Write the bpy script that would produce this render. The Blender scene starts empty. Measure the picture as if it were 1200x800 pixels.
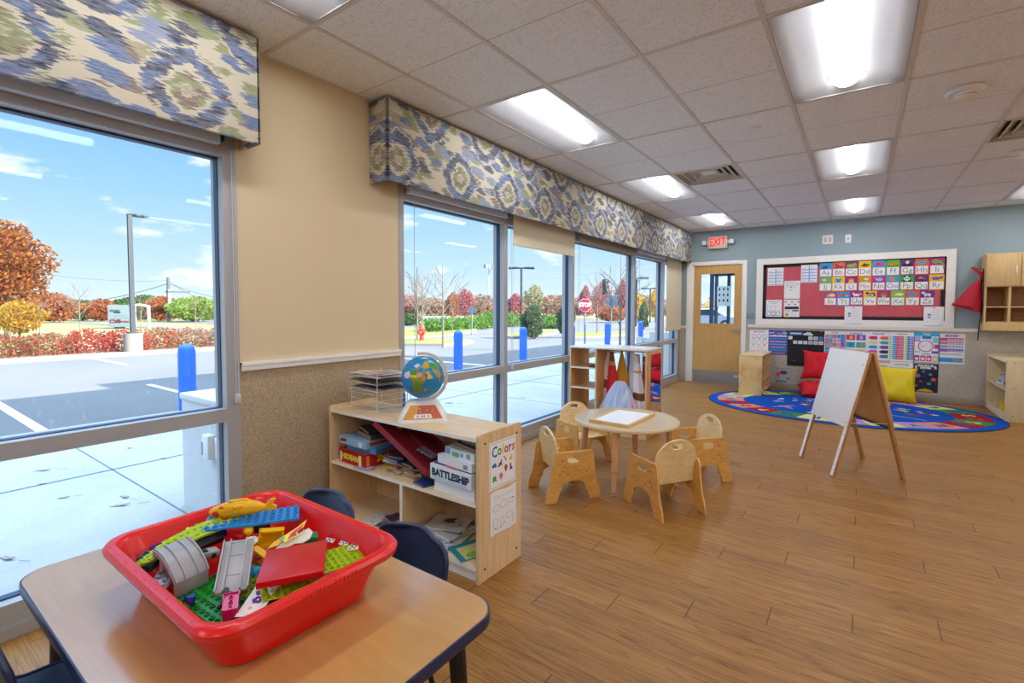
# Classroom with a window wall, built object by object; units are metres, x away from the windows, y towards the far wall.
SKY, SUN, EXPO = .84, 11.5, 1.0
import bpy, bmesh, math, random
from math import sin, cos, pi, radians, atan2, hypot, sqrt
from mathutils import Matrix, Vector, Euler
random.seed(7)
scene = bpy.context.scene
COL = scene.collection
# ------------------------------------------------------------------ camera constants (fitted to the photograph)
FPX, CYP, YAW, PITCH, ROLL, CAMH = 567.66, 385.49, .6245, .0413, .0026, 1.3186
_fw = Vector((-sin(YAW)*cos(PITCH), cos(YAW)*cos(PITCH), -sin(PITCH)))
_rt = Vector((cos(YAW), sin(YAW), 0))
_up = _rt.cross(_fw)
_r2 = _rt*cos(ROLL)+_up*sin(ROLL); _u2 = -_rt*sin(ROLL)+_up*cos(ROLL)
CAM = Vector((0, 0, CAMH))
def ray(u, v): return _fw+_r2*((u-600)/FPX)-_u2*((v-CYP)/FPX)
def atZ(u, v, z=0.0): d = ray(u, v); return CAM+d*((z-CAMH)/d.z)
def atX(u, v, x): d = ray(u, v); return CAM+d*(x/d.x)
def atY(u, v, y): d = ray(u, v); return CAM+d*(y/d.y)
# room dimensions
XW, YB, H = -2.735, 9.147, 2.718
XR, YF = 4.6, -3.4
# ------------------------------------------------------------------ colour + materials
def hx(s):
    s = s.lstrip('#'); c = [int(s[i:i+2], 16)/255 for i in (0, 2, 4)]
    return tuple((x/12.92 if x <= .04045 else ((x+.055)/1.055)**2.4) for x in c)+(1.,)
MATS = {}
class N:
    def __init__(s, name):
        s.m = bpy.data.materials.new(name); s.m.use_nodes = True; s.t = s.m.node_tree; s.n = s.t.nodes; s.n.clear()
        s.out = s.n.new('ShaderNodeOutputMaterial')
    def new(s, typ, ins={}, **kw):
        o = s.n.new(typ)
        for k, v in kw.items(): setattr(o, k, v)
        for k, v in ins.items(): s.put(o, k, v)
        return o
    def put(s, o, k, v):
        sock = o.inputs[k]
        if isinstance(v, bpy.types.NodeSocket): s.t.links.new(v, sock)
        elif isinstance(v, bpy.types.Node): s.t.links.new(v.outputs[0], sock)
        else: sock.default_value = v
    def math(s, op, a, b=0., c=None, clamp=False):
        o = s.n.new('ShaderNodeMath'); o.operation = op; o.use_clamp = clamp
        s.put(o, 0, a); s.put(o, 1, b)
        if c is not None: s.put(o, 2, c)
        return o.outputs[0]
    def mix(s, f, a, b, blend='MIX'):
        o = s.n.new('ShaderNodeMix'); o.data_type = 'RGBA'; o.blend_type = blend
        s.put(o, 0, f); s.put(o, 6, a); s.put(o, 7, b)
        return o.outputs[2]
    def coord(s, kind='Object'): return s.new('ShaderNodeTexCoord').outputs[kind]
    def pos(s): return s.new('ShaderNodeNewGeometry').outputs['Position']
    def sep(s, v): o = s.new('ShaderNodeSeparateXYZ', {0: v}); return o.outputs
    def comb(s, x, y, z): return s.new('ShaderNodeCombineXYZ', {0: x, 1: y, 2: z}).outputs[0]
    def noise(s, vec, scale, detail=2., rough=.5, out=0):
        return s.new('ShaderNodeTexNoise', {'Vector': vec, 'Scale': scale, 'Detail': detail, 'Roughness': rough}).outputs[out]
    def ramp(s, f, stops, interp='LINEAR'):
        o = s.new('ShaderNodeValToRGB', {0: f}); o.color_ramp.interpolation = interp
        e = o.color_ramp.elements
        while len(e) < len(stops): e.new(.5)
        for i, (p, c) in enumerate(stops):
            e[i].position = p; e[i].color = c if len(c) == 4 else tuple(c)+(1,)
        return o.outputs[0]
    def scalev(s, vec, x, y, z):
        o = s.new('ShaderNodeMapping', {0: vec}); o.inputs['Scale'].default_value = (x, y, z); return o.outputs[0]
    def bump(s, h, strength=.2, dist=.01):
        return s.new('ShaderNodeBump', {'Height': h, 'Strength': strength, 'Distance': dist}).outputs[0]
    def bsdf(s, color, rough=.5, spec=.5, metal=0., normal=None, **kw):
        b = s.new('ShaderNodeBsdfPrincipled', {'Base Color': color, 'Roughness': rough, 'Metallic': metal})
        b.inputs['Specular IOR Level'].default_value = spec
        if normal is not None: s.put(b, 'Normal', normal)
        for k, v in kw.items(): s.put(b, k, v)
        s.t.links.new(b.outputs[0], s.out.inputs[0]); return b
def plain(name, c, rough=.5, spec=.5, metal=0., var=.06, scale=18., bump=0., **kw):
    """solid colour with a faint procedural variation"""
    if name in MATS: return MATS[name]
    c = hx(c) if isinstance(c, str) else c
    m = N(name); co = m.coord()
    n = m.noise(co, scale, 3.)
    lo = tuple(x*(1-var) for x in c[:3])+(1,); hi = tuple(min(1, x*(1+var)) for x in c[:3])+(1,)
    col = m.mix(n, lo, hi)
    nb = m.bump(m.noise(co, scale*12, 2.), bump) if bump else None
    m.bsdf(col, rough, spec, metal, nb, **kw)
    MATS[name] = m.m; return m.m
def P(c, rough=.45, **kw): return plain('paint_'+c.strip('#')+('_%d' % int(rough*100)), c, rough, **kw)
def woodmat(name, base, dark, scale=(1.2, 14, 14), rough=.42, spec=.4, fig=.5):
    if name in MATS: return MATS[name]
    m = N(name); co = m.scalev(m.coord(), *scale)
    n1 = m.noise(co, 3.2, 6., .6); n2 = m.noise(m.scalev(m.coord(), 1, 1, 1), 3.0, 2.)
    f = m.math('ADD', m.math('MULTIPLY', n1, .8), m.math('MULTIPLY', n2, fig*.4))
    col = m.ramp(f, [(.32, hx(dark)), (.62, hx(base)), (.9, tuple(min(1, x*1.12) for x in hx(base)[:3]))])
    m.bsdf(col, rough, spec, 0., m.bump(n1, .04)); MATS[name] = m.m; return m.m
def emit(name, c, s):
    if name in MATS: return MATS[name]
    m = N(name); e = m.new('ShaderNodeEmission', {0: hx(c), 1: s}); m.t.links.new(e.outputs[0], m.out.inputs[0])
    MATS[name] = m.m; return m.m
# ------------------------------------------------------------------ mesh builder
I4 = Matrix.Identity(4)
def TR(x, y, z): return Matrix.Translation((x, y, z))
def RZ(a): return Matrix.Rotation(a, 4, 'Z')
def RX(a): return Matrix.Rotation(a, 4, 'X')
def RY(a): return Matrix.Rotation(a, 4, 'Y')
def EU(x, y, z): return Euler((radians(x), radians(y), radians(z))).to_matrix().to_4x4()
def frame(o, ex, ey):
    ex = Vector(ex).normalized(); ey = Vector(ey); ey = (ey-ex*ey.dot(ex)).normalized(); ez = ex.cross(ey)
    M = Matrix((ex, ey, ez)).transposed().to_4x4(); M.translation = Vector(o); return M
class MB:
    def __init__(s, M=I4): s.v = []; s.f = []; s.mi = []; s.sm = []; s.mats = []; s.M = M
    def idx(s, m):
        if m not in s.mats: s.mats.append(m)
        return s.mats.index(m)
    def add(s, vs, fs, m, smooth=False, M=None):
        T = s.M @ M if M is not None else s.M
        b = len(s.v); s.v += [tuple(T @ Vector(v)) for v in vs]; k = s.idx(m)
        flip = T.to_3x3().determinant() < 0
        for f in fs:
            f = [b+i for i in f]; s.f.append(tuple(reversed(f)) if flip else tuple(f)); s.mi.append(k); s.sm.append(smooth)
        return s
    def box(s, lo, hi, m, M=None, bev=0., seg=2):
        lo, hi = [min(a, b) for a, b in zip(lo, hi)], [max(a, b) for a, b in zip(lo, hi)]
        x0, y0, z0 = lo; x1, y1, z1 = hi
        vs = [(x0,y0,z0),(x1,y0,z0),(x1,y1,z0),(x0,y1,z0),(x0,y0,z1),(x1,y0,z1),(x1,y1,z1),(x0,y1,z1)]
        fs = [(3,2,1,0),(4,5,6,7),(0,1,5,4),(1,2,6,5),(2,3,7,6),(3,0,4,7)]
        if bev > 0:
            bev = min(bev, .49*min(x1-x0, y1-y0, z1-z0))
            bm = bmesh.new(); bv = [bm.verts.new(v) for v in vs]
            for f in fs: bm.faces.new([bv[i] for i in f])
            bmesh.ops.bevel(bm, geom=bm.edges[:], offset=bev, segments=seg, profile=.5, affect='EDGES')
            s.bm(bm, m, True, M); return s
        return s.add(vs, fs, m, False, M)
    def cbox(s, c, size, m, M=None, bev=0., seg=2):
        return s.box([c[i]-size[i]/2 for i in range(3)], [c[i]+size[i]/2 for i in range(3)], m, M, bev, seg)
    def bm(s, bm, m, smooth=False, M=None):
        bm.verts.ensure_lookup_table(); bm.verts.index_update()
        s.add([v.co.copy() for v in bm.verts], [[v.index for v in f.verts] for f in bm.faces], m, smooth, M); bm.free(); return s
    def me(s, me, m, smooth=False, M=None):
        s.add([v.co.copy() for v in me.vertices], [list(p.vertices) for p in me.polygons], m, smooth, M); return s
    def quad(s, a, b, c, d, m, M=None): return s.add([a, b, c, d], [(0,1,2,3)], m, False, M)
    def cyl(s, p0, p1, r0, m, r1=None, n=14, caps=True, smooth=True, M=None):
        r1 = r0 if r1 is None else r1
        p0 = Vector(p0); p1 = Vector(p1); d = (p1-p0).normalized()
        a = d.orthogonal().normalized(); b = d.cross(a)
        vs = []
        for p, r in ((p0, r0), (p1, r1)):
            for i in range(n): t = 2*pi*i/n; vs.append(p+a*(r*cos(t))+b*(r*sin(t)))
        fs = [(i, (i+1) % n, n+(i+1) % n, n+i) for i in range(n)]
        s.add(vs, fs, m, smooth, M)
        if caps: s.add(vs, [tuple(reversed(range(n))), tuple(range(n, 2*n))], m, False, M)
        return s
    def tube(s, pts, r, m, n=8, closed=False, M=None, caps=True):
        pts = [Vector(p) for p in pts]; rs = r if isinstance(r, (list, tuple)) else [r]*len(pts)
        L = len(pts); vs = []; prev = None
        for i, p in enumerate(pts):
            q0 = pts[(i-1) % L] if (closed or i > 0) else p; q1 = pts[(i+1) % L] if (closed or i < L-1) else p
            t = (q1-q0).normalized() if (q1-q0).length > 1e-9 else Vector((0,0,1))
            if prev is None: a = t.orthogonal().normalized()
            else:
                a = prev-t*prev.dot(t); a = a.normalized() if a.length > 1e-6 else t.orthogonal().normalized()
            prev = a; b = t.cross(a)
            for k in range(n): th = 2*pi*k/n; vs.append(p+a*(rs[i]*cos(th))+b*(rs[i]*sin(th)))
        fs = []
        for i in range(L if closed else L-1):
            j = (i+1) % L
            for k in range(n): fs.append((i*n+k, i*n+(k+1) % n, j*n+(k+1) % n, j*n+k))
        if caps and not closed: fs += [tuple(reversed(range(n))), tuple((L-1)*n+k for k in range(n))]
        return s.add(vs, fs, m, True, M)
    def lathe(s, prof, m, n=24, M=None, smooth=True, sx=1., sy=1.):
        vs = []; fs = []
        for r, z in prof:
            for k in range(n): t = 2*pi*k/n; vs.append((r*cos(t)*sx, r*sin(t)*sy, z))
        for i in range(len(prof)-1):
            for k in range(n): fs.append((i*n+k, i*n+(k+1) % n, (i+1)*n+(k+1) % n, (i+1)*n+k))
        if prof[0][0] > 1e-6: fs.append(tuple(reversed(range(n))))
        if prof[-1][0] > 1e-6: fs.append(tuple((len(prof)-1)*n+k for k in range(n)))
        return s.add(vs, fs, m, smooth, M)
    def ell(s, c, r, m, n=12, M=None):
        r = (r, r, r) if not isinstance(r, (list, tuple)) else r
        pr = [(max(1e-7, sin(pi*i/n)), -cos(pi*i/n)) for i in range(n+1)]
        T = TR(*c) @ Matrix.Diagonal((r[0], r[1], r[2], 1))
        return s.lathe(pr, m, max(8, int(n*1.6)), (M @ T) if M is not None else T)
    def outline(s, loops, z0, z1, m, M=None, bev=0., smooth=False):
        """flat polygon with holes extruded from z0 to z1 (local z)"""
        cu = bpy.data.curves.new('t', 'CURVE'); cu.dimensions = '2D'; cu.fill_mode = 'BOTH'
        for lp in loops:
            sp = cu.splines.new('POLY'); sp.points.add(len(lp)-1)
            for p, q in zip(sp.points, lp): p.co = (q[0], q[1], 0, 1)
            sp.use_cyclic_u = True
        cu.extrude = max(0, abs(z1-z0)/2-bev); cu.bevel_depth = bev; cu.bevel_resolution = 1; cu.offset = -bev
        ob = bpy.data.objects.new('t', cu); me = bpy.data.meshes.new_from_object(ob)
        T = TR(0, 0, (z0+z1)/2)
        s.me(me, m, smooth, (M @ T) if M is not None else T)
        bpy.data.objects.remove(ob); bpy.data.curves.remove(cu); bpy.data.meshes.remove(me); return s
    def text(s, t, size, m, M, bold=0., ext=0., align='CENTER', sx=1.):
        cu = bpy.data.curves.new('t', 'FONT'); cu.body = t; cu.size = size; cu.align_x = align; cu.align_y = 'CENTER'
        cu.offset = bold; cu.extrude = ext; cu.resolution_u = 2
        ob = bpy.data.objects.new('t', cu); me = bpy.data.meshes.new_from_object(ob)
        s.me(me, m, False, M @ Matrix.Diagonal((sx, 1, 1, 1)))
        bpy.data.objects.remove(ob); bpy.data.curves.remove(cu); bpy.data.meshes.remove(me); return s
    def loft(s, loops, m, closed=True, cap0=False, cap1=False, smooth=True, M=None):
        n = len(loops[0]); vs = [p for l in loops for p in l]; fs = []
        for i in range(len(loops)-1):
            for k in range(n if closed else n-1): fs.append((i*n+k, i*n+(k+1) % n, (i+1)*n+(k+1) % n, (i+1)*n+k))
        if cap0: fs.append(tuple(reversed(range(n))))
        if cap1: fs.append(tuple((len(loops)-1)*n+k for k in range(n)))
        return s.add(vs, fs, m, smooth, M)
    def build(s, name, parent=None, loc=None, rot=None):
        me = bpy.data.meshes.new(name); me.from_pydata(s.v, [], s.f)
        for m in s.mats: me.materials.append(m)
        me.polygons.foreach_set('material_index', s.mi); me.polygons.foreach_set('use_smooth', s.sm)
        me.update()
        if any(s.sm): me.set_sharp_from_angle(angle=radians(38))
        o = bpy.data.objects.new(name, me); COL.objects.link(o)
        if parent: o.parent = parent
        if loc is not None: o.location = loc
        if rot is not None: o.rotation_euler = rot
        return o
def tag(o, label=None, cat=None, group=None, kind=None):
    if label: o['label'] = label
    if cat: o['category'] = cat
    if group: o['group'] = group
    if kind: o['kind'] = kind
    return o
def thing(name, label, cat, loc=(0,0,0), rz=0., group=None):
    o = bpy.data.objects.new(name, None); COL.objects.link(o); o.location = loc; o.rotation_euler = (0, 0, rz)
    o.empty_display_size = .1
    return tag(o, label, cat, group)
def struct(mb, name): return tag(mb.build(name), kind='structure')
def copy_tree(o, loc=None, rz=None, label=None, group=None):
    c = o.copy(); COL.objects.link(c)
    for ch in list(o.children):
        d = ch.copy(); COL.objects.link(d); d.parent = c
        for g in list(ch.children):
            e = g.copy(); COL.objects.link(e); e.parent = d
    if loc is not None: c.location = loc
    if rz is not None: c.rotation_euler = (0, 0, rz)
    if label: c['label'] = label
    if group: c['group'] = group
    return c
def rrect(hx_, hy, r, z=0., n=6, cx=0., cy=0.):
    pts = []
    for qx, qy, a0 in ((1,1,0), (-1,1,90), (-1,-1,180), (1,-1,270)):
        for i in range(n+1):
            a = radians(a0+90*i/n); pts.append((cx+qx*(hx_-r)+r*cos(a), cy+qy*(hy-r)+r*sin(a), z))
    return pts
def oval(cx, cy, rx, ry, n=20): return [(cx+rx*cos(2*pi*i/n), cy+ry*sin(2*pi*i/n)) for i in range(n)]
def stadium(cx, cy, hw, r, n=8):
    return [(cx+hw+r*cos(a), cy+r*sin(a)) for a in [(-pi/2+pi*i/n) for i in range(n+1)]] + [(cx-hw+r*cos(a), cy+r*sin(a)) for a in [(pi/2+pi*i/n) for i in range(n+1)]]
# ================================================================== room materials
def m_floor():
    m = N('oak_plank_floor'); p = m.pos(); X, Y, Z = m.sep(p)
    W = .1525
    row = m.math('FLOOR', m.math('DIVIDE', m.math('SUBTRACT', Y, 2.226), W))
    fy = m.math('FRACT', m.math('DIVIDE', m.math('SUBTRACT', Y, 2.226), W))
    xs = m.math('DIVIDE', m.math('SUBTRACT', m.math('SUBTRACT', X, -.289), m.math('MULTIPLY', row, .2925)), 1.17)
    fx = m.math('FRACT', xs); pid = m.math('FLOOR', xs)
    rnd = m.new('ShaderNodeTexWhiteNoise', {0: m.comb(row, pid, 3.)}, noise_dimensions='3D').outputs[0]
    rnd2 = m.new('ShaderNodeTexWhiteNoise', {0: m.comb(pid, row, 9.)}, noise_dimensions='3D').outputs[0]
    gx = m.math('MULTIPLY', m.math('MINIMUM', fx, m.math('SUBTRACT', 1., fx)), 1.17)
    gy = m.math('MULTIPLY', m.math('MINIMUM', fy, m.math('SUBTRACT', 1., fy)), W)
    seamx = m.math('SUBTRACT', 1., m.math('DIVIDE', gx, .0038), clamp=True)
    seamy = m.math('SUBTRACT', 1., m.math('DIVIDE', gy, .0020), clamp=True)
    vec = m.comb(m.math('ADD', m.math('MULTIPLY', X, .75), m.math('MULTIPLY', rnd, 31.)), m.math('ADD', m.math('MULTIPLY', Y, 9.), m.math('MULTIPLY', rnd2, 17.)), 0.)
    d = m.noise(vec, 1.1, 3., .55)
    ring = m.math('FRACT', m.math('MULTIPLY', d, 11.))
    ring = m.math('POWER', ring, 2.2)
    fine = m.noise(m.comb(m.math('MULTIPLY', X, 7.), m.math('MULTIPLY', Y, 210.), rnd), 1., 3., .6)
    broad = m.noise(m.comb(m.math('MULTIPLY', X, 1.3), m.math('MULTIPLY', Y, 40.), rnd), 1., 3., .6)
    f = m.math('ADD', m.math('ADD', m.math('MULTIPLY', ring, .22), m.math('MULTIPLY', fine, .38)), m.math('ADD', m.math('MULTIPLY', broad, .38), m.math('MULTIPLY', rnd, .10)))
    col = m.ramp(f, [(.25, hx('#b0803f')), (.5, hx('#96672d')), (.68, hx('#7c5120')), (.9, hx('#543612'))])
    seam = m.math('MAXIMUM', m.math('MULTIPLY', seamx, 1.), m.math('MULTIPLY', seamy, .7))
    col = m.mix(seam, col, hx('#30200f'))
    r = m.math('ADD', .36, m.math('MULTIPLY', fine, .14))
    m.bsdf(col, r, .42, 0., m.bump(m.math('SUBTRACT', fine, m.math('MULTIPLY', seam, 2.)), .10, .003)); return m.m
def m_tile():
    m = N('acoustic_ceiling_tile'); p = m.pos()
    a = m.noise(p, 165., 2., .6); b = m.noise(p, 45., 2.)
    pit = m.math('LESS_THAN', m.math('ADD', m.math('MULTIPLY', a, .75), m.math('MULTIPLY', b, .25)), .42)
    col = m.mix(m.math('MULTIPLY', pit, .55), hx('#eff4fb'), hx('#a9a9ac'))
    m.bsdf(col, .95, .1, 0., m.bump(a, .25, .002)); return m.m
def m_vinyl(name, base, dark):
    m = N(name); p = m.pos()
    a = m.noise(p, 90., 3., .65); b = m.noise(p, 9., 2.)
    col = m.ramp(m.math('ADD', m.math('MULTIPLY', a, .9), m.math('MULTIPLY', b, .1)), [(.36, hx(dark)), (.5, hx(base)), (.66, tuple(min(1, x*1.2) for x in hx(base)[:3]))])
    m.bsdf(col, .6, .3, 0., m.bump(a, .12, .002)); return m.m
def m_paint(name, c):
    m = N(name); p = m.pos(); a = m.noise(p, 220., 2.); b = m.noise(p, 1.3, 2.)
    c = hx(c); col = m.mix(b, tuple(x*.96 for x in c[:3])+(1,), tuple(x*1.04 for x in c[:3])+(1,))
    m.bsdf(col, .65, .3, 0., m.bump(a, .08, .001)); return m.m
def m_glass():
    m = N('window_glass')
    lw = m.new('ShaderNodeFresnel', {0: 1.45}).outputs[0]
    t = m.new('ShaderNodeBsdfTransparent', {0: (.93, .965, .97, 1)}); g = m.new('ShaderNodeBsdfGlossy', {0: (1, 1, 1, 1), 1: .02})
    mx = m.new('ShaderNodeMixShader', {0: m.math('MULTIPLY', lw, .42), 1: t.outputs[0], 2: g.outputs[0]})
    # dust specks and a painted-in pale haze, denser low on the pane
    p = m.pos(); X, Y, Z = m.sep(p)
    n = m.noise(m.comb(0., m.math('MULTIPLY', Y, 2.2), Z), 26., 4., .7)
    low = m.new('ShaderNodeMapRange', {0: Z, 1: 1.5, 2: .75, 3: .0, 4: 1.}).outputs[0]
    d = m.math('MULTIPLY', m.math('SUBTRACT', n, .56, clamp=True), m.math('MULTIPLY', low, 1.6), clamp=True)
    df = m.new('ShaderNodeBsdfTranslucent', {0: (.9, .93, .97, 1)})
    m2 = m.new('ShaderNodeMixShader', {0: m.math('ADD', d, .012), 1: mx.outputs[0], 2: df.outputs[0]})
    m.t.links.new(m2.outputs[0], m.out.inputs[0]); return m.m
def m_ikat():
    m = N('ikat_print_fabric'); p = m.pos(); X, Y, Z = m.sep(p)
    h0 = m.math('SUBTRACT', Y, X)
    jag = m.noise(m.comb(m.math('MULTIPLY', h0, 2.5), m.math('MULTIPLY', Z, 85.), 0.), 1., 2., .7)
    jag2 = m.noise(m.comb(m.math('MULTIPLY', h0, 5.), m.math('MULTIPLY', Z, 45.), 5.), 1., 2., .6)
    h = m.math('ADD', h0, m.math('MULTIPLY', m.math('SUBTRACT', jag, .5), .17)); h = m.math('ADD', h, m.math('MULTIPLY', m.math('SUBTRACT', jag2, .5), .07))
    wob = m.math('MULTIPLY', m.math('SUBTRACT', m.noise(m.comb(m.math('MULTIPLY', h0, 9.), m.math('MULTIPLY', Z, 9.), 0.), 1., 1.), .5), .07)
    P_ = .622
    cream = hx('#d1c9b3'); navy = hx('#223b63'); blue = hx('#5472a4'); green = hx('#8a956a'); brown = hx('#7d6a64')
    def medal(oy, oz):
        a = m.math('SUBTRACT', m.math('FRACT', m.math('ADD', m.math('DIVIDE', m.math('SUBTRACT', h, oy), P_), .5)), .5)
        a = m.math('MULTIPLY', m.math('ABSOLUTE', a), P_); b = m.math('ABSOLUTE', m.math('SUBTRACT', Z, oz))
        return m.math('ADD', m.math('POWER', m.math('ADD', m.math('POWER', a, 1.4), m.math('POWER', b, 1.4)), 1/1.4), wob)
    def flecks(col, k, sx, sy, thr, stops, off):
        aa = m.math('ADD', m.math('MULTIPLY', h, .88*sx), m.math('MULTIPLY', Z, -.48*sx)); bb = m.math('ADD', m.math('MULTIPLY', h, .30*sy), m.math('MULTIPLY', Z, .92*sy))
        vo = m.new('ShaderNodeTexVoronoi', {'Vector': m.comb(aa, m.math('ADD', bb, off), k), 'Scale': 1., 'Randomness': .85})
        return m.mix(m.math('LESS_THAN', vo.outputs['Distance'], thr), col, m.ramp(m.sep(vo.outputs['Color'])[0], stops, 'CONSTANT'))
    col = flecks(cream, 1., 6., 14., .50, [(0., green), (.5, brown), (.85, hx('#a59a7c'))], 0.)
    col = flecks(col, 7.3, 5.5, 13., .44, [(0., navy), (.4, blue), (.8, hx('#7f93b5'))], .5)
    bl = m.mix(m.math('GREATER_THAN', m.noise(m.comb(m.math('MULTIPLY', h, 8.), m.math('MULTIPLY', Z, 14.), 0.), 1., 2.), .5), navy, blue)
    gb = m.mix(m.math('GREATER_THAN', m.noise(m.comb(m.math('MULTIPLY', h, 12.), m.math('MULTIPLY', Z, 16.), 2.), 1., 1.), .5), green, brown)
    d1, d2 = medal(2.55+2.214, 2.322), medal(2.55+2.214+.311, 2.70)
    for d in (d1, d2):
        def ring(col, c0, c1, cc):
            return m.mix(m.math('MULTIPLY', m.math('GREATER_THAN', d, c0), m.math('LESS_THAN', d, c1)), col, cc)
        col = ring(col, -1, .205, cream); col = ring(col, .118, .190, bl); col = ring(col, .030, .088, gb); col = ring(col, -1, .020, m.mix(.5, cream, brown))
    weave = m.noise(m.comb(m.math('MULTIPLY', h0, 700.), 0., m.math('MULTIPLY', Z, 90.)), 1., 2.)
    worn = m.noise(m.comb(m.math('MULTIPLY', h0, 18.), 0., m.math('MULTIPLY', Z, 140.)), 1., 3., .65)
    worn = m.new('ShaderNodeMapRange', {0: worn, 1: .35, 2: .75, 3: 0., 4: .55}).outputs[0]
    col = m.mix(worn, col, cream); col = m.mix(m.math('MULTIPLY', weave, .22), col, hx('#6a665c'))
    m.bsdf(col, .9, .15, 0., m.bump(weave, .2, .001)); return m.m
def m_maple(name='maple_laminate', a='#cc9c5e', b='#bb8a4c', rough=.22):
    m = N(name); p = m.coord()
    n1 = m.noise(m.scalev(p, 5., 55., 30.), 1., 4., .6); n2 = m.noise(m.scalev(p, 3., 9., 9.), 1., 3.)
    f = m.math('ADD', m.math('MULTIPLY', n1, .55), m.math('MULTIPLY', n2, .45))
    col = m.ramp(f, [(.3, hx(b)), (.7, hx(a))]); m.bsdf(col, rough, .5, **{'Coat Weight': 1., 'Coat IOR': 1.65, 'Coat Roughness': .16}); return m.m
def m_ply(name, a, b, c, rough=.35):
    m = N(name); p = m.coord()
    v = m.scalev(p, 2.2, 2.2, 7.)
    n = m.noise(v, 1.6, 3., .6); ring = m.math('FRACT', m.math('MULTIPLY', n, 7.))
    cloud = m.noise(p, 7., 2.)
    f = m.math('ADD', m.math('MULTIPLY', ring, .3), m.math('MULTIPLY', cloud, .7))
    col = m.ramp(f, [(.2, hx(c)), (.5, hx(b)), (.8, hx(a))]); m.bsdf(col, rough, .45, 0., m.bump(n, .03)); return m.m
M_FLOOR = m_floor(); M_TILE = m_tile(); M_GLASS = m_glass(); M_IKAT = m_ikat()
M_TBAR = plain('ceiling_grid_metal', '#d3d1ce', .5, .4)
M_TAN = m_paint('wall_paint_tan', '#dac7a2'); M_BLUEW = m_paint('wall_paint_blue_grey', '#98aab0')
M_VINYL = m_vinyl('wainscot_vinyl', '#b09c7e', '#96836a'); M_VINYLB = m_vinyl('wainscot_vinyl_back', '#beb7aa', '#a79f93')
M_TRIM = plain('white_trim_paint', '#f3f0e9', .4, .4); M_BASE = plain('grey_vinyl_base', '#a39a90', .5)
M_FRAME = plain('anodised_aluminium_frame', '#aba9a9', .34, .5, .1, var=.02); M_GASKET = plain('dark_gasket', '#1d3a58', .5)
M_MAPLE = m_maple(); M_SHELF = woodmat('shelf_maple_ply', '#e3c699', '#d5b180', (14, 14, 1.6)); M_SHELFH = woodmat('shelf_maple_ply_flat', '#e6cba0', '#dab988', (1.6, 14, 14))
M_EDGEW = plain('pale_edge_banding', '#efe8da', .4); M_PLY = m_ply('birch_ply_amber', '#e4b268', '#d9a357', '#c99045')
M_PLYL = m_ply('birch_ply_pale', '#efd8a6', '#e6ca92', '#dcb97c'); M_PLYEDGE = plain('ply_edge_brown', '#8a5a2b', .5)
M_DOOR = woodmat('door_maple_veneer', '#d8ab6a', '#c99a58', (16, 16, 1.0), .35); M_STEEL = plain('brushed_steel', '#b9bcc0', .28, .5, 1., var=.1, scale=8)
M_CHROME = plain('chrome', '#c9c9cc', .12, .5, 1.); M_BLACK = plain('black_plastic', '#14141a', .45); M_WHITE = plain('white_plastic', '#ece9e3', .4)
M_NAVY = plain('navy_plastic_shell', '#22304f', .38, .5, bump=.08, scale=40); M_SCREW = plain('dark_screw', '#33302c', .4, .5, .8)
PAPER = plain('white_paper', '#efefef', .8, .2, var=.02); M_BLINDC = plain('cream_blind_fabric', '#d9cfb4', .85, .1, bump=.1)
# ================================================================== room shell
f = MB(); f.quad((XW-.02, YF, 0), (XR, YF, 0), (XR, YB+.02, 0), (XW-.02, YB+.02, 0), M_FLOOR)
f.box((XW-.15, YF-.1, -.12), (XR+.1, YB+.12, -.002), P('#777777')); struct(f, 'floor')
# ceiling with its grid: x lines every .6096, 4 ft rows; light and vent cells left open
GX0, GY0, S2, S4 = -2.2488, 2.6403, .6096, 1.2192
def gx(i): return GX0+S2*i
def gy(j): return GY0+S4*j
LIGHTS = [(i, j) for i in (0, 3, 6, 9) for j in (-4, -2, 0, 2, 4)]
VENTS = [(1, 2.0), (5, 2.0)]
c = MB()
xs = [XW]+[gx(i) for i in range(0, 12) if gx(i) < XR-.02]+[XR]
ys = [YF]+[gy(j) for j in range(-5, 6) if YF+.02 < gy(j) < YB-.02]+[YB]
ZT = H+.005
for a in range(len(xs)-1):
    for b in range(len(ys)-1):
        x0, x1, y0, y1 = xs[a], xs[a+1], ys[b], ys[b+1]
        ci, cj = a-1, round((y0-GY0)/S4) if b > 0 else -99
        if (ci, cj) in LIGHTS: continue
        parts = [(y0, y1)]
        for vi, vj in VENTS:
            if vi == ci and int(vj) == cj: parts = [(y0+S2, y1)]
        for q0, q1 in parts:
            c.quad((x0, q1, ZT), (x1, q1, ZT), (x1, q0, ZT), (x0, q0, ZT), M_TILE)
        if b > 0 and y1-y0 > 1.: # scored line at mid tile
            ym = (y0+y1)/2; c.box((x0+.012, ym-.002, ZT-.0005), (x1-.012, ym+.002, ZT+.003), plain('tile_score', '#aaa39d', .9))
for x in xs[1:-1]: c.box((x-.012, YF, H), (x+.012, YB, H+.02), M_TBAR)
for y in ys[1:-1]: c.box((XW, y-.012, H+.0002), (XR, y+.012, H+.02), M_TBAR)
for vi, vj in VENTS: c.box((gx(vi), gy(vj)+S2-.012, H), (gx(vi+1), gy(vj)+S2+.012, H+.02), M_TBAR)
c.box((XW, YF, H-.001), (XW+.02, YB, H+.02), M_TBAR); c.box((XW, YB-.02, H-.001), (XR, YB, H+.02), M_TBAR)
struct(c, 'ceiling')
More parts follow.
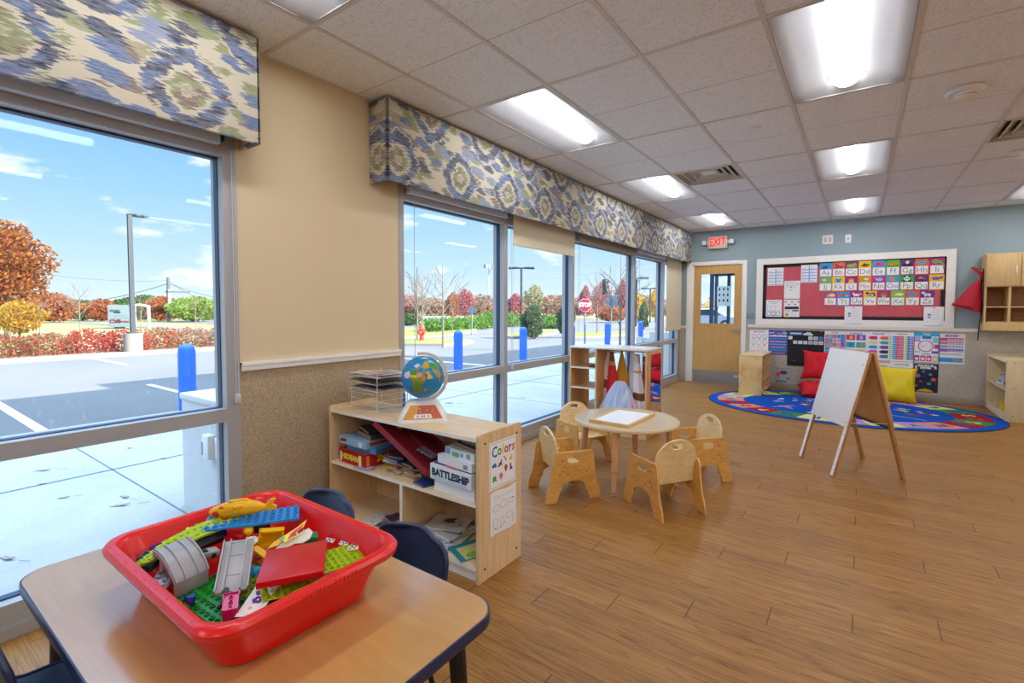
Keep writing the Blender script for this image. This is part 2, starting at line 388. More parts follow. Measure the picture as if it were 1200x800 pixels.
# ---- window wall: piers, header, chair rail
WO = XW-.17                                   # outer face of the wall
W1 = (-2.6, 1.262); W2 = (2.385, 9.05); ZS, ZH = .0, 2.30
w = MB()
def wseg(y0, y1, z0, z1, m, xo=WO): w.box((xo, y0, z0), (XW, y1, z1), m)
RAIL = 1.0
for y0, y1 in ((YF-.1, W1[0]), (W1[1], W2[0]), (W2[1], YB+.1)):
    wseg(y0, y1, 0, RAIL, M_VINYL); wseg(y0, y1, RAIL, H+.12, M_TAN)
for y0, y1 in (W1, W2): wseg(y0, y1, ZH, H+.12, M_TAN)
struct(w, 'wall_left')
def rail_mb(mb, p0, p1, n):   # chair rail: three stepped fillets, n = inward normal (x,y)
    for z0, z1, d in ((RAIL-.022, RAIL+.022, .020), (RAIL+.008, RAIL+.024, .030), (RAIL-.002, RAIL+.004, .026), (RAIL-.014, RAIL-.008, .024)):
        mb.box((min(p0[0], p1[0])+(min(0, n[0])*d), min(p0[1], p1[1])+(min(0, n[1])*d), z0), (max(p0[0], p1[0])+(max(0, n[0])*d), max(p0[1], p1[1])+(max(0, n[1])*d), z1), M_TRIM)
t = MB(); rail_mb(t, (XW, W1[1]+.002), (XW, W2[0]-.002), (1, 0)); struct(t, 'trim_1')
t = MB(); rail_mb(t, (XW, W2[1]+.002), (XW, YB), (1, 0)); struct(t, 'trim_2')
# ---- windows: aluminium frames
def window(name, y0, y1, mull, z0=0.0, z1=ZH):
    fr = MB(); xi, xo = XW+.004, XW-.13
    gi, go = XW-.062, XW-.078
    def bar_v(y, wd): 
        fr.box((xo, y-wd/2, z0), (xi, y+wd/2, z1), M_FRAME); fr.box((go-.012, y-wd/2-.004, z0+.13), (gi+.012, y+wd/2+.004, 2.115), M_GASKET)
    def bar_h(za, zb, ya, yb, gas=True):
        fr.box((xo, ya, za), (xi-.0005, yb, zb), M_FRAME)
        if gas: fr.box((go-.012, ya, za-.004), (gi+.012, yb, zb+.004), M_GASKET)
    bar_v(y0+.024, .048); bar_v(y1-.035, .07)
    for y in mull: bar_v(y, .05)
    bar_h(.714, .783, y0+.05, y1-.07); bar_h(0., .135, y0+.05, y1-.07, False); bar_h(2.115, z1, y0+.05, y1-.07, False)
    fr.box((go-.012, y0+.05, .12), (gi+.012, y1-.07, .142), M_GASKET); fr.box((go-.012, y0+.05, 2.105), (gi+.012, y1-.07, 2.125), M_GASKET)
    fr.box((XW-.005, y0+.01, 0), (XW+.022, y1-.01, .05), M_FRAME); fr.box((XW-.002, y0+.01, .05), (XW+.012, y1-.01, .055), M_FRAME)
    o = struct(fr, name)
    ed = [y0+.024]+list(mull)+[y1-.035]
    g = MB()
    for a, b in zip(ed[:-1], ed[1:]):
        for za, zb in ((.135, .714), (.783, 2.115)):
            xg = (gi+go)/2; g.quad((xg, a+.02, za-.004), (xg, b-.02, za-.004), (xg, b-.02, zb+.004), (xg, a+.02, zb+.004), M_GLASS)
    gl = g.build('glass', o)
    return o
window('window_1', W1[0], W1[1], [-1.2])
window('window_2', W2[0], W2[1], [3.69, 5.01, 6.90, 8.20])
# ---- back wall with door opening
DX0, DX1, DZ = -2.50, -1.69, 2.105
bw = MB()
def bseg(x0, x1, z0, z1, m): bw.box((x0, YB, z0), (x1, YB+.14, z1), m)
for x0, x1 in ((XW-.17, DX0-.03), (DX1+.03, XR+.1)): bseg(x0, x1, 0, RAIL+.02, M_VINYLB); bseg(x0, x1, RAIL+.02, H+.12, M_BLUEW)
bseg(DX0-.03, DX1+.03, DZ+.03, H+.12, M_BLUEW); struct(bw, 'wall_back')
t = MB(); rail_mb(t, (XW, YB), (DX0-.12, YB), (0, -1)); 
RB = RAIL
t.box((DX1+.11, YB-.022, RAIL+.02), (1.32, YB, RAIL+.065), M_TRIM); t.box((DX1+.11, YB-.03, RAIL+.05), (1.32, YB, RAIL+.062), M_TRIM)
struct(t, 'trim_3')
b_ = MB(); b_.box((DX1+.11, YB-.012, 0), (XR, YB, .10), M_BASE, bev=.003); struct(b_, 'baseboard_back')
b_ = MB(); b_.box((XW, W1[1], 0), (XW+.012, W2[0], .10), M_BASE, bev=.003); struct(b_, 'baseboard_left')
b_ = MB(); b_.box((XR-.012, YF, 0), (XR, YB, .10), M_BASE, bev=.003); struct(b_, 'baseboard_right')
M_WHITEW = m_paint('wall_paint_off_white', '#efece4')
w = MB(); w.box((XR, YF-.1, 0), (XR+.12, YB+.12, H+.12), M_WHITEW); struct(w, 'wall_right')
w = MB(); w.box((XW-.17, YF-.12, 0), (XR+.12, YF, H+.12), M_WHITEW); struct(w, 'wall_front')
# ---- door
d = MB()
fw_ = .115
d.box((DX0-fw_-.005, YB-.02, 0), (DX0-.012, YB+.01, DZ+.07), M_TRIM, bev=.004); d.box((DX1+.012, YB-.02, 0), (DX1+fw_-.035, YB+.01, DZ+.07), M_TRIM, bev=.004)
d.box((DX0-.03, YB-.02, DZ+.005), (DX1+.03, YB+.01, DZ+.07), M_TRIM, bev=.004)
d.box((DX0-.03, YB+.0, 0), (DX0, YB+.14, DZ+.03), M_TRIM); d.box((DX1, YB+.0, 0), (DX1+.03, YB+.14, DZ+.03), M_TRIM); d.box((DX0, YB+.0, DZ), (DX1, YB+.14, DZ+.03), M_TRIM)
door = struct(d, 'door_1')
wx0, wx1, wz0, wz1 = -2.38, -1.81, 1.07, 1.955
lf = MB(TR(0, YB+.055, 0) @ frame((0,0,0), (1,0,0), (0,0,1)))
lf.outline([[(DX0+.003, .008), (DX1-.003, .008), (DX1-.003, DZ-.003), (DX0+.003, DZ-.003)], [(wx0, wz0), (wx0, wz1), (wx1, wz1), (wx1, wz0)]], 0, .045, M_DOOR)
leaf = lf.build('door_leaf', door); leaf['label'] = 'maple veneer door leaf with window'
g = MB(); g.quad((wx0, YB+.03, wz0), (wx1, YB+.03, wz0), (wx1, YB+.03, wz1), (wx0, YB+.03, wz1), M_GLASS)
for (a, b_2, c_2, d_2) in ((wx0-.018, wz0-.018, wx1+.018, wz0), (wx0-.018, wz1, wx1+.018, wz1+.018), (wx0-.018, wz0, wx0, wz1), (wx1, wz0, wx1+.018, wz1)):
    g.box((a, YB+.004, b_2), (c_2, YB+.012, d_2), M_DOOR)
g.build('door_window', leaf)
k = MB(); k.box((DX0+.012, YB+.004, .01), (DX1-.01, YB+.0095, .225), M_STEEL); k.build('kick_plate', leaf)
k = MB(); hp = Vector((-1.735, YB+.01, .955))
k.cyl(hp, hp+Vector((0, -.014, 0)), .032, M_STEEL, n=20); k.cyl(hp, hp+Vector((0, -.055, 0)), .011, M_STEEL)
k.tube([hp+Vector((0, -.052, 0)), hp+Vector((-.03, -.056, .002)), hp+Vector((-.075, -.056, -.004)), hp+Vector((-.12, -.05, -.002))], [.012, .011, .009, .008], M_STEEL); k.build('door_handle', leaf)
# ---- fixtures: troffers
M_LENS = emit('light_lens', '#f7f9ff', 12.5); M_REFL = plain('troffer_white_enamel', '#b4b4b6', .5, .3)
def make_light():
    root = thing('ceiling_light', '', 'ceiling light')
    L, Wd = S4-.03, S2-.03
    fr = MB()
    prof = [(-Wd/2, 0.0), (-Wd/2+.012, .001), (-.22, .032), (-.16, .052), (-.105, .062)]
    ysn = [(-L/2, 0), (-L/2+.10, 1), (L/2-.10, 1), (L/2, 0)]
    for sgn in (-1, 1):
        lp = []
        for y, k in ysn: lp.append([((sgn*-x), y, .002+z*(k if k else .02)) for x, z in prof])
        fr.loft(lp if sgn > 0 else lp, M_REFL, closed=False)
    for e in (-1, 1):   # end reflectors
        lp = [[(x, e*L/2, .003) for x in (-.105, -.05, 0, .05, .105)], [(x, e*(L/2-.10), .064) for x in (-.105, -.05, 0, .05, .105)]]
        fr.loft(lp, M_REFL, closed=False)
    fr.box((-Wd/2, -L/2, .075), (Wd/2, L/2, .09), M_REFL)
    for a in (-1, 1): fr.box((a*Wd/2-.004, -L/2, 0), (a*Wd/2+.004, L/2, .08), M_REFL)
    for a in (-1, 1): fr.box((-Wd/2, a*L/2-.004, 0), (Wd/2, a*L/2+.004, .08), M_REFL)
    fr.build('housing', root)
    ln = MB(); lp = []
    for y in (-L/2+.07, L/2-.07): lp.append([(.066*cos(pi+pi*i/12), y, .062+.048*sin(pi+pi*i/12)) for i in range(13)])
    ln.loft(lp, M_LENS, closed=False)
    ln.build('lens', root)
    for e in (-1, 1):
        ec = MB(); ec.outline([[(.068*cos(pi+pi*i/12), .064+.050*sin(pi+pi*i/12)) for i in range(13)]], -.003, .003, emit('lens_end_glow', '#fbfbff', 2.0), TR(0, e*(L/2-.066), 0) @ frame((0,0,0), (1,0,0), (0,0,1)))
        ec.build('end_cap', root)
    return root
light0 = make_light(); first = True
LL = {(0,0): 'troffer ceiling light beside the long patterned valance, nearest one over the windows', (0,2): 'troffer ceiling light just beside the square air vent, middle of the window row', (0,4): 'small-looking troffer ceiling light by the exit sign corner, farthest of the window row',
      (3,0): 'large bright troffer ceiling light at the top right of the photo', (3,2): 'middle troffer ceiling light in the row above the alphabet board', (3,4): 'farthest troffer ceiling light touching the blue wall above the alphabet board', (0,-2): 'troffer ceiling light above the tan wall pier, at the top edge'}
for i, j in LIGHTS:
    if gx(i+1) > XR or gy(j) < YF: continue
    o = light0 if first else copy_tree(light0); first = False
    o.location = (gx(i)+S2/2, gy(j)+S4/2, H)
    o['label'] = LL.get((i, j), 'troffer ceiling light out of the photo, behind or right of the camera'); o['group'] = 'troffer ceiling lights'
# vents
def make_vent(x, y, lab):
    root = thing('ceiling_vent', lab, 'air vent', (x, y, H), group='ceiling air vents')
    a = .29; fr = MB(); mv = plain('vent_enamel', '#e2ddd4', .5)
    for h0, z in ((a, 0), (.225, .012), (.16, .02), (.095, .028)):
        for k in range(4):
            M = RZ(k*pi/2)
            fr.add([(-h0, -h0, z), (h0, -h0, z), (h0-.045, -h0+.045, z+.028), (-h0+.045, -h0+.045, z+.028)], [(3,2,1,0), (0,1,2,3)], mv, False, M)
            fr.box((-h0, -h0-.002, z-.002), (h0, -h0+.006, z+.004), mv, M)
    fr.box((-a, -a, .08), (a, a, .085), plain('vent_dark_throat', '#4c4640', .8)); 
    for k in range(4): fr.box((-a-.005, -a-.004, 0), (a+.005, -a, .08), mv, RZ(k*pi/2))
    fr.box((-.07, -.07, .03), (.07, .07, .036), mv); fr.build('diffuser', root)
make_vent(gx(1)+S2/2, gy(2)+S2/2, 'square louvred air vent in the ceiling near the window row of lights')
make_vent(gx(5)+S2/2, gy(2)+S2/2, 'square louvred air vent at the right edge of the photo')
def detector(u, v, s, lab):
    p = atZ(u, v, H); root = thing('smoke_detector', lab, 'smoke detector', (p.x, p.y, H-.005))
    b = MB(); b.lathe([(1e-6, .006), (.075*s, .006), (.078*s, -.008), (.07*s, -.022), (.05*s, -.024)], M_WHITE, 28); b.build('base', root)
    b = MB(); b.lathe([(.048*s, -.022), (.045*s, -.045), (.03*s, -.055), (1e-6, -.056)], M_WHITE, 24)
    b.lathe([(.046*s, -.034), (.0475*s, -.036), (.046*s, -.039)], plain('detector_slot', '#6a645c', .6), 24); b.build('cap', root)
detector(1131, 105, 1.25, 'round white smoke detector on the ceiling at upper right'); detector(1193, 178, .75, 'small white sprinkler-like detector past the right ceiling vent')
for u, v, l in ((884, 150.5, 'small flush round sprinkler cover in the ceiling right of the window lights'), (940, 244, 'tiny flush round sprinkler cover in the ceiling close to the blue wall')):
    p = atZ(u, v, H); b = MB(); b.lathe([(1e-6, .004), (.038, .004), (.04, 0), (.036, -.006), (1e-6, -.007)], M_WHITE, 24); tag(b.build('sprinkler_cover', loc=(p.x, p.y, H)), l, 'sprinkler')
# security dome camera at corner
p = atZ(812, 275, H-.01); root = thing('security_camera', 'small white dome camera where the valance meets the blue wall', 'security camera', (p.x, min(p.y, YB-.08), H))
b = MB(); b.lathe([(1e-6, 0), (.055, 0), (.057, -.02), (.05, -.035)], M_WHITE, 20); b.build('base', root)
b = MB(); b.lathe([(.042, -.03), (.038, -.055), (.02, -.07), (1e-6, -.073)], M_BLACK, 16); b.build('dome', root)
# valances
def valance(name, y0, y1, lab, seam=None):
    x1, z0, z1 = XW+.19, 2.165, H-.012
    v = MB(); th = .022
    def pan(lo, hi): v.box(lo, hi, M_IKAT, bev=.008)
    if seam:
        pan((x1-th, y0, z0), (x1, seam, z1)); pan((x1-th, seam, z0), (x1+.001, y1, z1))
    else: pan((x1-th, y0, z0), (x1, y1, z1))
    pan((XW+.003, y0, z0), (x1, y0+th, z1)); pan((XW+.003, y1-th, z0), (x1, y1, z1)); v.box((XW+.003, y0+.01, z1-.02), (x1-.005, y1-.01, z1-.004), M_IKAT)
    return tag(v.build(name), lab, 'window valance')
valance('window_valance', -2.7, 1.305, 'short padded ikat-print valance over the big left window')
valance('window_valance', 2.13, YB-.02, 'long padded ikat-print valance over the row of four window panes', 5.75)
# roller blinds
def blind(y0, y1, zb, lab, mat=M_BLINDC, chain=None, hem=True, xo=.04):
    root = thing('roller_blind', lab, 'roller blind', (XW+xo, (y0+y1)/2, 2.24)); hw = (y1-y0)/2; zb -= 2.24
    b = MB(); b.box((-.001, -hw, zb), (.001, hw, 0), mat)
    b.build('blind_fabric', root)
    if hem: b = MB(); b.box((-.008, -hw, zb-.012), (.006, hw, zb+.012), mat, bev=.004); b.build('hem_bar', root)
    b = MB(); b.cyl((0, -hw-.01, .02), (0, hw+.01, .02), .024, mat, n=16); b.build('roller', root)
    if chain is not None:
        b = MB(); yc = hw+.02 if chain > 0 else -hw-.02
        for dx in (-.008, .01): b.cyl((dx, yc, .02), (dx, yc, -1.45), .0018, P('#c9ccd2', .4), n=6)
        b.build('bead_chain', root)
        b = MB(); b.box((-.012, yc-.008, -1.5), (.014, yc+.008, -1.44), P('#d8dbe0', .4), bev=.003); b.build('chain_guide', root)
blind(3.76, 4.97, 1.935, 'cream roller blind pulled slightly down over the second pane of the long window', chain=-1)
blind(8.26, 9.10, .955, 'cream roller blind pulled down beside the exit door corner', chain=None, xo=.03)
blind(5.10, 6.80, 2.10, 'grey-beige roller blind rolled up above the pane with the stop sign', plain('taupe_blind', '#9d958a', .8), chain=-1)
hb = plain('blue_grey_headrail', '#d3dff3', .45)
for y0, y1, l in ((-2.55, 1.17, 'blue-grey blind cassette across the top of the big left window'), (2.45, 3.66, 'blue-grey blind cassette above the first pane of the long window'), (6.93, 8.16, 'blue-grey blind cassette above the pane right of the stop sign')):
    root = thing('blind_cassette', l, 'blind cassette', (XW+.03, (y0+y1)/2, 2.16)); hw = (y1-y0)/2
    b = MB(); b.box((-.022, -hw, 0), (.02, hw, .13), hb, bev=.004); b.build('cassette_body', root)
    b = MB(); b.box((-.022, hw, 0.02), (.015, hw+.02, .12), plain('cassette_end', '#1f3556', .4)); b.build('end_cap', root)
    b = MB(); b.cyl((.012, -hw+.05, 0), (.012, -hw+.05, -1.25), .0022, P('#aebccc', .4), n=6); b.build('bead_chain', root)
root = thing('blind_chain', 'thin looped bead chain with grip hanging at the big left window', 'blind chain', (XW+.03, 1.235, 2.15))
b = MB()
for dy in (-.006, .008): b.cyl((0, dy, 0), (0, dy, -1.3), .0022, P('#bfc4cc', .4), n=6)
b.build('chain', root); b = MB(); b.box((-.01, -.012, -1.34), (.012, .014, -1.29), P('#c8c4be', .4), bev=.004); b.build('chain_grip', root)
# ================================================================== near table
ZT_ = .55; TX0, TX1, TY0, TY1 = -1.955, -.738, .268, .982
root = thing('activity_table', 'rectangular maple-topped table with navy edge under the red tub, closest to the camera', 'table', ((TX0+TX1)/2, (TY0+TY1)/2, 0))
hx_, hy_ = (TX1-TX0)/2, (TY1-TY0)/2
b = MB(); lo = rrect(hx_-.004, hy_-.004, .075, 0, 8)
b.add([(x, y, ZT_) for x, y, z in lo], [tuple(range(len(lo)))], M_MAPLE); b.add([(x, y, ZT_-.03) for x, y, z in lo], [tuple(reversed(range(len(lo))))], P('#8d8a85'))
b.build('tabletop', root)
b = MB(); b.loft([[(x, y, z) for x, y, _ in rrect(hx_-o, hy_-o, .075, 0, 8)] for z, o in ((ZT_-.031, .006), (ZT_-.030, .001), (ZT_-.027, 0), (ZT_-.004, 0), (ZT_-.0008, .0012), (ZT_+.0002, .0045))], plain('navy_edge_band', '#20284a', .35), True)
b.build('edge_band', root)
mk = plain('black_powder_coat', '#15161c', .35)
for sx in (-1, 1):
    for sy in (-1, 1):
        b = MB(); x, y = sx*(hx_-.085), sy*(hy_-.085)
        b.cyl((x, y, ZT_-.03), (x+sx*.012, y+sy*.012, .22), .022, mk, n=16); b.cyl((x+sx*.012, y+sy*.012, .24), (x+sx*.02, y+sy*.02, .03), .0175, M_CHROME, n=16)
        b.lathe([(.02, 0), (.022, .01), (.014, .03), (.01, .04)], M_BLACK, 14, TR(x+sx*.02, y+sy*.02, 0)); b.build('leg', root)
b = MB()
for s in (-1, 1): b.box((-hx_+.11, s*(hy_-.09)-.01, ZT_-.075), (hx_-.11, s*(hy_-.09)+.01, ZT_-.031), mk)
for s in (-1, 1): b.box((s*(hx_-.09)-.01, -hy_+.11, ZT_-.075), (s*(hx_-.09)+.01, hy_-.11, ZT_-.031), mk)
b.build('apron', root)
# ---- red tub
M_RED = plain('red_tub_plastic', '#e0130f', .26, .5, var=.03)
TC = (-1.325, .635)
root = thing('plastic_tub', 'big red rectangular plastic tub full of toy bricks, on the table', 'tub', (TC[0], TC[1], ZT_))
b = MB()
def lp(hx1, hy1, r, z): return rrect(hx1, hy1, r, z, 7)
loops = [lp(.255, .165, .05, 0.0), lp(.275, .185, .06, .006), lp(.283, .194, .065, .03), lp(.312, .224, .07, .118), lp(.318, .229, .07, .12), lp(.336, .247, .075, .112), lp(.341, .252, .078, .118), lp(.343, .254, .08, .130), lp(.337, .248, .078, .139), lp(.326, .237, .072, .142), lp(.316, .226, .068, .138), lp(.309, .219, .066, .126), lp(.278, .189, .058, .03), lp(.262, .172, .05, .010), lp(.245, .155, .045, .007)]
b.loft(loops, M_RED, True, cap0=True, cap1=True)
for k in range(2):  # grip ribs on the front rim
    for i in range(6): b.box((.339, -.060+i*.011+k*.085, .122), (.3445, -.056+i*.011+k*.085, .134), M_RED, bev=.001)
b.build('tub_body', root)
b = MB(); wm = plain('red_ruler_mark', '#b5302c', .5)
for i in range(33): b.box((-.26+i*.016, -.2405-(.003 if i % 4 == 0 else 0), .1408), (-.2590+i*.016, -.237, .1415), wm)
o = b.build('ruler_marks', root); o['label'] = 'moulded ruler ticks along the near rim'
# ---- toys in the tub
LIME = plain('lime_brick_plastic', '#a9c81a', .3); GREEN = plain('green_brick_plastic', '#1c9a32', .3); BLUEB = plain('azure_brick_plastic', '#2b8fd6', .32)
YEL = plain('yellow_brick_plastic', '#f0b80c', .3); GREYB = plain('light_grey_brick_plastic', '#a3a3a6', .35); TEAL = plain('teal_brick_plastic', '#13707a', .35)
REDB = plain('red_lid_plastic', '#c31119', .33, bump=.05); MAG = plain('magenta_brick_plastic', '#c8107a', .3); NAVYB = plain('dark_blue_brick_plastic', '#162a5c', .3)
GINTOYS = 'toys in the red tub'
def toy(name, mb, lab, cat, p, e=(0, 0, 0)):
    o = mb.build(name, loc=p, rot=[radians(a) for a in e]); return tag(o, lab, cat, GINTOYS)
def plate(mb, nx, ny, pitch, th, m, hollow=True, studh=.0045, c=(0, 0, 0)):
    w2, h2 = nx*pitch/2, ny*pitch/2
    mb.box((c[0]-w2, c[1]-h2, c[2]), (c[0]+w2, c[1]+h2, c[2]+th), m, bev=.001, seg=1)
    for i in range(nx):
        for j in range(ny):
            x, y = c[0]-w2+(i+.5)*pitch, c[1]-h2+(j+.5)*pitch; z = c[2]+th; r = pitch*.30
            if hollow: mb.lathe([(r, z), (r, z+studh), (r*.68, z+studh), (r*.66, z+.0005), (1e-6, z+.0005)], m, 10, TR(x, y, 0))
            else: mb.cyl((x, y, z), (x, y, z+studh), r, m, n=10)
    return mb
def PT(u, v, z): return atZ(u, v, z)
b = plate(MB(), 14, 9, .024, .006, GREEN); toy('toy_baseplate', b, 'green studded toy baseplate lying flat under the grey tracks in the tub', 'toy', (-1.30, .60, ZT_+.012), (1.5, -1, 2))
b = plate(MB(), 10, 5, .018, .005, LIME); toy('toy_plate', b, 'lime studded plate sticking out behind and right of the red square lid', 'toy', PT(386, 658, ZT_+.085), (10, 6, 80))
b = plate(MB(), 8, 4, .018, .005, LIME); toy('toy_plate', b, 'lime studded plate under the near corner of the red square lid', 'toy', PT(342, 688, ZT_+.06), (4, 4, 70))
b = plate(MB(), 6, 4, .019, .005, plain('olive_brick_plastic', '#7f9b1a', .35)); toy('toy_plate', b, 'olive green studded plate between the grey ramp and the white card', 'toy', PT(303, 690, ZT_+.045), (4, 0, 10))
# long curved lime track
b = MB(); n = 18
for i in range(n):
    t0, t1 = i/n, (i+1)/n
    def pt(t): return (-.15+.30*t, .022*sin(pi*t*.85)*1.0, .012*sin(pi*t))
    p0, p1 = pt(t0), pt(t1); a = atan2(p1[1]-p0[1], p1[0]-p0[0])
    wdt = .026*min(1, .35+3*t0)
    b.box((-.009, -wdt, 0), (.0095, wdt, .007), LIME, TR(*p0) @ RZ(a))
    for q in (-.35, .35): b.cyl(Vector(p0)+Vector((0, wdt*q*1.3, .007)), Vector(p0)+Vector((0, wdt*q*1.3, .0105)), .0045, LIME, n=8)
toy('toy_road_plate', b, 'long curved lime studded strip leaning along the far-left side of the tub', 'toy', (-1.530, .600, ZT_+.100), (20, -6, 84))
b = MB(); b.box((-.11, -.022, 0), (.11, .022, .012), NAVYB, bev=.001)
for i in range(3): b.box((-.10+i*.068, -.018, .012), (-.04+i*.068, .018, .0135), plain('navy_recess', '#0e1836', .4)); 
for i in range(3): b.lathe([(.008, .0135), (.008, .017), (.005, .017)], NAVYB, 12, TR(-.07+i*.068, 0, 0))
toy('toy_plate', b, 'dark blue upturned plate standing against the far-left wall of the tub', 'toy', (-1.570, .560, ZT_+.080), (58, -6, 90))
b = MB(); b.box((-.10, -.001, 0), (.10, .001, .022), plain('violet_card', '#6c3fa8', .5)); toy('toy_card_strip', b, 'thin violet strip behind the dark blue plate in the tub', 'toy', (-1.592, .585, ZT_+.092), (-8, -6, 90))
b = plate(MB(), 4, 2, .016, .010, GREEN, hollow=False, studh=.0075); toy('toy_brick', b, 'green brick with four raised studs left of the blue plate', 'toy', PT(242, 619, ZT_+.105), (10, 0, 78))
b = MB(); 
for i in range(26):
    a = random.uniform(0, 6.28); r = random.uniform(0, .012); b.ell((-.015+i*.0014+r*cos(a), r*sin(a), .004+random.uniform(0, .01)), .0055, plain('pale_yellow_fluff', '#e8ee7a', .9), n=5)
toy('toy_pompom', b, 'pale yellow-green fluffy bit beside the green brick in the tub', 'toy', PT(223, 626, ZT_+.105))
# yellow fish-shaped submarine shell
b = MB(); prof = [(-.088, .006, 0), (-.084, .014, 0), (-.07, .022, 0), (-.045, .029, .002), (-.01, .033, .004), (.02, .031, .003), (.045, .024, .0), (.062, .014, -.002), (.072, .008, -.003)]
lps = []
for x, r, dz in prof: lps.append([(x, r*.62*cos(2*pi*k/16), dz+r*.78*sin(2*pi*k/16)) for k in range(16)])
b.loft(lps, YEL, True, True, True)
b.outline([[(-.035, .022), (-.03, .031), (.015, .031), (.03, .022)]], -.006, .006, YEL, frame((0, 0, 0), (1,0,0), (0,0,1)), bev=.001)
b.outline([[(.058, -.006), (.085, .022), (.098, .020), (.088, .004), (.10, -.004), (.098, -.014), (.06, -.014)]], -.005, .005, YEL, frame((0, 0, 0), (1,0,0), (0,0,1)), bev=.001)
toy_fish = b.build('fish_body'); 
root = thing('toy_submarine', 'yellow fish-shaped toy shell lying on the far rim end of the tub', 'toy', PT(283, 596, ZT_+.155), 0, GINTOYS); root.rotation_euler = (radians(4), radians(-2), radians(50))
toy_fish.parent = root
b = MB(); hol = plain('red_seen_through_hole', '#c81410', .4)
for x, z, rx, rz in ((-.066, -.002, .011, .010), (-.050, .016, .008, .003), (-.045, -.018, .010, .006)): b.ell((x, -.0125 if abs(z) < .01 else -.010, z), (rx, .006, rz), hol, n=8)
b.build('opening', root)['label'] = 'red-looking openings at the nose'
b = MB()
for x in (-.012, .006):
    for z in (.002, .014): b.lathe([(.0035, 0), (.0045, .003), (.003, .004), (.003, .001)], YEL, 10, TR(x, -.0195, z) @ RX(pi/2))
b.build('peg_ring', root)
b = plate(MB(), 12, 4, .0215, .008, BLUEB); toy('toy_plate', b, 'long azure studded plate bridging the tub in front of the yellow fish', 'toy', PT(297, 609, ZT_+.118), (3, 1, 58))
# grey arched bridge piece
b = MB(); R0, R1 = .125, .113; A0, A1 = radians(42), radians(104)
arc_o = [(R0*cos(A0+(A1-A0)*i/16), R0*sin(A0+(A1-A0)*i/16)) for i in range(17)]
arc_i = [(R1*cos(A1+(A0-A1)*i/16), R1*sin(A1+(A0-A1)*i/16)) for i in range(17)]
b.M = TR(0, 0, -.055)
b.outline([arc_o+arc_i], -.042, .042, GREYB, frame((0,0,0), (1,0,0), (0,0,1)))
for y in (-.042, .032): b.box((.010, y, .03), (.026, y+.010, .112), GREYB); b.box((-.03, y, .102), (-.018, y+.010, .118), GREYB)
b.box((.082, -.042, .026), (.0932, .042, .083), GREYB, bev=.001)
for y in (-.041, -.018, .014, .037):
    b.outline([[(x*1.035, z*1.035) for x, z in arc_o]+[(x, z) for x, z in reversed(arc_o)]], y-.002, y+.002, GREYB, frame((0,0,0), (1,0,0), (0,0,1)) )
toy('toy_bridge_track', b, 'light grey arched bridge track piece at the left inside the tub', 'toy', PT(205, 668, ZT_+.045), (2, 10, 4))
# grey straight ramp
b = MB(); b.box((-.038, -.085, 0), (.038, .085, .007), GREYB, bev=.001)
for x in (-.036, -.019, .019, .036): b.box((x-.0016, -.085, .006), (x+.0016, .085, .015), GREYB)
for y in (-.035, .03, .076): b.box((-.018, y-.0008, .007), (.018, y+.0008, .0078), plain('grey_groove', '#7c7a7b', .5))
b.cyl((.012, -.09, .001), (.012, -.09, .007), .009, GREYB, n=12); b.cyl((-.012, -.08, .004), (-.012, -.08, .0085), .008, M_BLACK, n=12)
toy('toy_ramp_track', b, 'light grey straight ramp track standing up in the middle of the tub', 'toy', PT(276, 663, ZT_+.088), (20, 2, 59))
# red square lid
b = MB(); b.box((-.076, -.076, 0), (.076, .076, .017), REDB, bev=.0025); toy('toy_square_lid', b, 'thick flat red square block on top at the right side of the tub', 'toy', PT(345, 663, ZT_+.105), (3, -3, 53))
b = MB(); b.box((-.022, -.022, 0), (.022, .022, .018), TEAL, bev=.001); b.lathe([(.011, .018), (.011, .021), (.007, .021), (.007, .018)], TEAL, 12); b.box((-.022, -.022, .018), (.022, -.0195, .023), TEAL); b.box((-.022, .0195, .018), (.022, .022, .023), TEAL); b.box((-.022, -.022, .018), (-.0195, .022, .023), TEAL); b.box((.0195, -.022, .018), (.022, .022, .023), TEAL)
toy('toy_brick', b, 'dark teal hollow brick tilted against the left wall of the tub', 'toy', PT(174, 661, ZT_+.065), (24, 10, 38))
b = MB(); s = .034
for x in (-s, s-.006): b.box((x, -.012, 0), (x+.006, .012, .048), YEL, bev=.0006)
b.box((-s, -.012, .042), (s, .012, .048), YEL); b.box((-s, -.012, 0), (s, .012, .006), YEL); b.box((-s+.004, .008, 0), (s, .012, .048), YEL)
for z in (.012, .026): b.box((-s-.002, -.014, z), (-s+.010, -.010, z+.008), YEL)
toy('toy_window_frame', b, 'yellow open box-shaped frame brick under the azure plate', 'toy', PT(317, 638, ZT_+.062), (4, 6, 60))
b = MB(); b.box((-.024, -.018, 0), (.024, .018, .03), plain('deep_green_brick', '#0e7a4a', .35), bev=.002); b.box((-.020, -.018, .03), (.0, .018, .034), plain('mint_brick', '#36b98c', .4)); toy('toy_brick', b, 'deep green block half behind the butterfly cut-out', 'toy', PT(360, 637, ZT_+.075), (4, 14, 60))
b = MB(); wt = plain('warm_white_plastic', '#e8dccb', .5)
b.outline([[(-.05, -.012), (-.03, -.022), (0, -.020), (.02, -.03), (.04, -.022), (.05, 0), (.042, .022), (.02, .018), (0, .012), (-.025, .008)]], 0, .003, wt)
toy('toy_cutout', b, 'curled white foam shape under the colourful butterfly cut-out', 'toy', PT(345, 632, ZT_+.115), (14, -12, 62))
b = MB(); cut = [(-.052, -.008), (-.028, -.012), (-.012, -.005), (-.004, -.018), (.01, -.010), (.028, -.016), (.03, .004), (.048, .012), (.062, .034), (.036, .022), (.006, .014), (-.012, .010), (-.034, .004)]
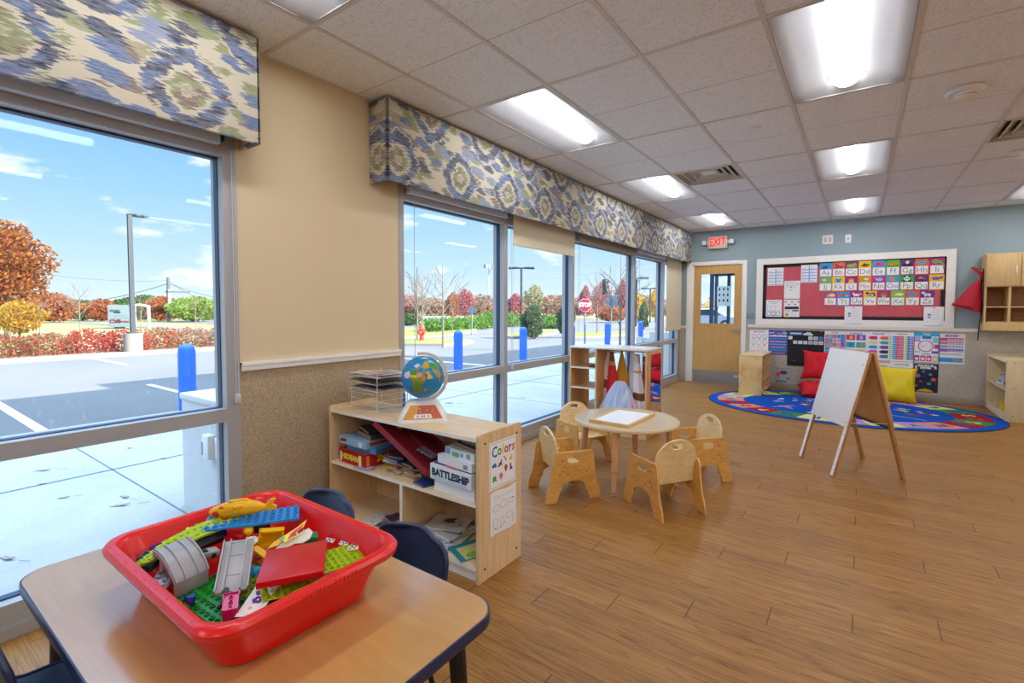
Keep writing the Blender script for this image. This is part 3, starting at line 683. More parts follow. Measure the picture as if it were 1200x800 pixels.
b.outline([cut], .0, .0015, plain('lemon_card', '#f1e04a', .6)); b.outline([[(x*.82+.002, y*.72) for x, y in cut[3:10]+[(.012, .010)]]], .0015, .002, plain('coral_print', '#e8423a', .6)); b.outline([[(x*.8, y*.66) for x, y in [cut[0], cut[1], cut[2], (-.018, .006), cut[12]]]], .0015, .002, plain('orange_print', '#f0a21e', .6))
b.outline([oval(-.012, .003, .008, .005)], .002, .0024, plain('turquoise_print', '#2ab3bc', .6)); b.outline([oval(.022, .004, .006, .003)], .002, .0024, plain('violet_print', '#7a4fc8', .6))
toy('butterfly_cutout', b, 'colourful curled butterfly cut-out with a lemon border, right of the yellow frame', 'toy', PT(336, 630, ZT_+.125), (16, -16, 66))
b = MB(); b.lathe([(.009, 0), (.014, .006), (.010, .014), (.006, .020), (.011, .026)], plain('royal_blue_plastic', '#1530a8', .3), 6, smooth=False); b.box((-.022, -.005, .004), (.0, .005, .012), plain('royal_blue_plastic', '#1530a8', .3), bev=.001)
toy('toy_peg', b, 'small royal blue faceted peg on the green baseplate', 'toy', PT(229, 703, ZT_+.03), (70, 0, -30))
def hollowbrick(m, nx, ny, p=.016, h=.024):
    b = MB(); w2, h2 = nx*p/2, ny*p/2
    b.box((-w2, -h2, 0), (w2, h2, h), m, bev=.0008, seg=1)
    for x0, y0, x1, y1 in ((-w2, -h2, w2, -h2+.0015), (-w2, h2-.0015, w2, h2), (-w2, -h2, -w2+.0015, h2), (w2-.0015, -h2, w2, h2)): b.box((x0, y0, h), (x1, y1, h+.005), m)
    for j in range(ny): b.lathe([(.0052, h), (.0052, h+.004), (.0036, h+.004), (.0036, h)], m, 12, TR(0, -h2+(j+.5)*p*.9+.001, 0))
    return b
toy('toy_brick', hollowbrick(MAG, 2, 3, .0165, .03), 'bright magenta upturned brick at the near corner of the tub', 'toy', PT(271, 716, ZT_+.042), (20, 0, 62))
b = MB(); b.box((-.03, -.05, 0), (.03, .05, .0008), PAPER)
fl = plain('purple_print', '#5d2a8c', .7)
for cx, cy in ((-.004, .022), (.0, -.002)):
    for k in range(6): b.outline([oval(cx+.009*cos(k*1.05), cy+.007*sin(k*1.05), .006, .005, 10)], .0009, .0012+k*.00003, fl)
    b.outline([oval(cx, cy, .003, .003, 8)], .0012, .0016, PAPER)
b.outline([oval(-.006, -.026, .006, .004, 10)], .0009, .0013, YEL)
for i in range(4): b.box((-.024, .034-i*.003, .0009), (-.012, .0352-i*.003, .0011), plain('red_print', '#b33a3a', .7))
toy('printed_card', b, 'white card printed with purple flowers against the near wall of the tub', 'card', PT(303, 702, ZT_+.062), (14, -4, 32))
b = MB(); b.tube([(0, 0, 0), (.008, .022, .003), (.006, .048, .004), (-.006, .07, .002)], .0028, plain('smoke_grey_plastic', '#76707a', .35), n=8); b.ell((0, -.003, 0), .006, M_BLACK, n=8)
toy('toy_pipe', b, 'thin curved grey rod with a black tip beside the magenta brick', 'toy', PT(258, 710, ZT_+.035), (0, 0, 50))
b = MB(); b.ell((0, 0, 0), .017, BLUEB, n=12); b.ell((.006, -.022, -.006), .011, BLUEB, n=10); toy('toy_figure_piece', b, 'blue rounded toy piece between the grey ramp and the red square block', 'toy', PT(299, 671, ZT_+.055))
b = MB(); b.outline([stadium(0, 0, .022, .009), oval(.022, 0, .0025, .0025, 10)], 0, .007, YEL, bev=.0006); toy('toy_arm_piece', b, 'yellow rounded bar with a hole, left of the red square block', 'toy', PT(307, 649, ZT_+.085), (10, 25, 20))
b = MB(); b.tube([(.018*cos(a), .014*sin(a), 0) for a in [2*pi*i/18 for i in range(18)]], .0055, wt, n=8, closed=True); toy('toy_ring', b, 'off-white ring behind the grey ramp', 'toy', PT(294, 634, ZT_+.09), (14, 0, 0))
b = MB(); rdp = plain('brick_red_plastic', '#b51a12', .35)
for k in range(7): a = k*2*pi/7; b.cyl((0, 0, 0), (.02*cos(a), .02*sin(a), 0), .004, rdp, n=8)
b.ell((0, 0, 0), (.012, .012, .006), rdp, n=8); toy('toy_gear', b, 'dark red toothed gear right beside the grey ramp', 'toy', PT(297, 655, ZT_+.07), (30, 20, 0))
b = MB(); b.box((-.018, -.005, 0), (.018, .005, .008), plain('orange_brick_plastic', '#f58a12', .35), bev=.001); toy('toy_brick', b, 'small orange brick at the far right inside the tub', 'toy', PT(419, 649, ZT_+.075), (4, -6, 80))
b = MB(); b.box((-.09, -.004, 0), (.09, .004, .012), plain('amber_brick_plastic', '#f2b20e', .35), bev=.001); toy('toy_strip', b, 'amber strip lying along the right front wall of the tub', 'toy', PT(382, 681, ZT_+.07), (0, 0, 88))
for u, v, r, l in ((387, 634, 20, 'checkered white and black tile at the back right of the tub, leftmost of three'), (403, 638, 8, 'checkered white and black tile at the back right of the tub, middle of three'), (414, 643, 52, 'checkered white and black tile next to the small orange brick')):
    b = MB(); b.box((-.014, -.006, 0), (.014, .006, .006), M_WHITE, bev=.0006)
    for i in range(4): b.box((-.012+i*.006, -.004+(i % 2)*.004, .006), (-.006+i*.006, (i % 2)*.004, .0064), M_BLACK)
    toy('toy_tile', b, l, 'toy', PT(u, v, ZT_+.09), (24, 0, r))
b = MB(); b.ell((0, 0, 0), .015, YEL, n=12); b.cyl((0, 0, -.02), (0, 0, -.005), .011, REDB); b.cyl((-.009, -.012, .002), (-.0095, -.0135, .002), .0035, M_BLACK, n=10); b.ell((-.016, -.004, -.003), (.008, .006, .004), YEL, n=8)
toy('toy_figure', b, 'small toy figure with a round yellow head under the azure plate', 'toy', PT(291, 622, ZT_+.10))
smk = plain('smoky_clear_plastic', '#7b757a', .15, .6)
b = MB(); b.box((-.04, -.022, 0), (.04, .022, .010), smk, bev=.002)
for i in range(4): b.cyl((-.03+i*.02, -.010, .010), (-.03+i*.02, -.010, .014), .005, smk, n=10); b.cyl((-.03+i*.02, .010, .010), (-.03+i*.02, .010, .014), .005, smk, n=10)
toy('toy_car_base', b, 'smoky grey studded toy base tucked under the grey arched bridge', 'toy', PT(190, 682, ZT_+.055), (4, 8, -35))
b = MB(); b.box((-.028, -.014, 0), (.028, .014, .016), GREYB, bev=.002); b.box((-.024, -.009, .016), (-.004, .009, .019), M_BLACK); b.cyl((.012, -.016, .004), (.012, .016, .004), .007, M_BLACK, n=12)
toy('toy_vehicle', b, 'grey and black toy vehicle body left of the upright grey ramp', 'toy', PT(242, 651, ZT_+.075), (10, 12, 95))
b = MB(); b.box((-.05, -.012, 0), (.05, .012, .018), plain('very_dark_brick', '#11131c', .4), bev=.002); toy('toy_brick', b, 'near-black long brick in the shadow under the lime strip', 'toy', PT(240, 640, ZT_+.05), (0, 0, 88))
b = MB(); b.box((-.03, -.016, 0), (.03, .016, .02), NAVYB, bev=.002); toy('toy_brick', b, 'dark blue brick in the shadow behind the toy figure', 'toy', PT(303, 622, ZT_+.075), (0, 0, 34))
b = MB(); b.box((-.02, -.012, 0), (.02, .012, .014), REDB, bev=.002); toy('toy_brick', b, 'small red brick just behind the top of the upright grey ramp', 'toy', PT(280, 630, ZT_+.085), (6, 0, 15))
# ---- navy school chairs
def make_school_chair():
    root = thing('school_chair', '', 'chair')
    b = MB(); rows = []   # local: seat centre at origin x, front +y, back -y
    sh = .335
    prof = [(.17, sh-.018, .15), (.155, sh-.002, .16), (.10, sh+.002, .17), (0, sh-.006, .175), (-.09, sh, .172), (-.135, sh+.018, .165), (-.155, sh+.05, .155), (-.165, sh+.10, .152), (-.175, sh+.15, .160), (-.185, sh+.21, .160), (-.192, sh+.235, .150), (-.197, sh+.253, .125), (-.200, sh+.262, .085)]
    n = 12
    def row(y, z, hw, off):
        out = []
        for i in range(n+1):
            s = -1+2*i/n; back = max(0, min(1, (z-sh-.03)/.1))
            cy = .030*s*s*back; cz = .012*s*s*(1-back)
            out.append((s*hw, y+cy+off[0], z+cz+off[1]))
        return out
    front = [row(y, z, hw, (0, 0)) for y, z, hw in prof]
    backr = [row(y, z, hw, (-.012 if z > sh+.03 else 0, -.010 if z <= sh+.03 else -.002)) for y, z, hw in prof]
    b.loft(front, M_NAVY, False); b.loft([list(reversed(r)) for r in backr], M_NAVY, False)
    rim = [front[i][0] for i in range(len(front))]+front[-1][1:]+[front[i][-1] for i in reversed(range(len(front)-1))]+list(reversed(front[0]))[1:-1]
    rim2 = [backr[i][0] for i in range(len(front))]+backr[-1][1:]+[backr[i][-1] for i in reversed(range(len(front)-1))]+list(reversed(backr[0]))[1:-1]
    b.tube([(Vector(p)+Vector(q))/2 for p, q in zip(rim, rim2)], .0085, M_NAVY, n=8, closed=True)
    b.build('shell', root)
    for sx in (-1, 1):
        for sy in (-1, 1):
            b = MB(); x0, y0 = sx*.11, sy*.08
            b.tube([(x0, y0, sh-.02), (sx*.125, sy*.095, sh-.04), (sx*.16, sy*.16, .015)], .0085, mk, n=8); b.ell((sx*.16, sy*.16, .010), .012, M_BLACK, n=8); b.build('leg', root)
    b = MB(); b.tube([(-.12, -.08, sh-.025), (-.12, .08, sh-.025), (.12, .08, sh-.025), (.12, -.08, sh-.025)], .008, mk, n=8, closed=True); b.build('seat_frame', root)
    return root
ch = make_school_chair(); ch.location = (-1.655, .915, 0); ch.rotation_euler = (0, 0, pi)
ch['label'] = 'navy plastic school chair tucked under the table directly behind the red tub'; ch['group'] = 'navy school chairs'
copy_tree(ch, (-1.165, .895, 0), pi, 'navy plastic school chair right of the red tub, between the table and the game shelf', 'navy school chairs')
copy_tree(ch, (-1.60, .345, 0), 0, 'navy plastic school chair cut off at the bottom left corner of the photo', 'navy school chairs')
# ================================================================== game shelf ('Colors' bookshelf)
SX0, SX1, SY0, SY1, SH = -2.645, -1.446, 1.741, 2.095, .724
root = thing('bookshelf', 'low maple bookshelf with a Colors poster on its end, between table and window', 'bookshelf', (0, 0, 0)); root.location = ((SX0+SX1)/2, (SY0+SY1)/2, 0)
def rel(b): b.M = TR(-root.location.x, -root.location.y, 0); return b
T_ = .019
for x0, x1, nm in ((SX0, SX0+T_, 'side_panel'), (SX1-T_, SX1, 'side_panel')):
    b = rel(MB()); L = [(SY0, 0), (SY1, 0), (SY1, SH-.018)]+[(SY1-.018+.018*cos(a), SH-.018+.018*sin(a)) for a in [pi/2*i/5 for i in range(6)]]+[(SY0+.018-.018*cos(a), SH-.018+.018*sin(a)) for a in [pi/2-pi/2*i/5 for i in range(6)]]+[(SY0, SH-.018)]
    b.outline([L], 0, x1-x0, M_SHELF, TR(x0, 0, 0) @ frame((0,0,0), (0,1,0), (0,0,1)), bev=.003)
    for y in (SY0+.045, SY1-.045):
        for z in (.06, SH-.05): b.cyl((x1-.001, y, z), (x1+.0015, y, z), .006, M_SCREW, n=10)
    b.build(nm, root)
def board(x0, x1, z, nm, y0=SY0+.006, t=.017):
    b = rel(MB()); b.box((x0, y0, z-t), (x1, SY1-.008, z), M_SHELFH); b.box((x0, y0-.002, z-t-.0005), (x1, y0, z+.0005), M_EDGEW); b.build(nm, root)
board(SX0+T_, SX1-T_, SH-.022, 'top_board'); board(SX0+T_, SX1-T_, .385, 'shelf'); board(SX0+T_, SX1-T_, .075, 'bottom_shelf')
b = rel(MB()); b.box((SX0+T_, SY0+.02, 0), (SX1-T_, SY0+.035, .058), M_EDGEW); b.build('plinth', root)
b = rel(MB()); b.box((-2.005, SY0+.006, .075), (-1.987, SY1-.01, .368), M_SHELF); b.box((-2.006, SY0+.003, .075), (-1.986, SY0+.006, .368), M_EDGEW); b.build('divider', root)
b = rel(MB()); b.box((SX0+T_, SY1-.009, .03), (SX1-T_, SY1-.003, SH-.03), M_SHELF); b.build('back_panel', root)
# ---- posters on the end panel (face +x)
def endM(y0, z0, off=.001): return TR(SX1+off, y0, z0) @ frame((0,0,0), (0,1,0), (0,0,1))
inkd = plain('black_ink', '#20202a', .7)
def blob(b, cx, cy, parts, col, M, z=.0012):
    for (dx, dy, rx, ry) in parts: z += .00004; b.outline([oval(cx+dx, cy+dy, rx, ry, 12)], z, z+.0002, col, M)
b = MB(); M = TR(SX1+.001, 1.818, .429) @ frame((0,0,0), (0,1,0), (0,0,1)); W_, H_ = .222, .238
b.box((0, 0, 0), (W_, H_, .0008), PAPER, M); 
for a in ((.008, .008, W_-.008, .0095), (.008, H_-.0095, W_-.008, H_-.008), (.008, .008, .0092, H_-.008), (W_-.0092, .008, W_-.008, H_-.008)): b.box((a[0], a[1], .0008), (a[2], a[3], .001), inkd, M)
xx = .024
for ch_, colr, wd in (('C', '#2277c0', .044), ('o', '#2b9a3a', .038), ('l', '#d8d020', .018), ('o', '#d23a34', .037), ('r', '#6b3a9c', .027), ('s', '#e07a22', .03)):
    b.text(ch_, .075 if ch_ in 'Cl' else .070, P(colr), M @ TR(xx+wd/2-.004, .184 if ch_ == 'C' else .186, .0012), bold=.002, sx=.86); xx += wd
gI = .0013
blob(b, .038, .118, [(-.006, .0, .011, .009), (.006, .004, .012, .009), (.012, -.004, .009, .006)], P('#1f6fb2'), M)
blob(b, .088, .118, [(-.012, -.008, .008, .005), (0, 0, .010, .007), (.008, .010, .004, .011), (.012, -.008, .003, .008)], inkd, M)
b.outline([[(.120, .142), (.136, .120), (.146, .124), (.126, .146)]], .0012, .0015, P('#ee7a1c'), M); b.outline([[(.120, .142), (.114, .150), (.128, .150)]], .0012, .0015, P('#2d8f3a'), M)
blob(b, .178, .124, [(0, 0, .016, .009), (.006, .012, .008, .008)], P('#e8c81e'), M)
blob(b, .136, .084, [(0, .004, .013, .012), (0, -.008, .007, .010)], P('#c82a24'), M); blob(b, .136, .099, [(0, 0, .010, .004)], P('#2d8f3a'), M)
b.outline([[(.170, .100), (.182, .100), (.182, .080), (.192, .078), (.192, .066), (.170, .066)]], .0012, .0015, P('#6b3a9c'), M)
blob(b, .042, .052, [(0, 0, .014, .011), (-.008, .011, .005, .005), (.008, .011, .005, .005), (-.012, -.010, .006, .004), (.012, -.010, .006, .004)], P('#2f9b3c'), M)
blob(b, .095, .056, [(.009*cos(k*1.257), .009*sin(k*1.257), .007, .007) for k in range(5)]+[(0, -.018, .002, .008)], P('#e070a8'), M)
tag(b.build('poster'), 'small Colors poster taped to the end of the game shelf', 'poster')
b = MB(); M = TR(SX1+.001, 1.826, .200) @ frame((0,0,0), (0,1,0), (0,0,1)); W_, H_ = .215, .215; nS = 8
vs = []
for i in range(nS+1):
    x = W_*i/nS; z = .001+.006*abs(sin(i*1.3))*(i/nS)
    vs += [(x, .012*sin(i*.8)*.3, z), (x, H_+.006*sin(i*.9), z*.3+.0005)]
b.add(vs, [(2*i, 2*i+2, 2*i+3, 2*i+1) for i in range(nS)], PAPER, True, M)
gI = plain('pencil_grey', '#8c8c92', .8)
b.text('What is outside?', .026, gI, M @ TR(.106, .188, .0082), bold=-.0006)
for cx, cy, rx, ry in ((.04, .135, .024, .018), (.10, .14, .028, .020), (.165, .14, .03, .012), (.035, .06, .02, .024), (.09, .055, .014, .026), (.15, .07, .034, .016), (.185, .04, .01, .02)):
    o_ = oval(cx, cy, rx, ry, 16); i_ = oval(cx, cy, rx-.0015, ry-.0015, 16); b.outline([o_, i_], .0080, .0083, gI, M)
for cx, cy in ((.178, .150), (.05, .028), (.03, .035), (.075, .03), (.105, .045)): b.outline([oval(cx, cy, .0035, .004, 8)], .0080, .0084, inkd, M)
tag(b.build('worksheet'), 'curling white outline-drawing worksheet taped below the Colors poster', 'worksheet')
# ---- things on top of the shelf
ZS_ = SH-.022
def globe():
    g0 = atZ(494, 489, ZS_+.003); cx, cy = -1.985, 1.90
    root = thing('globe', 'blue talking globe on a white base with orange panel, on the game shelf', 'globe', (cx, cy, ZS_)); root.rotation_euler = (0, 0, radians(8)); root.scale = (1.15, 1.15, 1.15)
    fz = radians(38)   # base faces the camera direction
    Rr = RZ(fz)
    b = MB(); b.loft([[(x, y, 0) for x, y, _ in rrect(.118, .085, .02)], [(x, y, .012) for x, y, _ in rrect(.116, .083, .02)], [(x*.62, y*.62+.008, .085) for x, y, _ in rrect(.118, .085, .03)], [(x*.5, y*.5+.008, .092) for x, y, _ in rrect(.118, .085, .03)]], M_WHITE, True, True, True, M=Rr)
    b.build('base', root)
    # sloping control panel
    pts0 = (-.098, -.0835, .014), (.098, -.0835, .014), (.058, -.047, .083), (-.058, -.047, .083)
    M = Rr @ frame((0, -.0835-.0018, .014), (1,0,0), (0, .0365, .069))
    b = MB(); b.outline([[(-.092, .004), (.092, .004), (.058, .070), (-.058, .070)]], 0, .0016, P('#c5521c', .35), M); b.outline([[(-.092, .004), (-.03, .004), (-.02, .070), (-.058, .070)]], .0016, .002, P('#e09a18', .35), M)
    b.outline([[(-.045, .006), (.045, .006), (.036, .026), (-.036, .026)]], .002, .0024, M_WHITE, M)
    for x, y in ((-.062, .03), (-.045, .05), (-.015, .052), (-.012, .036), (.018, .044), (.045, .044)): b.outline([oval(x, y, .005, .005, 10)], .002, .003, P('#8d93b5'), M)
    for x in (-.024, -.004, .006, .026): b.outline([oval(x, .016, .004, .005, 10)], .0024, .003, P('#c2543a'), M)
    b.build('control_panel', root)['label'] = 'orange and amber button panel'
    gc = Vector((0, .0, .205)); R_ = .102
    b = MB(); b.cyl((0, 0, .088), (0, 0, .112), .026, M_WHITE, n=20); b.lathe([(.05, .086), (.052, .092), (.03, .098)], M_WHITE, 24)
    ax = (Rr @ Vector((cos(radians(66)), 0, sin(radians(66))))).normalized()   # tilted axis leans to the right in the photo
    side = (Rr @ Vector((1, 0, 0))); upv = Vector((0, 0, 1)); arc = []; arc2 = []
    for i in range(25):
        a = radians(-96+198*i/24)
        arc.append(gc+side*(cos(a)*(R_+.010))+upv*(sin(a)*(R_+.010)))
    yv = side.cross(upv)
    lps = []
    for i in range(25):
        p = arc[i]; rd = (p-gc).normalized(); w_ = .012
        lps.append([p-yv*w_-rd*.004, p+yv*w_-rd*.004, p+yv*w_+rd*.010, p-yv*w_+rd*.010])
    b.loft(lps, plain('meridian_arm_beige', '#dcd2bd', .4), True, True, True, smooth=False); b.build('meridian_arm', root)
    # sphere: sea + continents as thin patches projected on the ball
    sea = plain('globe_sea_blue', '#1583bd', .25, .5, var=.12, scale=14.)
    b = MB(TR(*gc)); b.ell((0, 0, 0), R_, sea, n=32)
    dirc = (CAM-Vector((cx, cy, ZS_+.205))); dirc = (RZ(-radians(8)) @ dirc).normalized()
    gx_ = Vector((0, 0, 1)).cross(dirc).normalized(); gy_ = dirc.cross(gx_)
    def patch(pts, col, r=1.004):   # pts in unit-disc coordinates seen from the room
        pts = list(pts); c0 = (sum(p[0] for p in pts)/len(pts), sum(p[1] for p in pts)/len(pts)); rings = 4; vs = []; n = len(pts)
        def sp(x, y):
            d2 = x*x+y*y; 
            if d2 > .97: k = sqrt(.97/d2); x *= k; y *= k; d2 = .97
            return (gx_*x+gy_*y+dirc*sqrt(1-d2))*(R_*r)
        vs.append(sp(*c0))
        for k in range(1, rings+1):
            for p in pts: vs.append(sp(c0[0]+(p[0]-c0[0])*k/rings, c0[1]+(p[1]-c0[1])*k/rings))
        fs = [(0, 1+i, 1+(i+1) % n) for i in range(n)]
        for k in range(rings-1):
            for i in range(n): fs.append((1+k*n+i, 1+(k+1)*n+i, 1+(k+1)*n+(i+1) % n, 1+k*n+(i+1) % n))
        b.add(vs, fs, col, True)
    def G(c): return plain('map_'+c.strip('#'), c, .35, var=.25, scale=60.)
    def dens(pts, k=5):
        out = []
        for i in range(len(pts)):
            p, q = pts[i], pts[(i+1) % len(pts)]
            for j in range(k): t = j/k; out.append((p[0]+(q[0]-p[0])*t+random.uniform(-.008, .008), p[1]+(q[1]-p[1])*t+random.uniform(-.008, .008)))
        return out
    patch(dens([(-.56, .30), (-.42, .36), (-.2, .30), (.0, .26), (.08, .10), (.18, -.08), (.1, -.22), (.0, -.34), (-.02, -.62), (-.22, -.74), (-.40, -.72), (-.46, -.45), (-.44, -.28), (-.62, -.02), (-.72, .05), (-.74, .22)]), G('#8a8a30'))
    for pts, c in (([(-.56, .30), (-.30, .32), (-.26, .1), (-.50, .08)], '#2c9437'), ([(-.56, .08), (-.25, .08), (-.27, -.06), (-.5, -.04)], '#eec40a'), ([(-.78, .22), (-.58, .28), (-.55, .0), (-.74, -.08), (-.86, .05)], '#d8cde0'), ([(-.26, .18), (-.02, .16), (-.05, -.02), (-.24, .0)], '#d79bc4'), ([(-.05, .02), (.12, -.02), (.08, -.2), (-.1, -.2)], '#cf8a2e'), ([(-.3, -.04), (-.12, -.02), (-.14, -.2), (-.34, -.2)], '#6ba82c'), ([(-.34, -.26), (-.08, -.28), (-.1, -.5), (-.38, -.5)], '#5c9a3c'), ([(-.38, -.5), (-.18, -.52), (-.24, -.7), (-.38, -.68)], '#7f8f2e')): patch(dens(pts, 3), G(c), 1.008)
    patch(dens([(-.12, .44), (.0, .52), (.12, .72), (.22, .70), (.3, .48), (.26, .36), (.06, .34)]), G('#c8a23a')); patch(dens([(.22, .52), (.34, .70), (.62, .66), (.78, .45), (.70, .28), (.40, .34)]), G('#3b8f45'))
    patch(dens([(.40, .34), (.74, .28), (.86, .05), (.74, -.1), (.62, .0), (.56, .12)]), G('#b09a3c')); patch(dens([(.20, -.04), (.26, .14), (.42, .02), (.46, -.08), (.26, -.14)]), G('#e6bc1c')); patch(dens([(.10, .22), (.3, .26), (.34, .14), (.14, .12)]), G('#c9a81e')); patch(dens([(.72, -.1), (.80, -.02), (.82, -.2), (.74, -.3)]), G('#b06a6a'))
    patch(dens([(.06, -.62), (.20, -.52), (.2, -.58), (.1, -.68)], 3), G('#7f8f2e')); patch(dens([(-.4, .50), (-.22, .62), (-.14, .52), (-.3, .40)], 3), G('#cfc4d4')); patch(dens([(-.2, .86), (.1, .93), (.3, .84), (.05, .84)], 3), G('#c9d6cf'))
    b.build('sphere', root)['label'] = 'sphere with coloured countries'
globe()
# blue stylus behind the globe
b = MB(); b.cyl((0, 0, 0), (0, 0, .085), .012, plain('stylus_blue', '#2b8fb5', .35), r1=.007, n=12); b.cyl((0, 0, .085), (0, 0, .10), .005, M_CHROME, n=8)
b.tube([(0, 0, .1), (.02, .01, .12), (.045, .01, .10), (.05, 0, .05), (.03, -.01, .02)], .002, M_CHROME, n=6)
p = atZ(474, 477, ZS_); tag(b.build('stylus', loc=(p.x, p.y, ZS_)), 'blue stylus pen standing just left of the globe base', 'stylus')
# wire rack with papers
root = thing('wire_paper_rack', 'tall chrome wire paper rack with three tiers on the left end of the shelf', 'paper rack', (-2.39, 1.925, ZS_)); root.rotation_euler = (0, 0, radians(-3))
M_CHROMEW = plain('bright_wire', '#dcdcdf', .35, .5, .3); b = MB(); wr = .0024
for z in (.0,):
    for y in (-.10, .0, .10): b.cyl((-.14, y, z+.003), (.14, y, z+.003), wr, M_CHROMEW, n=6)
for sx in (-.13, .13):
    for sy in (-.11, .11): b.cyl((sx, sy, 0), (sx, sy, .235), wr*1.2, M_CHROMEW, n=6)
for z in (.04, .075, .11, .145, .18, .215):
    b.tube([(-.13, -.11, z), (.13, -.11, z), (.13, .11, z), (-.13, .11, z)], wr*.7, M_CHROMEW, n=6, closed=True)
b.build('frame', root)
for z in (.135, .175, .215):
    b = MB()
    for i in range(9): b.cyl((-.15, -.12+i*.03, z), (.15, -.12+i*.03, z), wr*.8, M_CHROMEW, n=6)
    b.tube([(-.15, -.12, z), (.15, -.12, z), (.15, .12, z), (-.15, .12, z)], wr, M_CHROMEW, n=6, closed=True); b.build('tier', root)
def sheet(nm, lab, p, sx, sy, rz, m, extra=(), wave=.006, rx=0, cat='paper', group=None):
    b = MB(); n = 8; vs = []
    for i in range(n+1):
        for j in range(n+1):
            x, y = (i/n-.5)*sx, (j/n-.5)*sy; vs.append((x, y, wave*sin(i*.9+j*.5)+.5*wave))
    b.add(vs, [(i*(n+1)+j, (i+1)*(n+1)+j, (i+1)*(n+1)+j+1, i*(n+1)+j+1) for i in range(n) for j in range(n)], m, True)
    for (x0, y0, x1, y1, c) in extra: 
        k = 4
        for i in range(k):
            a0 = x0+(x1-x0)*i/k; a1 = x0+(x1-x0)*(i+1)/k
            def zz(x, y): return wave*sin((x/sx+.5)*n*.9+(y/sy+.5)*n*.5)+.5*wave+.0012
            b.add([(a0, y0, zz(a0, y0)), (a1, y0, zz(a1, y0)), (a1, y1, zz(a1, y1)), (a0, y1, zz(a0, y1))], [(0,1,2,3)], c)
    return tag(b.build(nm, loc=p, rot=(rx, 0, rz)), lab, cat, group)
rx_, ry_ = -2.39, 1.925
sheet('magazine', 'pink and green illustrated magazine lying on top of the wire rack', (rx_, ry_, ZS_+.222), .29, .22, radians(6), P('#d9cdc6', .5), [(-.12, -.09, -.02, .0, P('#b9a58c')), (0, -.1, .12, -.02, P('#a8516b')), (-.05, .01, .1, .09, P('#7f9a78')), (.04, -.01, .13, .05, P('#7fa5ad')), (-.13, .02, -.06, .09, P('#c98a8c'))])
sheet('magazine', 'black covered magazine on the second tier of the wire rack', (rx_+.02, ry_-.005, ZS_+.182), .32, .235, radians(-4), P('#23262e', .4)); sheet('paper_stack', 'grey speckled papers on the third tier of the wire rack', (rx_+.03, ry_-.01, ZS_+.142), .30, .22, radians(4), P('#6d7078', .6), [(-.1, -.1, .05, -.04, P('#8c8f98'))])
b = MB(); b.tube([(-.11, 0, .003), (.11, 0, .003)], .003, P('#ecebe8', .4), n=6); p = atZ(449, 482, ZS_); tag(b.build('wire_rod', loc=(p.x, p.y, ZS_), rot=(0, 0, radians(38))), 'thin white rod lying on the shelf between the rack and the globe', 'rod')
# ---- game boxes and books
def gbox(nm, lab, p, size, rz, m, side=None, sidetext=None, sidetext_r=None, tcol=None, cat='board game', lidz=None, tsize=None, bold=.001, stripe=None):
    """box with origin at bottom centre"""
    w, d, h = size; b = MB(); b.box((-w/2, -d/2, 0), (w/2, d/2, h), m, bev=.0012, seg=1)
    if lidz: b.box((-w/2-.001, -d/2-.001, lidz), (w/2+.001, d/2+.001, h+.0006), side or m, bev=.001, seg=1)
    e = .0016 if lidz else .0006
    MF = TR(0, -d/2-e, h/2) @ frame((0,0,0), (1,0,0), (0,0,1)); MR = TR(w/2+e, 0, h/2) @ frame((0,0,0), (0,1,0), (0,0,1))
    if stripe:
        for (a, z0, c_, z1, cc, fc) in stripe: b.box((a, z0, -.0003), (c_, z1, .0002), cc, MF if fc == 'f' else MR)
    if sidetext: b.text(sidetext, tsize or h*.62, tcol, MF @ TR(0, 0, .0006), bold=bold)
    if sidetext_r: b.text(sidetext_r, tsize or h*.62, tcol, MR @ TR(0, 0, .0006), bold=bold)
    return tag(b.build(nm, loc=p, rot=(0, 0, rz)), lab, cat, 'board games on the shelf')
ZB_ = .385
a1 = radians(-3)
gbox('board_game', 'red board game box with yellow lettering, bottom of the left stack', (-2.445, 1.895, ZB_), (.265, .265, .083), a1, P('#c4161a', .3), sidetext='HEDBANZ', sidetext_r='ZNA', tcol=P('#f0e23c'), bold=.0022, tsize=.044, stripe=[(-.12, -.035, -.10, .03, P('#e8e0d8'), 'f'), (.075, -.04, .10, .03, P('#e9e4e0'), 'f'), (-.13, .025, .13, .04, P('#8e1216'), 'f'), (-.12, -.03, -.10, .03, P('#caa84a'), 'r')])
gbox('board_game', 'plain blue box above the red game, third from the bottom of its stack', (-2.40, 1.905, ZB_+.083), (.24, .24, .030), radians(5), P('#3d7fae', .35))
gbox('board_game', 'light blue game box with red lettering, sticking out over the red game', (-2.445, 1.892, ZB_+.113), (.27, .255, .045), radians(-2), P('#8fb7d2', .35), stripe=[(-.115, -.008, -.05, .012, P('#b5464e'), 'f'), (-.10, -.008, .06, .014, P('#a8404a'), 'r'), (-.125, -.013, -.12, .017, P('#b5464e'), 'f'), (.07, -.016, .10, .012, P('#e8e8ea'), 'f'), (-.125, -.018, -.04, .018, P('#a9c8dc'), 'f')])
def book(nm, lab, p, size, rz, cover, edge='#e6dcc4', rx=0, ry=0, group=None, cat='book', deco=()):
    w, d, h = size; b = MB(); cv = P(cover, .45); pg = plain('page_block', edge if edge else '#e6dcc4', .8, .2)
    b.box((-w/2+.003, -d/2+.002, .0015), (w/2-.003, d/2-.002, h-.0015), pg); b.box((-w/2, -d/2, 0), (w/2, d/2, .0015), cv); b.box((-w/2, -d/2, h-.0015), (w/2, d/2, h), cv); b.box((w/2-.002, -d/2, 0), (w/2, d/2, h), cv) 
    for (x0, y0, x1, y1, c_) in deco: b.box((x0*w, y0*d, h), (x1*w, y1*d, h+.0004), P(c_, .5))
    return tag(b.build(nm, loc=p, rot=(rx, ry, rz)), lab, cat, group)
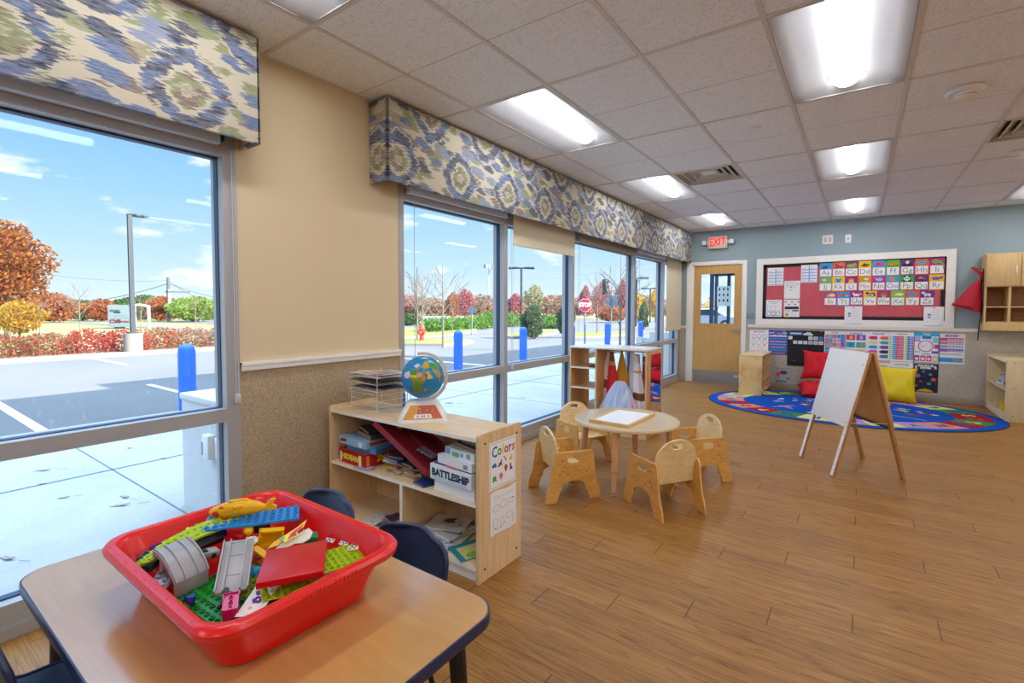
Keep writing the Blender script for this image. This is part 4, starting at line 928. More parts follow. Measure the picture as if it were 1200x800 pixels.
GA = 'books on the middle shelf'
book('hardback_book', 'thick brown-black book lying on the light blue game box', (-2.40, 1.90, ZB_+.159), (.20, .15, .026), radians(-14), '#3b3d3c', '#a58a72', group=GA)
book('hardback_book', 'dark book topping the left game stack', (-2.42, 1.92, ZB_+.186), (.21, .15, .014), radians(-22), '#2b3034', '#4b4a44', group=GA)
# crumpled plastic bag with a counter in front of the red game
b = MB(); cl = plain('clear_plastic_film', '#b9a6b4', .15, .6)
n = 9; vs = [((i/n-.5)*.12, (j/n-.5)*.07, .004+.006*abs(sin(i*1.9+j*2.3))) for i in range(n+1) for j in range(n+1)]
b.add(vs, [(i*(n+1)+j, (i+1)*(n+1)+j, (i+1)*(n+1)+j+1, i*(n+1)+j+1) for i in range(n) for j in range(n)], cl, False)
b.ell((-.01, 0, .014), (.012, .008, .010), P('#2e8c6c', .3), n=8); tag(b.build('plastic_bag', loc=(-2.33, 1.765, ZB_), rot=(0, 0, .2)), 'small crumpled clear bag with a green counter at the foot of the red game', 'bag')
stk = [('#c9bb98', .125, .10, .010, 4, 'tan paperback at the bottom of the loose book pile'), ('#cfc2a0', .13, .10, .011, -22, 'cream-edged paperback second in the loose book pile'), ('#c8a53a', .13, .095, .010, 14, 'yellow-covered paperback in the loose book pile'), ('#b02a24', .12, .09, .011, -14, 'red-covered paperback low in the loose book pile'), ('#7c8bb8', .13, .10, .012, 4, 'lavender paperback in the middle of the loose book pile'), ('#e8e6e2', .12, .10, .009, 12, 'white-edged paperback in the loose book pile'), ('#244a86', .14, .10, .016, -6, 'blue hardback near the top of the loose book pile'), ('#3a3436', .12, .095, .010, 8, 'dark paperback on top of the loose book pile')]
z = ZB_
for i, (cv, w_, d_, h_, a, lb) in enumerate(stk):
    book('paperback_book', lb, (-2.135+.014*sin(i*2.1)-.002*i, 1.86+.01*cos(i*1.7), z), (w_, d_, h_), radians(a), cv, group=GA); z += h_+.0006
z = ZB_
for i, (cv, a, dx) in enumerate((('#a88a5a', -8, 0), ('#e2d6b8', 14, .008), ('#7d4b2e', -3, -.006), ('#46423e', 10, .004), ('#3d3848', -12, 0))):
    book('paperback_book', ['brown paperback at the foot of the right half of the book pile', 'cream paperback second in the right half of the book pile', 'chestnut paperback third in the right half of the book pile', 'charcoal paperback fourth in the right half of the book pile', 'plum paperback on top of the right half of the book pile'][i], (-2.005+dx, 1.875, z), (.115, .13, .014), radians(a), cv, group=GA); z += .0146
book('paperback_book', 'flat dark blue booklet on the shelf left of the white ship game', (-1.868, 1.80, ZB_), (.10, .09, .012), radians(-10), '#253f74', '#e9e6df', group=GA)
# tilted maroon tray
root = thing('plastic_tray', 'maroon plastic tray leaning diagonally across the middle shelf', 'tray', (-2.045, 1.90, ZB_+.160)); root.rotation_euler = (radians(-3), radians(26), 0)
mr = plain('maroon_plastic', '#962a3a', .3); b = MB(); L_, D_, hh = .245, .135, .036
b.box((-L_, -D_, -.003), (L_, D_, 0), mr)
b.loft([rrect(L_, D_, .02, 0), rrect(L_+.004, D_+.004, .02, hh), rrect(L_, D_, .02, hh), rrect(L_-.004, D_-.004, .018, 0)], mr, True); b.box((-L_+.02, .02, .0), (L_-.02, .03, .02), mr); b.build('tray_body', root)
for (nm, pos, r, col, lb) in (('toy_block', (-2.115, 1.845, ZB_+.262), .018, '#d18a28', 'small orange toy lying in the tilted maroon tray'),):
    b = MB(); b.ell((0, 0, 0), (r*1.3, r*.9, r*.7), P(col, .4), n=8); tag(b.build(nm, loc=pos), lb, 'toy')
b = MB(); vs = [((i/6-.5)*.10, (j/6-.5)*.08, .014*abs(sin(i*1.7+j*1.1))) for i in range(7) for j in range(7)]
b.add(vs, [(i*7+j, (i+1)*7+j, (i+1)*7+j+1, i*7+j+1) for i in range(6) for j in range(6)], plain('mauve_film', '#8f7d86', .3), False); tag(b.build('plastic_bag', loc=(-1.915, 1.86, ZB_+.14), rot=(0, radians(27), .3)), 'crumpled mauve plastic bag slipping down the maroon tray', 'bag')
# right stack of games
wh = plain('white_card_box', '#e9edf0', .35)
gx0 = -1.605
gbox('board_game', 'plain white tray half of the ship game, bottom of the right stack', (-1.62, 1.895, ZB_), (.29, .26, .058), radians(-4), wh)
gbox('board_game', 'white board game box with big dark block lettering in the right stack', (-1.636, 1.888, ZB_+.058), (.295, .265, .078), radians(-4), wh, sidetext='BATTLESHIP', sidetext_r='BATTLE', tcol=P('#153a5c'), tsize=.050, bold=.0028, lidz=.002, side=wh, stripe=[(-.13, -.03, .12, -.024, P('#9fd4ec'), 'f')])
b = MB(); b.box((-.14, -.12, 0), (.14, .12, .004), P('#3a5a70')); b.box((-.05, -.125, .004), (.05, -.08, .006), P('#c8664a')); tag(b.build('game_board', loc=(-1.63, 1.885, ZB_+.136), rot=(0, 0, radians(-5))), 'folded dark teal game board poking out on top of the lettered box', 'board game', 'board games on the shelf')
gbox('board_game', 'plain white lid with a small barcode above the lettered ship box', (-1.615, 1.888, ZB_+.142), (.26, .24, .045), radians(-7), wh, stripe=[(.07, -.014, .10, .008, P('#8a8f98'), 'f')])
gbox('board_game', 'white game box with green and blue circles near the top of the right stack', (-1.60, 1.90, ZB_+.187), (.225, .22, .040), radians(-8), P('#dfeae4', .35), stripe=[(-.105, -.015, -.07, .015, P('#7f9fd0'), 'f'), (-.055, -.018, .0, .004, P('#63b87a'), 'f'), (.01, -.012, .03, .006, P('#6aa9d8'), 'f'), (.055, -.012, .085, .012, P('#9aa0a6'), 'f')])
book('hardback_book', 'dark green-brown book lying on the circled game box', (-1.585, 1.90, ZB_+.2275), (.20, .16, .018), radians(-16), '#4a5138', '#c8bca0', group=GA)
book('hardback_book', 'dark maroon-brown book on the very top of the right stack', (-1.56, 1.905, ZB_+.2462), (.18, .14, .022), radians(-12), '#4c3632', '#8a6a58', group=GA)
# lower left: magazines
GM = 'magazines on the bottom shelf'; ZL = .075
def mag(lab, x, y, z, w_, d_, a, cols, ry=0., group=GM):
    b = MB(); b.box((-w_/2, -d_/2, 0), (w_/2, d_/2, .005), plain('magazine_pages', '#e2ded6', .6), bev=.001, seg=1); n = 0
    rr = random.Random(int(abs(x)*1000+a)); 
    b.box((-w_/2, -d_/2, .005), (w_/2, d_/2, .0055), P(cols[0], .3))
    for k in range(14):
        cx, cy = rr.uniform(-.42, .35)*w_, rr.uniform(-.42, .35)*d_; sx_, sy_ = rr.uniform(.05, .2)*w_, rr.uniform(.04, .16)*d_
        b.box((cx, cy, .0055+k*.00002), (min(cx+sx_, w_/2), min(cy+sy_, d_/2), .0057+k*.00002), P(rr.choice(cols[1:]), .3))
    return tag(b.build('magazine', loc=(x, y, z), rot=(0, ry, radians(a))), lab, 'magazine', group)
mag('orange-brown magazine lying flat at the front of the lower left compartment', -2.14, 1.865, ZL, .22, .20, 12, ['#7a4e30', '#c98a4a', '#3a2a22', '#d8c8b0'])
mag('dark photo-covered magazine on top in the lower left compartment', -2.115, 1.90, ZL+.012, .24, .19, -16, ['#46343a', '#8a5a4a', '#c8b0a8', '#2a2228', '#6a4a5a'], radians(0))
mag('pale newsletter at the left of the lower left compartment', -2.27, 1.84, ZL, .17, .15, 18, ['#cfcac2', '#8a8a88', '#a8a49c', '#b8b4ac'])
# lower right: papers and books
def sheets(lab, x, y, z, w_, d_, a, c): 
    b = MB(); r = random.Random(int(a*7+w_*1000))
    for k in range(4): b.box((-w_/2, -d_/2, k*.004), (w_/2, d_/2, k*.004+.0035), P(c[k % len(c)], .6), RZ(r.uniform(-.12, .12)))
    return tag(b.build('paper_stack', loc=(x, y, z), rot=(0, 0, radians(a))), lab, 'paper stack', 'papers on the bottom shelf')
sheets('green and cream workbook pile at the base of the lower right compartment', -1.82, 1.95, ZL, .25, .20, 12, ['#4f7a5a', '#d8d2c4', '#8fae9a', '#cfc7b6'])
sheets('thick off-white worksheet pile in the lower right compartment', -1.83, 1.95, ZL+.017, .24, .19, -8, ['#d9d3c6', '#e2ddd2', '#b8c0b0', '#d2ccbe']); sheets('crooked grey-cream papers on top of the worksheet pile', -1.84, 1.955, ZL+.034, .22, .17, 20, ['#cdc6b8', '#3f6a4e', '#d9d2c4', '#c9c4ba'])
sheet('folded_leaflet', 'small folded leaflet with a dark photo on top of the worksheet pile', (-1.83, 1.965, ZL+.056), .12, .09, .4, P('#b9ae9a'), [(-.04, -.02, .03, .03, P('#3a3230'))], .003)
mag('pale blue and red comic booklet at the front of the lower right compartment', -1.70, 1.83, ZL, .15, .12, 20, ['#b8c6d4', '#2a3a5a', '#c83a3a', '#e8e8ea'])
b = MB(); b.box((-.085, -.105, 0), (.085, .105, .012), P('#e3e0d8', .6), bev=.001, seg=1); b.box((-.086, -.106, .012), (.086, .106, .0135), P('#23848a', .35)); b.box((-.05, -.075, .0135), (.075, .085, .0142), P('#d3cf86', .4)); b.outline([oval(.045, -.03, .025, .03)], .0142, .0148, P('#8fb03a')); b.box((-.03, .03, .0142), (.04, .042, .0146), P('#b5643a', .5)); b.box((-.03, .052, .0142), (.05, .058, .0146), P('#8a8448', .5))
tag(b.build('activity_book', loc=(-1.585, 1.865, ZL), rot=(radians(3), 0, radians(-24))), 'teal activity book with a yellow cover panel in the lower right compartment', 'book')
b = MB(); b.box((-.05, -.035, 0), (.05, .035, .02), P('#4a4668', .4), bev=.003); tag(b.build('pencil_case', loc=(-1.525, 1.93, ZL+.016), rot=(0, 0, .3)), 'dark violet case lying on the teal activity book', 'case')
# ================================================================== round toddler table
cx, cy, zt = -1.44, 3.50, .487
root = thing('round_table', 'small round maple table with a framed white board lying on it', 'table', (cx, cy, 0)); root.rotation_euler = (0, 0, 0)
b = MB(); R_ = .388
b.lathe([(1e-6, zt-.028), (R_-.006, zt-.028), (R_, zt-.022), (R_, zt-.006), (R_-.005, zt-.0005)], plain('cream_edge_band', '#dbc9a4', .4), 56)
b.add([(R_*.987*cos(2*pi*i/56), R_*.987*sin(2*pi*i/56), zt) for i in range(56)], [tuple(range(56))], m_maple('round_table_laminate', '#dfc79c', '#d3b786', .3)); b.build('tabletop', root)
LEGW = woodmat('leg_hardwood', '#d9ab7c', '#cc9866', (14, 14, 1.4), .4)
a0 = atan2(3.13-3.50, -1.375+1.44)
for k in range(4):
    a = a0+k*pi/2; r1, r2 = .315, .362
    p1, p2 = Vector((r1*cos(a), r1*sin(a), zt-.028)), Vector((r2*cos(a), r2*sin(a), .0))
    def lp_(t): return p1+(p2-p1)*t
    b = MB(); b.cyl(lp_(0), lp_(.62), .0265, LEGW, n=18); b.cyl(lp_(.62), lp_(.635), .0275, plain('leg_collar', '#b98a5a', .5), n=18); b.cyl(lp_(.63), lp_(.93), .0215, LEGW, n=18)
    b.cyl(lp_(.93), lp_(.985), .006, M_CHROME, n=10); b.cyl(lp_(.975)+Vector((0, 0, 0)), Vector((lp_(1).x, lp_(1).y, .0)), .016, M_CHROME, n=14)
    for t in (.68, .74, .80, .86): q = lp_(t); b.cyl(q+Vector((-.0222*sin(a), .0222*cos(a), 0)), q+Vector((.0222*sin(a), -.0222*cos(a), 0)), .0035, M_SCREW, n=8)
    b.build('leg', root)
# framed board on top
q = [atZ(686, 489, zt+.02), atZ(729, 480, zt+.02), atZ(776, 484, zt+.02), atZ(727, 498, zt+.02)]
c0 = sum(q, Vector())/4; ex = ((q[2]-q[1])+(q[3]-q[0])); ang = atan2(ex.y, ex.x)
wl = ((q[2]-q[1]).length+(q[3]-q[0]).length)/2; hl = ((q[1]-q[0]).length+(q[2]-q[3]).length)/2
root = thing('framed_whiteboard', 'shallow wooden-framed white board lying on the round table', 'tray', (c0.x, c0.y, zt), ang)
b = MB(); wf = woodmat('tray_pine', '#dcb787', '#cfa672', (2, 14, 14), .5); W2, H2 = wl/2, hl/2
for y in (-H2, H2-.018): b.box((-W2, y, 0), (W2, y+.018, .022), wf, bev=.002)
for x in (-W2, W2-.018): b.box((x, -H2+.018, 0), (x+.018, H2-.018, .022), wf, bev=.002)
b.build('frame', root); b = MB(); b.box((-W2+.017, -H2+.017, .004), (W2-.017, H2-.017, .014), plain('matt_white_board', '#eceded', .5)); b.build('board', root)
# ---- toddler chairs
def make_tchair():
    root = thing('toddler_chair', '', 'chair')
    HB, HT, D0, D1 = .345, .345, .21, .145
    def side():
        f = []
        f += [(-D0, 0), (-D0+.085, 0)]
        f += [(-D0+.085+.012, .045), (-.085, .10)]
        f += [(.0+.098*cos(a), .085+.062*sin(a)) for a in [pi-pi*i/10 for i in range(1, 10)]]
        f += [(.085, .10), (D0-.085-.012, .045), (D0-.085, 0), (D0, 0)]
        f += [(D0-.002, .035), (D0-.016, .085), (D0-.034, .13), (D1+.020, .20), (D1+.004, HT-.02), (D1-.010, HT), (-D1+.010, HT), (-D1-.004, HT-.02), (-D1-.020, .20), (-D0+.034, .13), (-D0+.016, .085), (-D0+.002, .035)]
        return f
    hole = stadium(-.0, HT-.055, .024, .024, 8)
    Wc = .335
    for s in (-1, 1):
        b = MB(); M = TR(s*Wc/2, 0, 0) @ frame((0,0,0), (0,1,0), (0,0,1))
        b.outline([side(), hole], -.007, .007, M_PLY, M, bev=.002)
        for (y, z) in ((-.085, HT-.06), (-.085, HT-.13), (-.105, HT-.155), (-.045, HT-.155), (.095, HT-.15)): b.cyl((s*(Wc/2+.0065), y, z), (s*(Wc/2+.0085), y, z), .0045, M_SCREW, n=8)
        b.build('side_panel', root)
    b = MB(); bw_ = Wc/2-.009
    arch = [(-bw_, 0), (bw_, 0), (bw_, .16)]+[(bw_*cos(a)*(1 if True else 1), .205+.085*sin(a)) if False else (bw_*(cos(a)), .17+.125*sin(a)) for a in [pi*i/16 for i in range(1, 16)]]+[(-bw_, .16)]
    M = TR(0, -.095, .195) @ RX(radians(8)) @ frame((0,0,0), (1,0,0), (0,0,1))
    b.outline([arch, stadium(0, .25, .024, .02, 8)], -.006, .006, M_PLYL, M, bev=.0018); b.build('backrest', root)
    b = MB(); b.box((-Wc/2+.008, -.085, .205), (Wc/2-.008, .12, .217), M_PLYL, bev=.003); b.build('seat', root)
    b = MB(); b.cyl((-Wc/2+.004, -.068, .19), (Wc/2-.004, -.068, .19), .0125, LEGW, n=14); b.build('dowel', root)
    return root
tc = make_tchair()
def hd(h): return radians(h-90)
GC = 'toddler chairs around the round table'
tc.location = (-1.714, 3.015, 0); tc.rotation_euler = (0, 0, hd(54.3)); tc['group'] = GC; tc['label'] = 'low birch plywood toddler chair left of the round table, beside the game shelf'
copy_tree(tc, (-1.045, 3.187, 0), hd(147), 'low birch plywood toddler chair in front of the round table, back turned to the camera', GC)
copy_tree(tc, (-1.04, 3.935, 0), hd(228), 'low birch plywood toddler chair right of the round table, its pale backrest facing the camera', GC)
copy_tree(tc, (-1.97, 3.80, 0), hd(335), 'low birch plywood toddler chair behind the round table, next to the dress-up unit', GC)
# ================================================================== dress-up unit
DX_0, DX_1, DY_0, DY_1, DH = -2.61, -1.728, 4.712, 5.165, .915
root = thing('dress_up_unit', 'maple dress-up storage unit with hanging costumes and side shelves before the windows', 'storage unit', (-2.17, 4.94, 0))
def rel2(): return MB(TR(2.17, -4.94, 0))
b = rel2(); b.box((DX_0, DY_0, DH-.02), (DX_1, DY_1, DH-.001), plain('pale_top_laminate', '#ece8e0', .25), bev=.003); b.build('top_board', root)
DS = woodmat('unit_maple_side', '#cf9f68', '#bf8d57', (14, 14, 1.6))
for x in (DX_0, -2.30, DX_1-.02):
    b = rel2(); b.box((x, DY_0+.004, 0 if x < DX_1-.03 else 0), (x+.018, DY_1-.004, DH-.021), DS, bev=.002); b.box((x+.001, DY_0+.001, 0), (x+.017, DY_0+.004, DH-.021), M_SHELF); b.build('upright', root)
for z in (.235, .47, .69):
    b = rel2(); b.box((DX_0+.018, DY_0+.006, z-.016), (-2.30, DY_1-.006, z), DS); b.box((DX_0+.018, DY_0+.003, z-.016), (-2.30, DY_0+.006, z), M_EDGEW); b.build('shelf', root)
b = rel2(); b.box((DX_0+.018, DY_0+.01, .03), (DX_1-.02, DY_1-.006, .05), DS); b.box((DX_0+.018, DY_0+.004, 0), (DX_1-.02, DY_0+.02, .05), M_SHELF); b.build('base', root)
b = rel2(); b.cyl((-2.282, 4.93, .872), (-1.748, 4.93, .872), .008, M_CHROME, n=12); b.build('hanging_rail', root)
for x in (-2.21, -2.10, -2.00, -1.92, -1.83):
    b = rel2(); b.tube([(x, 4.93, .872), (x, 4.90, .868), (x, 4.885, .85), (x, 4.90, .836)], .003, M_CHROME, n=6); b.build('hook', root)
b = rel2(); M = frame((DX_1-.001+.0, 4.80, .30), (0,1,0), (0,0,1))
b.box((.0, -.06, 0), (.30, .555, .003), plain('mirror_glass', '#e9edf2', .02, .5, 1., var=0.), TR(0, 0, 0) @ frame((DX_1-.0005, 4.82, .30), (0,1,0), (0,0,1)))
b.build('mirror', root)['label'] = 'tall mirror panel on the end'
# costumes: draped cones
def garment(lab, x, ztop, zbot, w0, w1, mats, pleats=7, amp=.012, sway=0., bands=(), dy=0., n=30, cat='costume', ym=4.90, thick=.5, seed=1):
    """a hanging cloth: ring cross-section growing downwards with pleats; mats = [(z fraction, material)]"""
    rr = random.Random(seed); ph = rr.uniform(0, 6); b = MB(); rows = 22; loops = []
    for i in range(rows+1):
        t = i/rows; w = w0+(w1-w0)*t**.85; z = ztop+(zbot-ztop)*t; loop = []
        for k in range(n):
            a = 2*pi*k/n; r = 1+amp/w*(.35+t)*sin(pleats*a+ph+1.5*t)+.3*amp/w*sin(pleats*2.3*a+2*ph)
            loop.append((x+sway*t+w*r*cos(a), ym+dy+w*thick*r*sin(a), z+.006*sin(3*a+ph)*t))
        loops.append(loop)
    def mat_at(t):
        m = mats[0][1]
        for tt, mm in mats:
            if t >= tt: m = mm
        for t0, t1, mm in bands:
            if t0 <= t < t1: m = mm
        return m
    for i in range(rows): b.loft([loops[i], loops[i+1]], mat_at((i+.5)/rows), True)
    b.v = [(vx, vy, vz) for vx, vy, vz in b.v]
    for i_ in range(len(b.sm)): b.sm[i_] = True
    b.loft([loops[-1], [(p[0]*.98+.02*(x+sway), p[1], p[2]+.004) for p in loops[-1]]], mats[-1][1], True); b.add(loops[0], [tuple(range(n))], mats[0][1])
    o = b.build('costume'); 
    return tag(o, lab, cat, 'dress-up costumes on the rail')
WC = plain('white_cloth', '#ece6ea', .85, .1, bump=.2); RC = plain('red_satin', '#d31a22', .4); GC_ = plain('gold_trim', '#d79a22', .4, .5, .4); OC = plain('ochre_velvet', '#c6880f', .7); BR = plain('brown_brocade', '#7d4a2a', .6, var=.4, scale=60)
PC = plain('pale_pink_cloth', '#e6cdd2', .85)
def m_tulle():
    m = N('rainbow_tulle'); p = m.pos(); X, Y, Z = m.sep(p)
    n = m.noise(m.comb(m.math('MULTIPLY', X, 11.), m.math('MULTIPLY', Z, 2.), m.math('MULTIPLY', Y, 14.)), 1., 3.)
    col = m.ramp(n, [(.30, hx('#e98aa4')), (.42, hx('#dccfe6')), (.5, hx('#c4cfe9')), (.6, hx('#a9c6e8')), (.72, hx('#e6eaf5'))])
    m.bsdf(col, .7, .3, 0., m.bump(m.noise(m.comb(m.math('MULTIPLY', X, 160.), m.math('MULTIPLY', Z, 8.), 0.), 1., 2.), .5, .004)); return m.m
TUL = m_tulle()
garment('white and pink costume with a brown cuff hanging at the left end of the rail', -2.235, .85, .34, .022, .085, [(0, WC), (.5, PC)], 5, .008, -.03, [(.60, .76, BR)], dy=.03, seed=3)
garment('red satin costume with a gold waistband, second from the left on the rail', -2.185, .86, .40, .014, .074, [(0, BR), (.22, GC_), (.34, RC)], 6, .005, .015, dy=-.01, seed=4)
garment('ochre velvet pointed cape hanging third on the rail', -2.085, .875, .50, .006, .088, [(0, OC)], 6, .004, .01, dy=.02, seed=5, thick=.35)
garment('plain white robe hanging fourth on the rail, behind the tulle skirt', -1.945, .84, .30, .045, .085, [(0, WC)], 5, .006, -.01, dy=.05, seed=6)
garment('white sleeve costume with a gold embroidered cuff band near the right end of the rail', -1.895, .835, .27, .020, .078, [(0, WC)], 5, .006, .055, [(.26, .34, GC_), (.70, .82, BR)], dy=-.05, seed=7)
garment('orange and dark red embroidered costume at the right end of the rail', -1.800, .83, .24, .042, .052, [(0, BR), (.12, plain('orange_brocade', '#b8551c', .6, var=.5, scale=70)), (.7, plain('dark_red_cloth', '#9e1018', .6))], 5, .005, .0, [(.08, .14, GC_)], dy=.0, seed=8)
garment('fluffy pastel tulle skirt in pink and pale blue in the middle of the dress-up unit', -2.045, .56, .19, .045, .235, [(0, TUL)], 13, .016, -.02, dy=-.10, seed=9, thick=.42, n=90)
for x, r, c_, lb in ((-2.405, .024, '#c22a34', 'small red toy fruit on the upper side shelf'), (-2.365, .028, '#2f5a44', 'small dark green toy vegetable on the upper side shelf'), (-2.322, .020, '#8f5a2e', 'small brown round toy food on the upper side shelf')):
    b = MB(); b.lathe([(1e-6, 0), (r*.8, .003), (r, r*.6), (r*.75, r*1.15), (r*.2, r*1.25), (1e-6, r*1.2)], P(c_, .35), 14, sx=1.25); b.cyl((0, 0, r*1.2), (.003, 0, r*1.45), .002, P('#3f5a2a'), n=6); tag(b.build('toy_food', loc=(x, 4.80, .69)), lb, 'toy food', 'toy food on the side shelf')
b = MB(); b.lathe([(1e-6, 0), (.025, 0), (.028, .01), (.02, .05), (.026, .085), (.02, .09), (1e-6, .09)], P('#3b3542', .35), 16); tag(b.build('toy_cup', loc=(-2.325, 4.88, .69)), 'dark toy cup at the back of the upper side shelf', 'toy cup')
# ================================================================== rug
RC0 = Vector((-.208, 7.885, 0)); RA, RBx = 1.645, 1.235; rot = radians(7.1)
root = thing('oval_rug', 'large oval blue alphabet rug in front of the board wall', 'rug', (RC0.x, RC0.y, 0), rot)
rb = plain('rug_blue_pile', '#0f4fae', .95, .1, var=.15, scale=90, bump=.4)
RUGC = [plain('rug_'+n_, c_, .95, .1, var=.15, scale=90, bump=.4) for n_, c_ in (('red', '#a01c34'), ('lilac', '#b28cc4'), ('green', '#3c8348'), ('salmon', '#d4906e'), ('lemon', '#d9d87c'))]
def el(rx, ry, n=96, z=0): return [(rx*cos(2*pi*i/n), ry*sin(2*pi*i/n), z) for i in range(n)]
b0 = MB(); b0.loft([el(RA, RBx, z=.001), el(RA, RBx, z=.007), el(RA-.012, RBx-.012, z=.009)], plain('rug_binding', '#0b2450', .9), True); b0.build('binding', root); b = MB(); b.add(el(RA-.012, RBx-.012, z=.009), [tuple(range(96))], rb)
LET = 'SABCDEFGHIJKLMNOPQRTUVWXYZ'; NB = 26; rj = random.Random(5)
ao, bo, ai, bi = RA-.12, RBx-.12, RA-.47, RBx-.42
for k in range(NB):
    t0, t1 = 2*pi*k/NB, 2*pi*(k+1)/NB; m_ = RUGC[(k*2+(k//5)) % 5]; vs = []
    for i in range(7):
        t = t0+(t1-t0)*i/6; vs += [(ao*cos(t), bo*sin(t), .0096), (ai*cos(t), bi*sin(t), .0096)]
    b.add(vs, [(2*i, 2*i+2, 2*i+3, 2*i+1) for i in range(6)], m_)
    tm = (t0+t1)/2; M = TR((ao+ai)/2*cos(tm), (bo+bi)/2*sin(tm), .0100) @ RZ(tm-pi/2)
    lc = [RUGC[4], RUGC[2], rb, RUGC[0]][k % 4]
    if lc is m_: lc = rb
    b.text(LET[k], .17, lc, M, bold=.008)
cols = [RUGC[4], RUGC[2], plain('rug_white', '#c9d2d8', .95), RUGC[0], RUGC[1], RUGC[3]]
for k in range(46):
    a = rj.uniform(0, 2*pi); q = sqrt(rj.uniform(0, 1))*.86; x, y = ai*q*cos(a), bi*q*sin(a); s_ = rj.uniform(.03, .06)
    sh_ = rj.choice((0, 1, 2)); mm = rj.choice(cols); M = TR(x, y, .0098+.00002*k) @ RZ(rj.uniform(0, 6))
    if sh_ == 0: b.outline([oval(0, 0, s_*1.3, s_*.6, 12)], 0, .0004, mm, M); b.outline([[(s_*1.1, 0), (s_*1.9, s_*.6), (s_*1.9, -s_*.6)]], 0, .0004, mm, M)
    elif sh_ == 1: b.outline([[(s_*(1.1 if i % 2 else .5)*cos(i*pi/5), s_*(1.1 if i % 2 else .5)*sin(i*pi/5)) for i in range(10)]], 0, .0004, mm, M)
    else: b.box((-s_*1.6, -s_*.3, 0), (s_*1.6, s_*.3, .0004), mm, M); b.outline([oval(0, s_*.4, s_*.8, s_*.6, 12)], 0, .0004, mm, M)
b.outline([[(-.05, -.10), (.25, .02), (-.10, .10)]], .0096, .0102, RUGC[0], TR(-.35, -.1, 0)); b.outline([[(-.3, 0), (.3, 0), (.3, .012), (-.3, .012)]], .0096, .0102, cols[2], TR(.55, -.35, 0)@RZ(-.5))
b.build('pile', root)['label'] = 'blue pile with a ring of coloured letter blocks'
# ================================================================== easel
A_, B_, C_, D_ = Vector((-.41, 5.008, 0)), Vector((-.139, 4.524, 0)), Vector((.031, 5.27, 0)), Vector((.302, 4.812, 0))
ec_ = (A_+B_+C_+D_)/4; wd = ((B_-A_)+(D_-C_)); ea = atan2(wd.y, wd.x); hw = wd.length/4; hd_ = ((C_-A_)+(D_-B_)).length/4
root = thing('easel', 'white folding A-frame easel board standing between the round table and the rug', 'easel', (ec_.x, ec_.y, 0), ea)
EH = .985; pine = woodmat('easel_pine', '#c08d55', '#a8763f', (14, 14, 2.)); whp = plain('white_painted_wood', '#f6f6f5', .3)
for s, fr in ((-1, True), (1, False)):     # front faces local -y
    th = atan2(hd_-.012, EH); Ls = hypot(hd_-.012, EH)
    M = TR(0, s*.012, EH) @ RX(s*th) @ TR(0, 0, -Ls)     # local z runs up the slope
    for sx in (-1, 1):
        b = MB(); x = sx*(hw-.019); zc = .012
        b.box((x-.019, -.010, 0), (x+.019, .010, Ls), pine, M, bev=.0015)
        if fr: b.box((x-.0175, -.0112, .01), (x+.0175, -.0098, .42*Ls), whp, M)
        else: b.box((x-.0175, -.0112 if False else -.0106, .01), (x+.0175, -.0098, .42*Ls), pine, M)
        for zz in (.10, .22, .34): b.cyl((x, -.011, zz*Ls), (x, -.0125, zz*Ls), .004, M_SCREW, n=8, M=M)
        b.build('leg', root)
    y0, y1 = (-.0185, -.0115) if s < 0 else (.0105, .0165)
    b = MB(); b.box((-hw, y0, .40*Ls), (hw, y1, Ls-.002), whp if fr else M_SHELF, M, bev=.001)
    if s < 0: b.box((-hw+.001, y1, .40*Ls+.001), (hw-.001, y1+.0012, Ls-.004), M_SHELF, M)
    for sx in (-1, 1):
        for zz in (.44, .9):  b.cyl((sx*(hw-.02), y0-.0008 if s < 0 else y1+.001, zz*Ls), (sx*(hw-.02), y0 if s < 0 else y1, zz*Ls), .005, M_SCREW, n=8, M=M)
    b.build('panel', root)
b = MB()
for s in (-1, 1): b.box((-hw+.04, s*.07-.008, EH-.30), (hw-.04, s*.07+.008, EH-.27), pine, None) if False else None
b.box((-hw+.038, hd_*.62-.004, .385), (hw-.038, hd_*.62+.004, .40), plain('dark_gap_strip', '#4a3524', .7)); b.build('gap_shade_strip', root)  # solid dark strip painted in for the shade of the rear panel's gap
b = MB()
for sx in (-1, 1): b.tube([(sx*(hw-.03), -hd_*.55, .43), (sx*(hw-.03), hd_*.55, .43)], .003, plain('white_cord', '#d8d4cc', .7), n=6)
b.build('spreader_cord', root)
for sx in (-1, 1):
    b = MB(); b.box((sx*(hw-.08)-.02, -.022, EH-.006), (sx*(hw-.08)+.02, .022, EH+.002), M_CHROME); b.build('hinge', root)
# ================================================================== pillows
def cushion(lab, p, s, e, mat, puff=.11, seed=2, ears=.06):
    b = MB(); n = 20; r = random.Random(seed); vs = []
    def pos(u, v, sg):
        x, y = 2*u-1, 2*v-1; e_ = (1-x**4)*(1-y**4); ed = 1-.09*((1-x*x)*(abs(y)**6)+(1-y*y)*(abs(x)**6))+ears*(abs(x*y)**5)
        w = .010*sin(7*x+seed)*sin(6*y+2*seed)+.006*sin(17*x+3*y)
        return (x*s/2*ed, y*s/2*ed, sg*(puff*max(0, e_)**.55+w*e_))
    for sg in (1, -1):
        vs = [pos(i/n, j/n, sg) for i in range(n+1) for j in range(n+1)]
        fs = [(i*(n+1)+j, (i+1)*(n+1)+j, (i+1)*(n+1)+j+1, i*(n+1)+j+1) for i in range(n) for j in range(n)]
        b.add(vs, fs if sg > 0 else [tuple(reversed(f)) for f in fs], mat, True)
    return tag(b.build('floor_cushion', loc=p, rot=[radians(a) for a in e]), lab, 'cushion')
